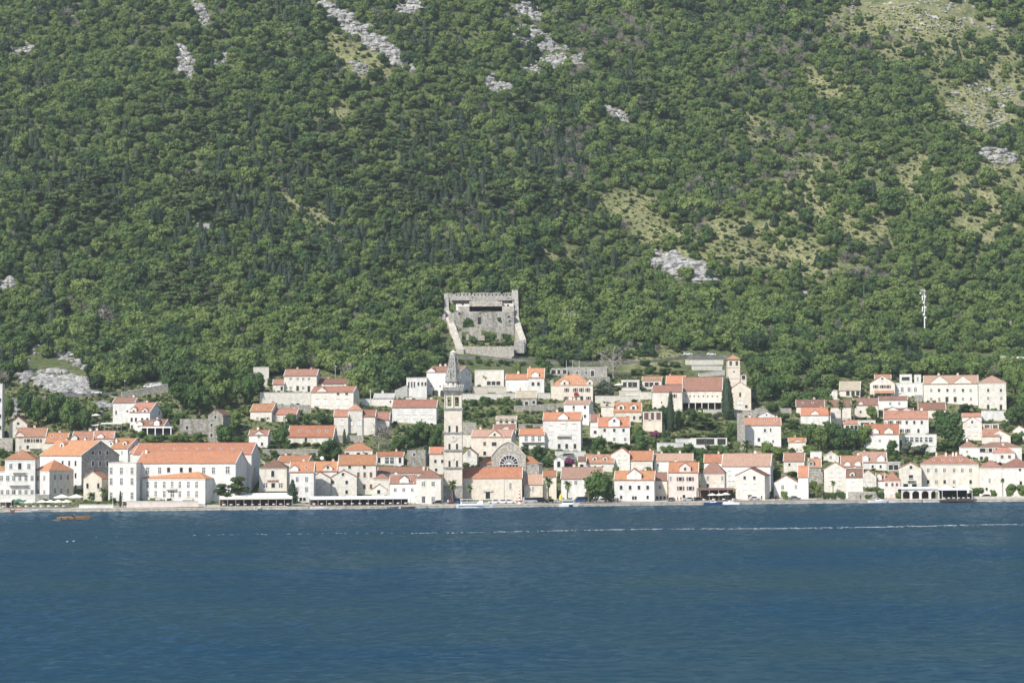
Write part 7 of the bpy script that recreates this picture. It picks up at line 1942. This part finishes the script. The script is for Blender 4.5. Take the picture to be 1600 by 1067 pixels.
tm = MB(); tm.cyl((0, 0), .62, .58, .72, .78, 8); tm.ring([[(.6 * math.cos(i * .785) * q, .6 * math.sin(i * .785) * q, z) for i in range(8)] for q, z in ((.85, .42), (1.0, .72))]); TAB = tm.mesh('tablecloth', ['white_paint'])
tl = MB(); tl.cyl((0, 0), .3, .05, 0, .06, 6); tl.cyl((0, 0), .05, .05, .06, .70, 5); TL = tl.mesh('table_leg', ['dark_metal'])
cs = MB(); cs.box(-.22, .22, -.22, .22, .42, .47); cs.box(-.22, .22, .18, .22, .47, .95)
for x in (-.19, .19):
    for y in (-.19, .19): cs.box(x - .02, x + .02, y - .02, y + .02, 0, .42)
CH = cs.mesh('chair', ['dark_wood'])
def seating(px, ds, where, k):
    p = quay_pt(px, ds, 1.24); o = bpy.data.objects.new('dining_table', None); COL.objects.link(o); o.location = p
    tag(o, 'round table under a white cloth ' + where, 'table', 'white-clothed tables ' + where); link('tablecloth', TAB, o); link('leg', TL, o)
    for s in (-1, 1):
        c = link('dining_chair', CH, None, (p.x + s * .95, p.y + rc.uniform(-.2, .2), p.z), -s * math.pi / 2 + rc.uniform(-.3, .3)); tag(c, 'dark wooden chair drawn up to a table ' + where, 'chair', 'chairs ' + where)
for px in lin(350, 450, 10): seating(px, 2.6, 'under the long cream awning', 0)
for px in lin(491, 634, 13): seating(px, 2.6, 'under the long white awning', 0)
for px in lin(6, 100, 9): seating(px, 4.2, 'on the left shore terrace', 0)
for px in lin(1100, 1146, 4): seating(px, 4.0, 'under the brown restaurant awning', 0)

# tents on a dark platform, white arcade
def tents():
    o = bpy.data.objects.new('restaurant_pavilion', None); COL.objects.link(o); a = quay_pt(1472, -3); b = quay_pt(1520, -3); o.location = a; L = (b - a).length; ang = math.atan2(b.y - a.y, b.x - a.x); o.rotation_euler = (0, 0, ang)
    tag(o, 'two peaked white tents on a dark platform over the water', 'tent'); s = .243
    mb = MB(); mb.box(-1, L + .5, -1, 7, -.9, -.25); link('platform', mb.mesh('platform', ['dark_wood']), o)
    for k in range(2):
        x0 = k * L / 2 + .05; x1 = (k + 1) * L / 2 - .05; mb = MB(); c = ((x0 + x1) / 2, 3, 5.2); z = 3.5
        mb.add([(x0, 0, z), (x1, 0, z), (x1, 6, z), (x0, 6, z), c, (x0, 0, z - .25), (x1, 0, z - .25), (x1, 6, z - .25), (x0, 6, z - .25)], [(0, 1, 4), (1, 2, 4), (2, 3, 4), (3, 0, 4), (0, 5, 6, 1), (1, 6, 7, 2), (2, 7, 8, 3), (3, 8, 5, 0)]); link('canopy', mb.mesh('canopy', ['white_paint']), o)
    for x in (.15, L / 2, L - .15):
        for y in (.1, 5.9):
            mb = MB(); mb.cyl((x, y), .08, .08, -.25, 3.3, 6); link('post', mb.mesh('post', ['white_paint']), o)
    mb = MB(); mb.box(.2, L - .2, 5.95, 6.05, -.2, 3.2); link('shade_sheet', mb.mesh('shade_sheet', ['gap_and_shade']), o)  # near-black sheet standing in for the shade inside the tents
    for i in range(6):
        p = a + Vector((math.cos(ang) * (1.2 + i * (L - 2.4) / 5), math.sin(ang) * (1.2 + i * (L - 2.4) / 5) + 1.8, 0)); t = bpy.data.objects.new('dining_table', None); COL.objects.link(t); t.location = (p.x, p.y, 1.0)
        tag(t, 'round table under a white cloth inside the white tents', 'table', 'white-clothed tables inside the white tents'); link('tablecloth', TAB, t); link('leg', TL, t)
tents()
def arcade():
    a = quay_pt(1409, 2.2, 1.2); b = quay_pt(1468, 2.2, 1.2); L = (b - a).length; ang = math.atan2(b.y - a.y, b.x - a.x)
    o = bpy.data.objects.new('arcade', None); COL.objects.link(o); o.location = a; o.rotation_euler = (0, 0, ang); tag(o, 'white arcade with round arches on the quay left of the tents', 'arcade')
    n = 4; H_ = 3.6; w = L / n
    for i in range(n):
        c = w * (i + .5); r = w * .38; pr = [(w * i + .003, 0), (c - r, 0)] + [(c - r * math.cos(t * math.pi / 8), 1.9 + r * .8 * math.sin(t * math.pi / 8)) for t in range(9)] + [(c + r, 0), (w * (i + 1) - .003, 0), (w * (i + 1) - .003, H_), (w * i + .003, H_)]
        mb = MB(); # build as vertical strips so faces stay convex
        xs = [c - r * math.cos(t * math.pi / 8) for t in range(9)]; zs = [1.9 + r * .8 * math.sin(t * math.pi / 8) for t in range(9)]
        mb.box(w * i + .003, c - r, 0, .45, -.2, H_); mb.box(c + r, w * (i + 1) - .003, 0, .45, -.2, H_)
        for t in range(8): mb.prism([(xs[t], zs[t]), (xs[t + 1], zs[t + 1]), (xs[t + 1], H_), (xs[t], H_)], 0, .45)
        link('arch', mb.mesh('arch', ['white_plaster']), o)
    mb = MB(); mb.slab([(-.3, -.4, H_ + .25), (L + .2, -.4, H_ + .25), (L + .2, 5, H_ + .8), (-.3, 5, H_ + .8)], .2); link('roof', mb.mesh('roof', ['white_paint']), o)
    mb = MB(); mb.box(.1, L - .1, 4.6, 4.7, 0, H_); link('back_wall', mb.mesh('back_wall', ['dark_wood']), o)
arcade()

# boats
def hull(mb, L, B, D, mi=0, bow=.9, sheer=.35, n=7):
    secs = []
    for i in range(n + 1):
        t = i / n; x = -L / 2 + L * t; w = B / 2 * (1 - max(0, (t - .45) / .55) ** 2.2) * (.85 + .15 * min(1, t * 4)); w = max(w, .03); z = D + sheer * t ** 2; f = max(0, (t - .75) / .25) * .35
        secs.append([(x + (bow if i == n else 0), -w, z), (x, -w * .82, .1), (x, -w * .3, -.35 + f), (x, w * .3, -.35 + f), (x, w * .82, .1), (x + (bow if i == n else 0), w, z)])
    mb.ring(secs, mi)
def boat(px, py, L, rz, label, kind='small', hullm='white_paint', flip=False, on_quay=False, ds=None, name='boat'):
    if ds is not None:
        p = quay_pt(px, ds, 0.0)
    else:
        d = rdir(px, py); Y = -CAM_H / d.z; p = Vector((d.x * Y, Y, 0))
    o = bpy.data.objects.new(name, None); COL.objects.link(o); o.location = p; o.rotation_euler = (0, 0, rz + (math.pi if flip else 0)); tag(o, label, 'boat')
    B = L * .3 if kind != 'tour' else L * .26; D = {'small': .55, 'tour': 1.25, 'speed': .75, 'cabin': .8, 'cat': 1.0}[kind]
    mb = MB(); hull(mb, L, B, D); link('hull', mb.mesh('hull', [hullm]), o)
    if kind == 'tour':
        mb = MB(); mb.box(-L * .38, L * .12, -B * .36, B * .36, D, D + 1.0); link('cabin', mb.mesh('cabin', ['white_paint']), o)
        for s in (-1, 1):
            mb = MB(); mb.box(-L * .35, L * .08, s * (B * .36 + .01) - .01, s * (B * .36 + .01) + .01, D + .45, D + .85); link('side_window', mb.mesh('side_window', ['blue_glass']), o)
        mb = MB(); mb.box(L * .13, L * .24, -B * .34, B * .34, D, D + 1.5); mb.box(-L * .40, L * .26, -B * .4, B * .4, D + 1.75, D + 1.85); link('wheelhouse', mb.mesh('wheelhouse', ['white_paint']), o)
        for x in (-.38, -.2, -.02, .12):
            for s in (-1, 1):
                mb = MB(); mb.cyl((L * x, s * B * .37), .04, .04, D + .9, D + 1.76, 5); link('post', mb.mesh('post', ['white_paint']), o)
        mb = MB(); mb.box(-L * .45, L * .42, -B * .47, -B * .45, D - .55, D - .35); link('rubbing_strake', mb.mesh('rubbing_strake', ['blue_glass']), o)
    elif kind == 'cabin':
        mb = MB(); mb.prism([(-L * .12, D), (L * .25, D + .15), (L * .1, D + .9), (-L * .1, D + .95)], -B * .3, B * .3); link('cabin', mb.mesh('cabin', ['white_paint']), o)
        mb = MB(); mb.prism([(-L * .08, D + .45), (L * .12, D + .5), (L * .07, D + .8), (-L * .08, D + .8)], -B * .3 - .02, B * .3 + .02); link('side_window', mb.mesh('side_window', ['window_glass']), o)
        mb = MB(); mb.box(-L * .45, -L * .12, -B * .3, B * .3, D + 1.25, D + 1.32); link('sun_canopy', mb.mesh('sun_canopy', ['blue_glass' if rc.random() < .5 else 'cream_canvas']), o)
        for x in (-.43, -.14):
            for s in (-1, 1): mb = MB(); mb.cyl((L * x, s * B * .28), .03, .03, D - .2, D + 1.26, 5); link('post', mb.mesh('post', ['grey_metal']), o)
    elif kind == 'speed':
        mb = MB(); mb.prism([(-L * .02, D), (L * .12, D + .2), (L * .03, D + .75), (L * .0, D + .75)], -B * .3, B * .3); link('windscreen', mb.mesh('windscreen', ['window_glass']), o)
        mb = MB(); mb.box(-L * .42, L * .40, -B * .26, B * .26, D + .03, D + .12); link('deck', mb.mesh('deck', ['wood_light']), o)
        for x in (-.36, -.15, .05):
            mb = MB(); mb.box(-.15, .15, -B * .52, -B * .44, -.18, .18); link('fender', mb.mesh('fender', ['tyre_rubber']), o, (L * x, 0, D * .6))
        mb = MB(); mb.cyl((-L * .1, 0), .25, .25, D + .1, D + 1.0, 7); 
    elif kind == 'cat':
        mb = MB(); mb.box(-L * .35, L * .3, -B * .4, B * .4, D, D + 1.3); mb.box(-L * .42, L * .36, -B * .46, B * .46, D + 1.5, D + 1.62); link('cabin', mb.mesh('cabin', ['white_paint']), o)
        mb = MB(); mb.box(-L * .33, L * .28, -B * .4 - .03, B * .4 + .03, D + .55, D + 1.1); link('side_window', mb.mesh('side_window', ['window_glass']), o)
        mb = MB(); mb.box(L * .02, L * .24, -B * .5 - .02, -B * .47, .1, D - .2); link('opening', mb.mesh('opening', ['gap_and_shade']), o)
    else:
        mb = MB(); mb.box(-L * .05, L * .12, -B * .3, B * .3, D - .1, D + .1); mb.box(-L * .32, -L * .2, -B * .34, B * .34, D - .1, D + .06); link('thwart', mb.mesh('thwart', ['wood_light']), o)
        mb = MB(); mb.box(-L * .54, -L * .49, -.15, .15, D - .5, D + .45); link('outboard_motor', mb.mesh('outboard_motor', ['dark_metal']), o)
    return o
boat(114, 811.5, 9.6, .12, 'varnished wooden speedboat under way off the left shore', 'speed', 'wood_brown', name='speedboat')
boat(741, 0, 12.5, .05, 'white two-deck tour boat moored beside the church', 'tour', ds=-2.2, name='tour_boat')
boat(888, 0, 6.4, .03, 'boxy white cabin boat moored below the huge quay tree', 'cat', ds=-1.8)
boat(1113, 0, 6.4, 0, 'low white motorboat with dark blue canopy at brown awning', 'cabin', 'car_blue', ds=-1.6)
boat(1143, 0, 6.0, 2.9, 'white cabin motorboat moored right of the brown awning', 'cabin', ds=-2.0)
boat(1371, 0, 6.6, .1, 'white motorboat below the green pergola', 'cabin', ds=-1.8); boat(1392, 0, 4.0, .1, 'small white open boat before the parasol restaurant', 'small', ds=-1.4)
boat(1456, 0, 7.0, .1, 'slim white boat moored at the white arcade', 'small', ds=-2.6); boat(496, 0, 5.6, .1, 'low white boat at the left end of the long white awning', 'small', ds=-1.6)
boat(404, 0, 3.6, 1.2, 'small white dinghy below the dark-roofed villa', 'small', ds=-1.4); boat(637, 0, 4.2, 0, 'dark wooden rowing boat before the two parasols', 'small', 'dark_wood', ds=-1.4); boat(613, 0, 3.4, .1, 'small dark dinghy left of the rowing boat', 'small', 'car_grey', ds=-1.4)
boat(40, 0, 7.0, .1, 'long white boat with dark waterline at far left', 'small', ds=-1.6); boat(62, 0, 6.0, .15, 'grey boat moored right of the long white boat', 'small', 'car_silver', ds=-1.4); boat(24, 0, 3.0, .2, 'orange-red dinghy at far left', 'small', 'red_paint', ds=-1.0)

def gull(px, py, label):
    d = rdir(px, py); Y = -CAM_H / d.z; mb = MB(); mb.ring([[(x, r * math.cos(i * 1.047), z + r * .8 * math.sin(i * 1.047)) for i in range(6)] for x, r, z in ((-.3, .02, .16), (-.15, .1, .12), (.05, .13, .12), (.18, .07, .2), (.25, .055, .32), (.33, .04, .33), (.4, .008, .32))])
    o = link('seagull', mb.mesh('seagull', ['white_paint']), None, (d.x * Y, Y, 0)); o.scale = (.9, .9, .9); tag(o, label, 'bird')
gull(105, 846.5, 'white gull floating left of its companion below the speedboat'); gull(115, 846, 'white gull floating on the right below the speedboat')

# foam: wake line across the bay, bow wave of the speedboat
def foam():
    rnd = random.Random(31); mb = MB()
    for k in range(5200):
        t = rnd.random() ** .75; px = 100 + 1540 * t; py = 839 - 19 * (px - 100) / 1500 + .8 * math.sin(px / 90.)
        if rnd.random() > .12 + .88 * t ** 1.8 and rnd.random() > .0: continue
        if noise.noise(Vector((px / 18, 0, 2))) < .05 - .55 * t: continue
        py += rnd.gauss(0, .45); d = rdir(px, py); Y = -CAM_H / d.z; x = d.x * Y; a = rnd.uniform(.12, .5); b = rnd.uniform(.15, .7)
        mb.add([(x - a, Y, .03), (x, Y - b, .05), (x + a, Y, .03), (x, Y + b, .05)], [(0, 1, 2, 3)])
    o = struct('wake_foam', mb.mesh('wake_foam', ['white_paint']), 'stuff', 'thin line of white foam left by a passing boat')
    mb = MB()
    for k in range(60):
        px = rnd.uniform(70, 96); py = 813 + rnd.gauss(0, .5); d = rdir(px, py); Y = -CAM_H / d.z; a = rnd.uniform(.1, .4)
        mb.add([(d.x * Y - a, Y, .03), (d.x * Y, Y - a, .06), (d.x * Y + a, Y, .03), (d.x * Y, Y + a, .06)], [(0, 1, 2, 3)])
    struct('stern_foam', mb.mesh('stern_foam', ['white_paint']), 'stuff', 'foam behind the wooden speedboat')
    mb = MB()
    for k in range(420):
        px = rnd.uniform(-10, 1620)
        if noise.noise(Vector((px / 30, 5, 2))) < .0: continue
        p = quay_pt(px, -rnd.uniform(.6, 1.8), .04); a = rnd.uniform(.2, .7); mb.add([(p.x - a, p.y, .04), (p.x, p.y - a * .5, .06), (p.x + a, p.y, .04), (p.x, p.y + a * .5, .06)], [(0, 1, 2, 3)])
    struct('shore_foam', mb.mesh('shore_foam', ['white_paint']), 'stuff', 'small patches of foam along the quay wall')
foam()

# poles, masts, antenna, marker
def pole(p, h, r, label, mat='grey_metal', name='utility_pole', cat='pole', arm=0, lamp=False):
    o = bpy.data.objects.new(name, None); COL.objects.link(o); o.location = p; tag(o, label, cat)
    mb = MB(); mb.cyl((0, 0), r, r * .65, -1.5, h, 7); link('shaft', mb.mesh('shaft', [mat]), o)
    if arm: mb = MB(); mb.box(-arm, arm, -.06, .06, h - .6, h - .45); link('crossarm', mb.mesh('crossarm', [mat]), o)
    if lamp: mb = MB(); mb.cyl((0, -.3), .3, .2, h, h + .3, 8); link('lamp_head', mb.mesh('lamp_head', ['white_paint']), o)
for px, py, h, r, lab, m in ((524, 604, 9.5, .2, 'grey utility pole standing above the wide pale stone house', 'grey_metal'), (579, 640, 8.5, .28, 'concrete pole left of the pale grey roof', 'quay_stone'), (634, 582, 9, .14, 'wooden pole in the trees left of the spire', 'bark'), (831, 585, 12, .13, 'thin pole at the forest edge right of the fort', 'bark'), (926, 578, 11, .13, 'thin wooden pole left of the leafless round tree', 'bark'), (1083, 485, 11, .13, 'lone thin pole in the woods below the white crag', 'grey_metal'), (659, 470, 10, .1, 'thin pole in the woods left of the fort', 'grey_metal'), (1350, 470, 9, .1, 'thin pale pole in the woods left of the antenna mast', 'grey_metal')):
    pole(hit(px, py), h, r, lab, m, arm=0 if 'thin' in lab else .8)
for i, px in enumerate((885, 895, 905)): pole(hit(px, 578), 4.6, .09, ['left', 'middle', 'right'][i] + ' of three white posts above the carport', 'white_paint', 'white_post', 'post')
pole(road_pt(195) + Vector((0, 3, 0)), 4.5, .08, 'street lamp beside the upper road right of the white sedan', 'grey_metal', 'street_lamp', 'street lamp', lamp=True)
for px, h, lab in ((176, 4.5, 'white flagpole before the yellow chapel hedge'), (191, 4.5, 'white flagpole right of the thin cypress'), (646, 8.0, 'white mast right of the two parasols'), (661, 8.0, 'white mast before the hipped stone house')):
    pole(quay_pt(px, 1.6), h, .07, lab, 'white_paint', 'flagpole', 'pole')
def antenna():
    p = hit(1445, 527); s = p.y / F_PX; H_ = (527 - 450) * s
    o = bpy.data.objects.new('antenna_mast', None); COL.objects.link(o); o.location = p; tag(o, 'tall pale telecom mast with white panel antennas among the trees', 'antenna mast')
    mb = MB(); mb.cyl((0, 0), .34, .2, -1, H_ * .88, 8); mb.cyl((0, 0), .08, .05, H_ * .88, H_, 5); link('mast', mb.mesh('mast', ['white_paint']), o)
    for z, r in ((.80, 1.0), (.58, 1.0)):
        for k in range(3):
            a = k * 2.09 + .5; mb = MB(); mb.box(-.22, .22, -.12, .12, -1.3, 1.3); link('panel_antenna', mb.mesh('panel_antenna', ['white_paint']), o, (r * math.cos(a), r * math.sin(a), H_ * z), a)
        mb = MB(); mb.cyl((0, 0), r * .95, r * .95, H_ * z - .1, H_ * z + .1, 8); link('ring_bracket', mb.mesh('ring_bracket', ['grey_metal']), o)
    for z, x in ((.70, -.5), (.46, -.6), (.40, .3)):
        mb = MB(); mb.prism([(.5 * math.cos(i * .785), .5 * math.sin(i * .785)) for i in range(8)], -.9, -.6); link('dish', mb.mesh('dish', ['white_paint']), o, (x, 0, H_ * z))
antenna()
def marker():
    p = quay_pt(812, 1.8); o = bpy.data.objects.new('harbour_marker', None); COL.objects.link(o); o.location = p; tag(o, 'small red and white striped harbour marker tower on the quay', 'marker')
    for k in range(7):
        r0 = .55 - k * .06; mb = MB(); mb.cyl((0, 0), r0, r0 - .06, k * .6, k * .6 + .6, 8); link('band', mb.mesh('band', ['red_paint' if k % 2 else 'white_paint']), o)
    mb = MB(); mb.cyl((0, 0), .2, .15, 4.2, 4.6, 8); link('lamp', mb.mesh('lamp', ['red_paint']), o)
marker()
umbr = quay_pt(876, 5); o = bpy.data.objects.new('folded_parasol', None); COL.objects.link(o); o.location = umbr; tag(o, 'folded yellow and white parasol left of the pinkish-roof house palm', 'parasol')
mb = MB(); mb.cyl((0, 0), .04, .04, -.2, 3.4, 5); link('pole', mb.mesh('pole', ['grey_metal']), o); mb = MB(); mb.ring([[(r * math.cos(i * 1.047), r * math.sin(i * 1.047), z) for i in range(6)] for r, z in ((.75, .9), (.5, 2.2), (.05, 3.3))]); link('canopy', mb.mesh('canopy', ['yellow_cloth']), o)
dp = hit(503, 722); o = bpy.data.objects.new('satellite_dish', None); COL.objects.link(o); o.location = (dp.x, dp.y, dp.z); tag(o, 'round white satellite dish left of the big light-green tree', 'dish')
mb = MB(); mb.prism([(.75 * math.cos(i * .52), .75 * math.sin(i * .52)) for i in range(12)], -.1, .05); link('reflector', mb.mesh('reflector', ['white_paint']), o, (0, 0, 1.6)); mb = MB(); mb.cyl((0, .1), .05, .05, -.5, 1.6, 5); link('stand', mb.mesh('stand', ['grey_metal']), o)

# sign of brown letters on the villa, red door hood on the guest house, panels on roofs
def on_house(substr):
    for r, l in ALLH:
        if r is not None and substr in l: return r
    return None
vr = on_house('dark hipped roof and brown sign')
rs2 = random.Random(4)
sg = link('sign_board', None, vr)
mb = MB(); mb.box(-2.2, 2.2, -.16, -.1, 5.02, 5.12); sg_ = link('sign_rail', mb.mesh('sign_rail', ['sign_letters']), vr); bpy.data.objects.remove(sg)
for k in range(10):
    x = -2.0 + k * .43; mb = MB(); mb.box(x, x + .09, -.16, -.08, 5.12, 5.7); mb.box(x + .2, x + .29, -.16, -.08, 5.12, 5.7) if k % 3 else None; mb.box(x + .09, x + .3, -.15, -.09, 5.55 if k % 2 else 5.32, 5.66 if k % 2 else 5.43)
    link('letter', mb.mesh('letter', ['sign_letters']), sg_)
gr = on_house('red awning and brown')
mb = MB(); n = 8; mb.prism([(-1.1, -.1), (1.1, -.1)] + [(1.1 * math.cos(t * math.pi / n), 1.1 * math.sin(t * math.pi / n)) for t in range(n + 1)], -1.0, -.05); link('door_awning', mb.mesh('door_awning', ['red_canvas']), gr, (1.9, 0, 3.2))

# ------------------------------------------------------------------ people on the quay
def person(p, rotz, top, legs, label, pose='stand'):
    J = {'pelvis': (0, 0, .93), 'belly': (0, .01, 1.08), 'chest': (0, 0, 1.32), 'neck': (0, 0, 1.49), 'head': (0, -.02, 1.62), 'crown': (0, -.01, 1.74)}
    walk = .22 if pose == 'walk' else .03
    E = [('pelvis', 'belly'), ('belly', 'chest'), ('chest', 'neck'), ('neck', 'head'), ('head', 'crown')]; Rr = {'pelvis': .15, 'belly': .13, 'chest': .155, 'neck': .055, 'head': .095, 'crown': .06}
    for s, n in ((-1, 'l'), (1, 'r')):
        J['hip' + n] = (s * .1, 0, .88); J['knee' + n] = (s * .11, -walk * s * .6, .49); J['ank' + n] = (s * .11, walk * s * .9 * -1 + .03, .08); J['toe' + n] = (s * .12, -walk * s * .9 - .14, .04)
        J['sh' + n] = (s * .19, 0, 1.42); J['el' + n] = (s * .25, walk * s * .5, 1.14); J['ha' + n] = (s * .25, walk * s * .6 - .1, .9); J['fi' + n] = (s * .25, walk * s * .6 - .13, .8)
        E += [('pelvis', 'hip' + n), ('hip' + n, 'knee' + n), ('knee' + n, 'ank' + n), ('ank' + n, 'toe' + n), ('chest', 'sh' + n), ('sh' + n, 'el' + n), ('el' + n, 'ha' + n), ('ha' + n, 'fi' + n)]
        Rr.update({'hip' + n: .1, 'knee' + n: .06, 'ank' + n: .04, 'toe' + n: .035, 'sh' + n: .06, 'el' + n: .042, 'ha' + n: .032, 'fi' + n: .025})
    mb = MB()
    for a, b in E:
        A, B = Vector(J[a]), Vector(J[b]); mat = 1 if max(A.z, B.z) < .95 else 0
        if 'head' in (a, b) or 'ha' in a[:2] or b.startswith('fi'): mat = 2
        mb.tube([A, B], [Rr[a], Rr[b]], 6, mat)
    r = bpy.data.objects.new('person', None); COL.objects.link(r); r.location = p; r.rotation_euler = (0, 0, rotz); tag(r, label, 'person')
    # one continuous body: voxel-free join through a skin over the joints
    names = list(J); me = bpy.data.meshes.new('body'); me.from_pydata([J[n] for n in names], [(names.index(a), names.index(b)) for a, b in E], [])
    ob = link('body', me, r); me.materials.append(MATS[top])
    sk = ob.modifiers.new('skin', 'SKIN'); me.skin_vertices[0].data[0].use_root = True
    for i, n in enumerate(names): me.skin_vertices[0].data[i].radius = (Rr[n], Rr[n] * .85)
    mb = MB(); 
    for n in 'lr': mb.tube([J['hip' + n], J['knee' + n], (J['ank' + n][0], J['ank' + n][1], .12)], [.13, .085, .07], 7)
    tr = link('trousers', mb.mesh('trousers', [legs]), r)
    mb = MB(); mb.cyl((0, -.01), .06, .105, 1.72, 1.64, 7); mb.ring([[(q * .107 * math.cos(i * .785), q * .107 * math.sin(i * .785) + .005, z) for i in range(8)] for q, z in ((1.0, 1.62), (1.02, 1.7), (.75, 1.78), (.2, 1.81))]); link('hair', mb.mesh('hair', ['dark_wood']), r)
    mb = MB(); mb.ring([[(q * .09 * math.cos(i * .785), q * .1 * math.sin(i * .785) - .025, z) for i in range(8)] for q, z in ((.5, 1.50), (.95, 1.56), (1.0, 1.63), (.9, 1.69))]); link('face', mb.mesh('face', ['skin']), r)
for px, ds, top, legs, lab, pz in ((1059, 4.0, 'cloth_red', 'cloth_dark', 'person in red top walking before the pinkish house', 'walk'), (1064, 4.3, 'cloth_dark', 'cloth_dark', 'person in dark clothes before the pinkish house', 'walk'), (1190, 4.5, 'cloth_dark', 'cloth_blue', 'person in dark top standing right of the silver car', 'stand'),
    (1212, 4.0, 'cloth_dark', 'cloth_dark', 'person in black beside the ivy cube house', 'stand'), (1215, 4.5, 'cloth_red', 'cloth_blue', 'person in red beside the ivy cube house', 'walk'), (965, 3.0, 'cloth_red', 'cloth_dark', 'person in reddish top at the corner of the white central-gable house', 'stand'),
    (700, 3.2, 'cloth_white', 'cloth_blue', 'person in white left of the bell tower door', 'walk'), (704, 3.6, 'cloth_red', 'cloth_dark', 'person in red at the bell tower door', 'stand'), (300, 3.0, 'cloth_white', 'cloth_dark', 'person in white before the hotel block wall', 'walk'), (322, 3.0, 'cloth_blue', 'cloth_dark', 'person in blue left of the low pine', 'stand'), (192, 2.6, 'cloth_red', 'cloth_dark', 'person in red near the thin cypress', 'stand'), (1345, 3.8, 'cloth_dark', 'cloth_dark', 'person in black under the grey quay terrace', 'stand')):
    person(quay_pt(px, ds, 1.25), rc.uniform(-1.2, 1.2), top, legs, lab, pz)

# ------------------------------------------------------------------ air
def haze():
    m, nt, out = newmat('summer_haze')
    v = N(nt, 'VolumePrincipled'); v.inputs['Density'].default_value = HAZE_D; v.inputs['Color'].default_value = (0.80, 0.88, 1.0, 1); v.inputs['Anisotropy'].default_value = 0.2
    nt.links.new(v.outputs[0], out.inputs['Volume'])
    mb = MB(); mb.box(-2200, 2200, -260, 2300, -5, 800); struct('haze', mb.mesh('haze', ['summer_haze']), 'stuff', 'thin summer haze')
HAZE_D = 0.00009
haze()
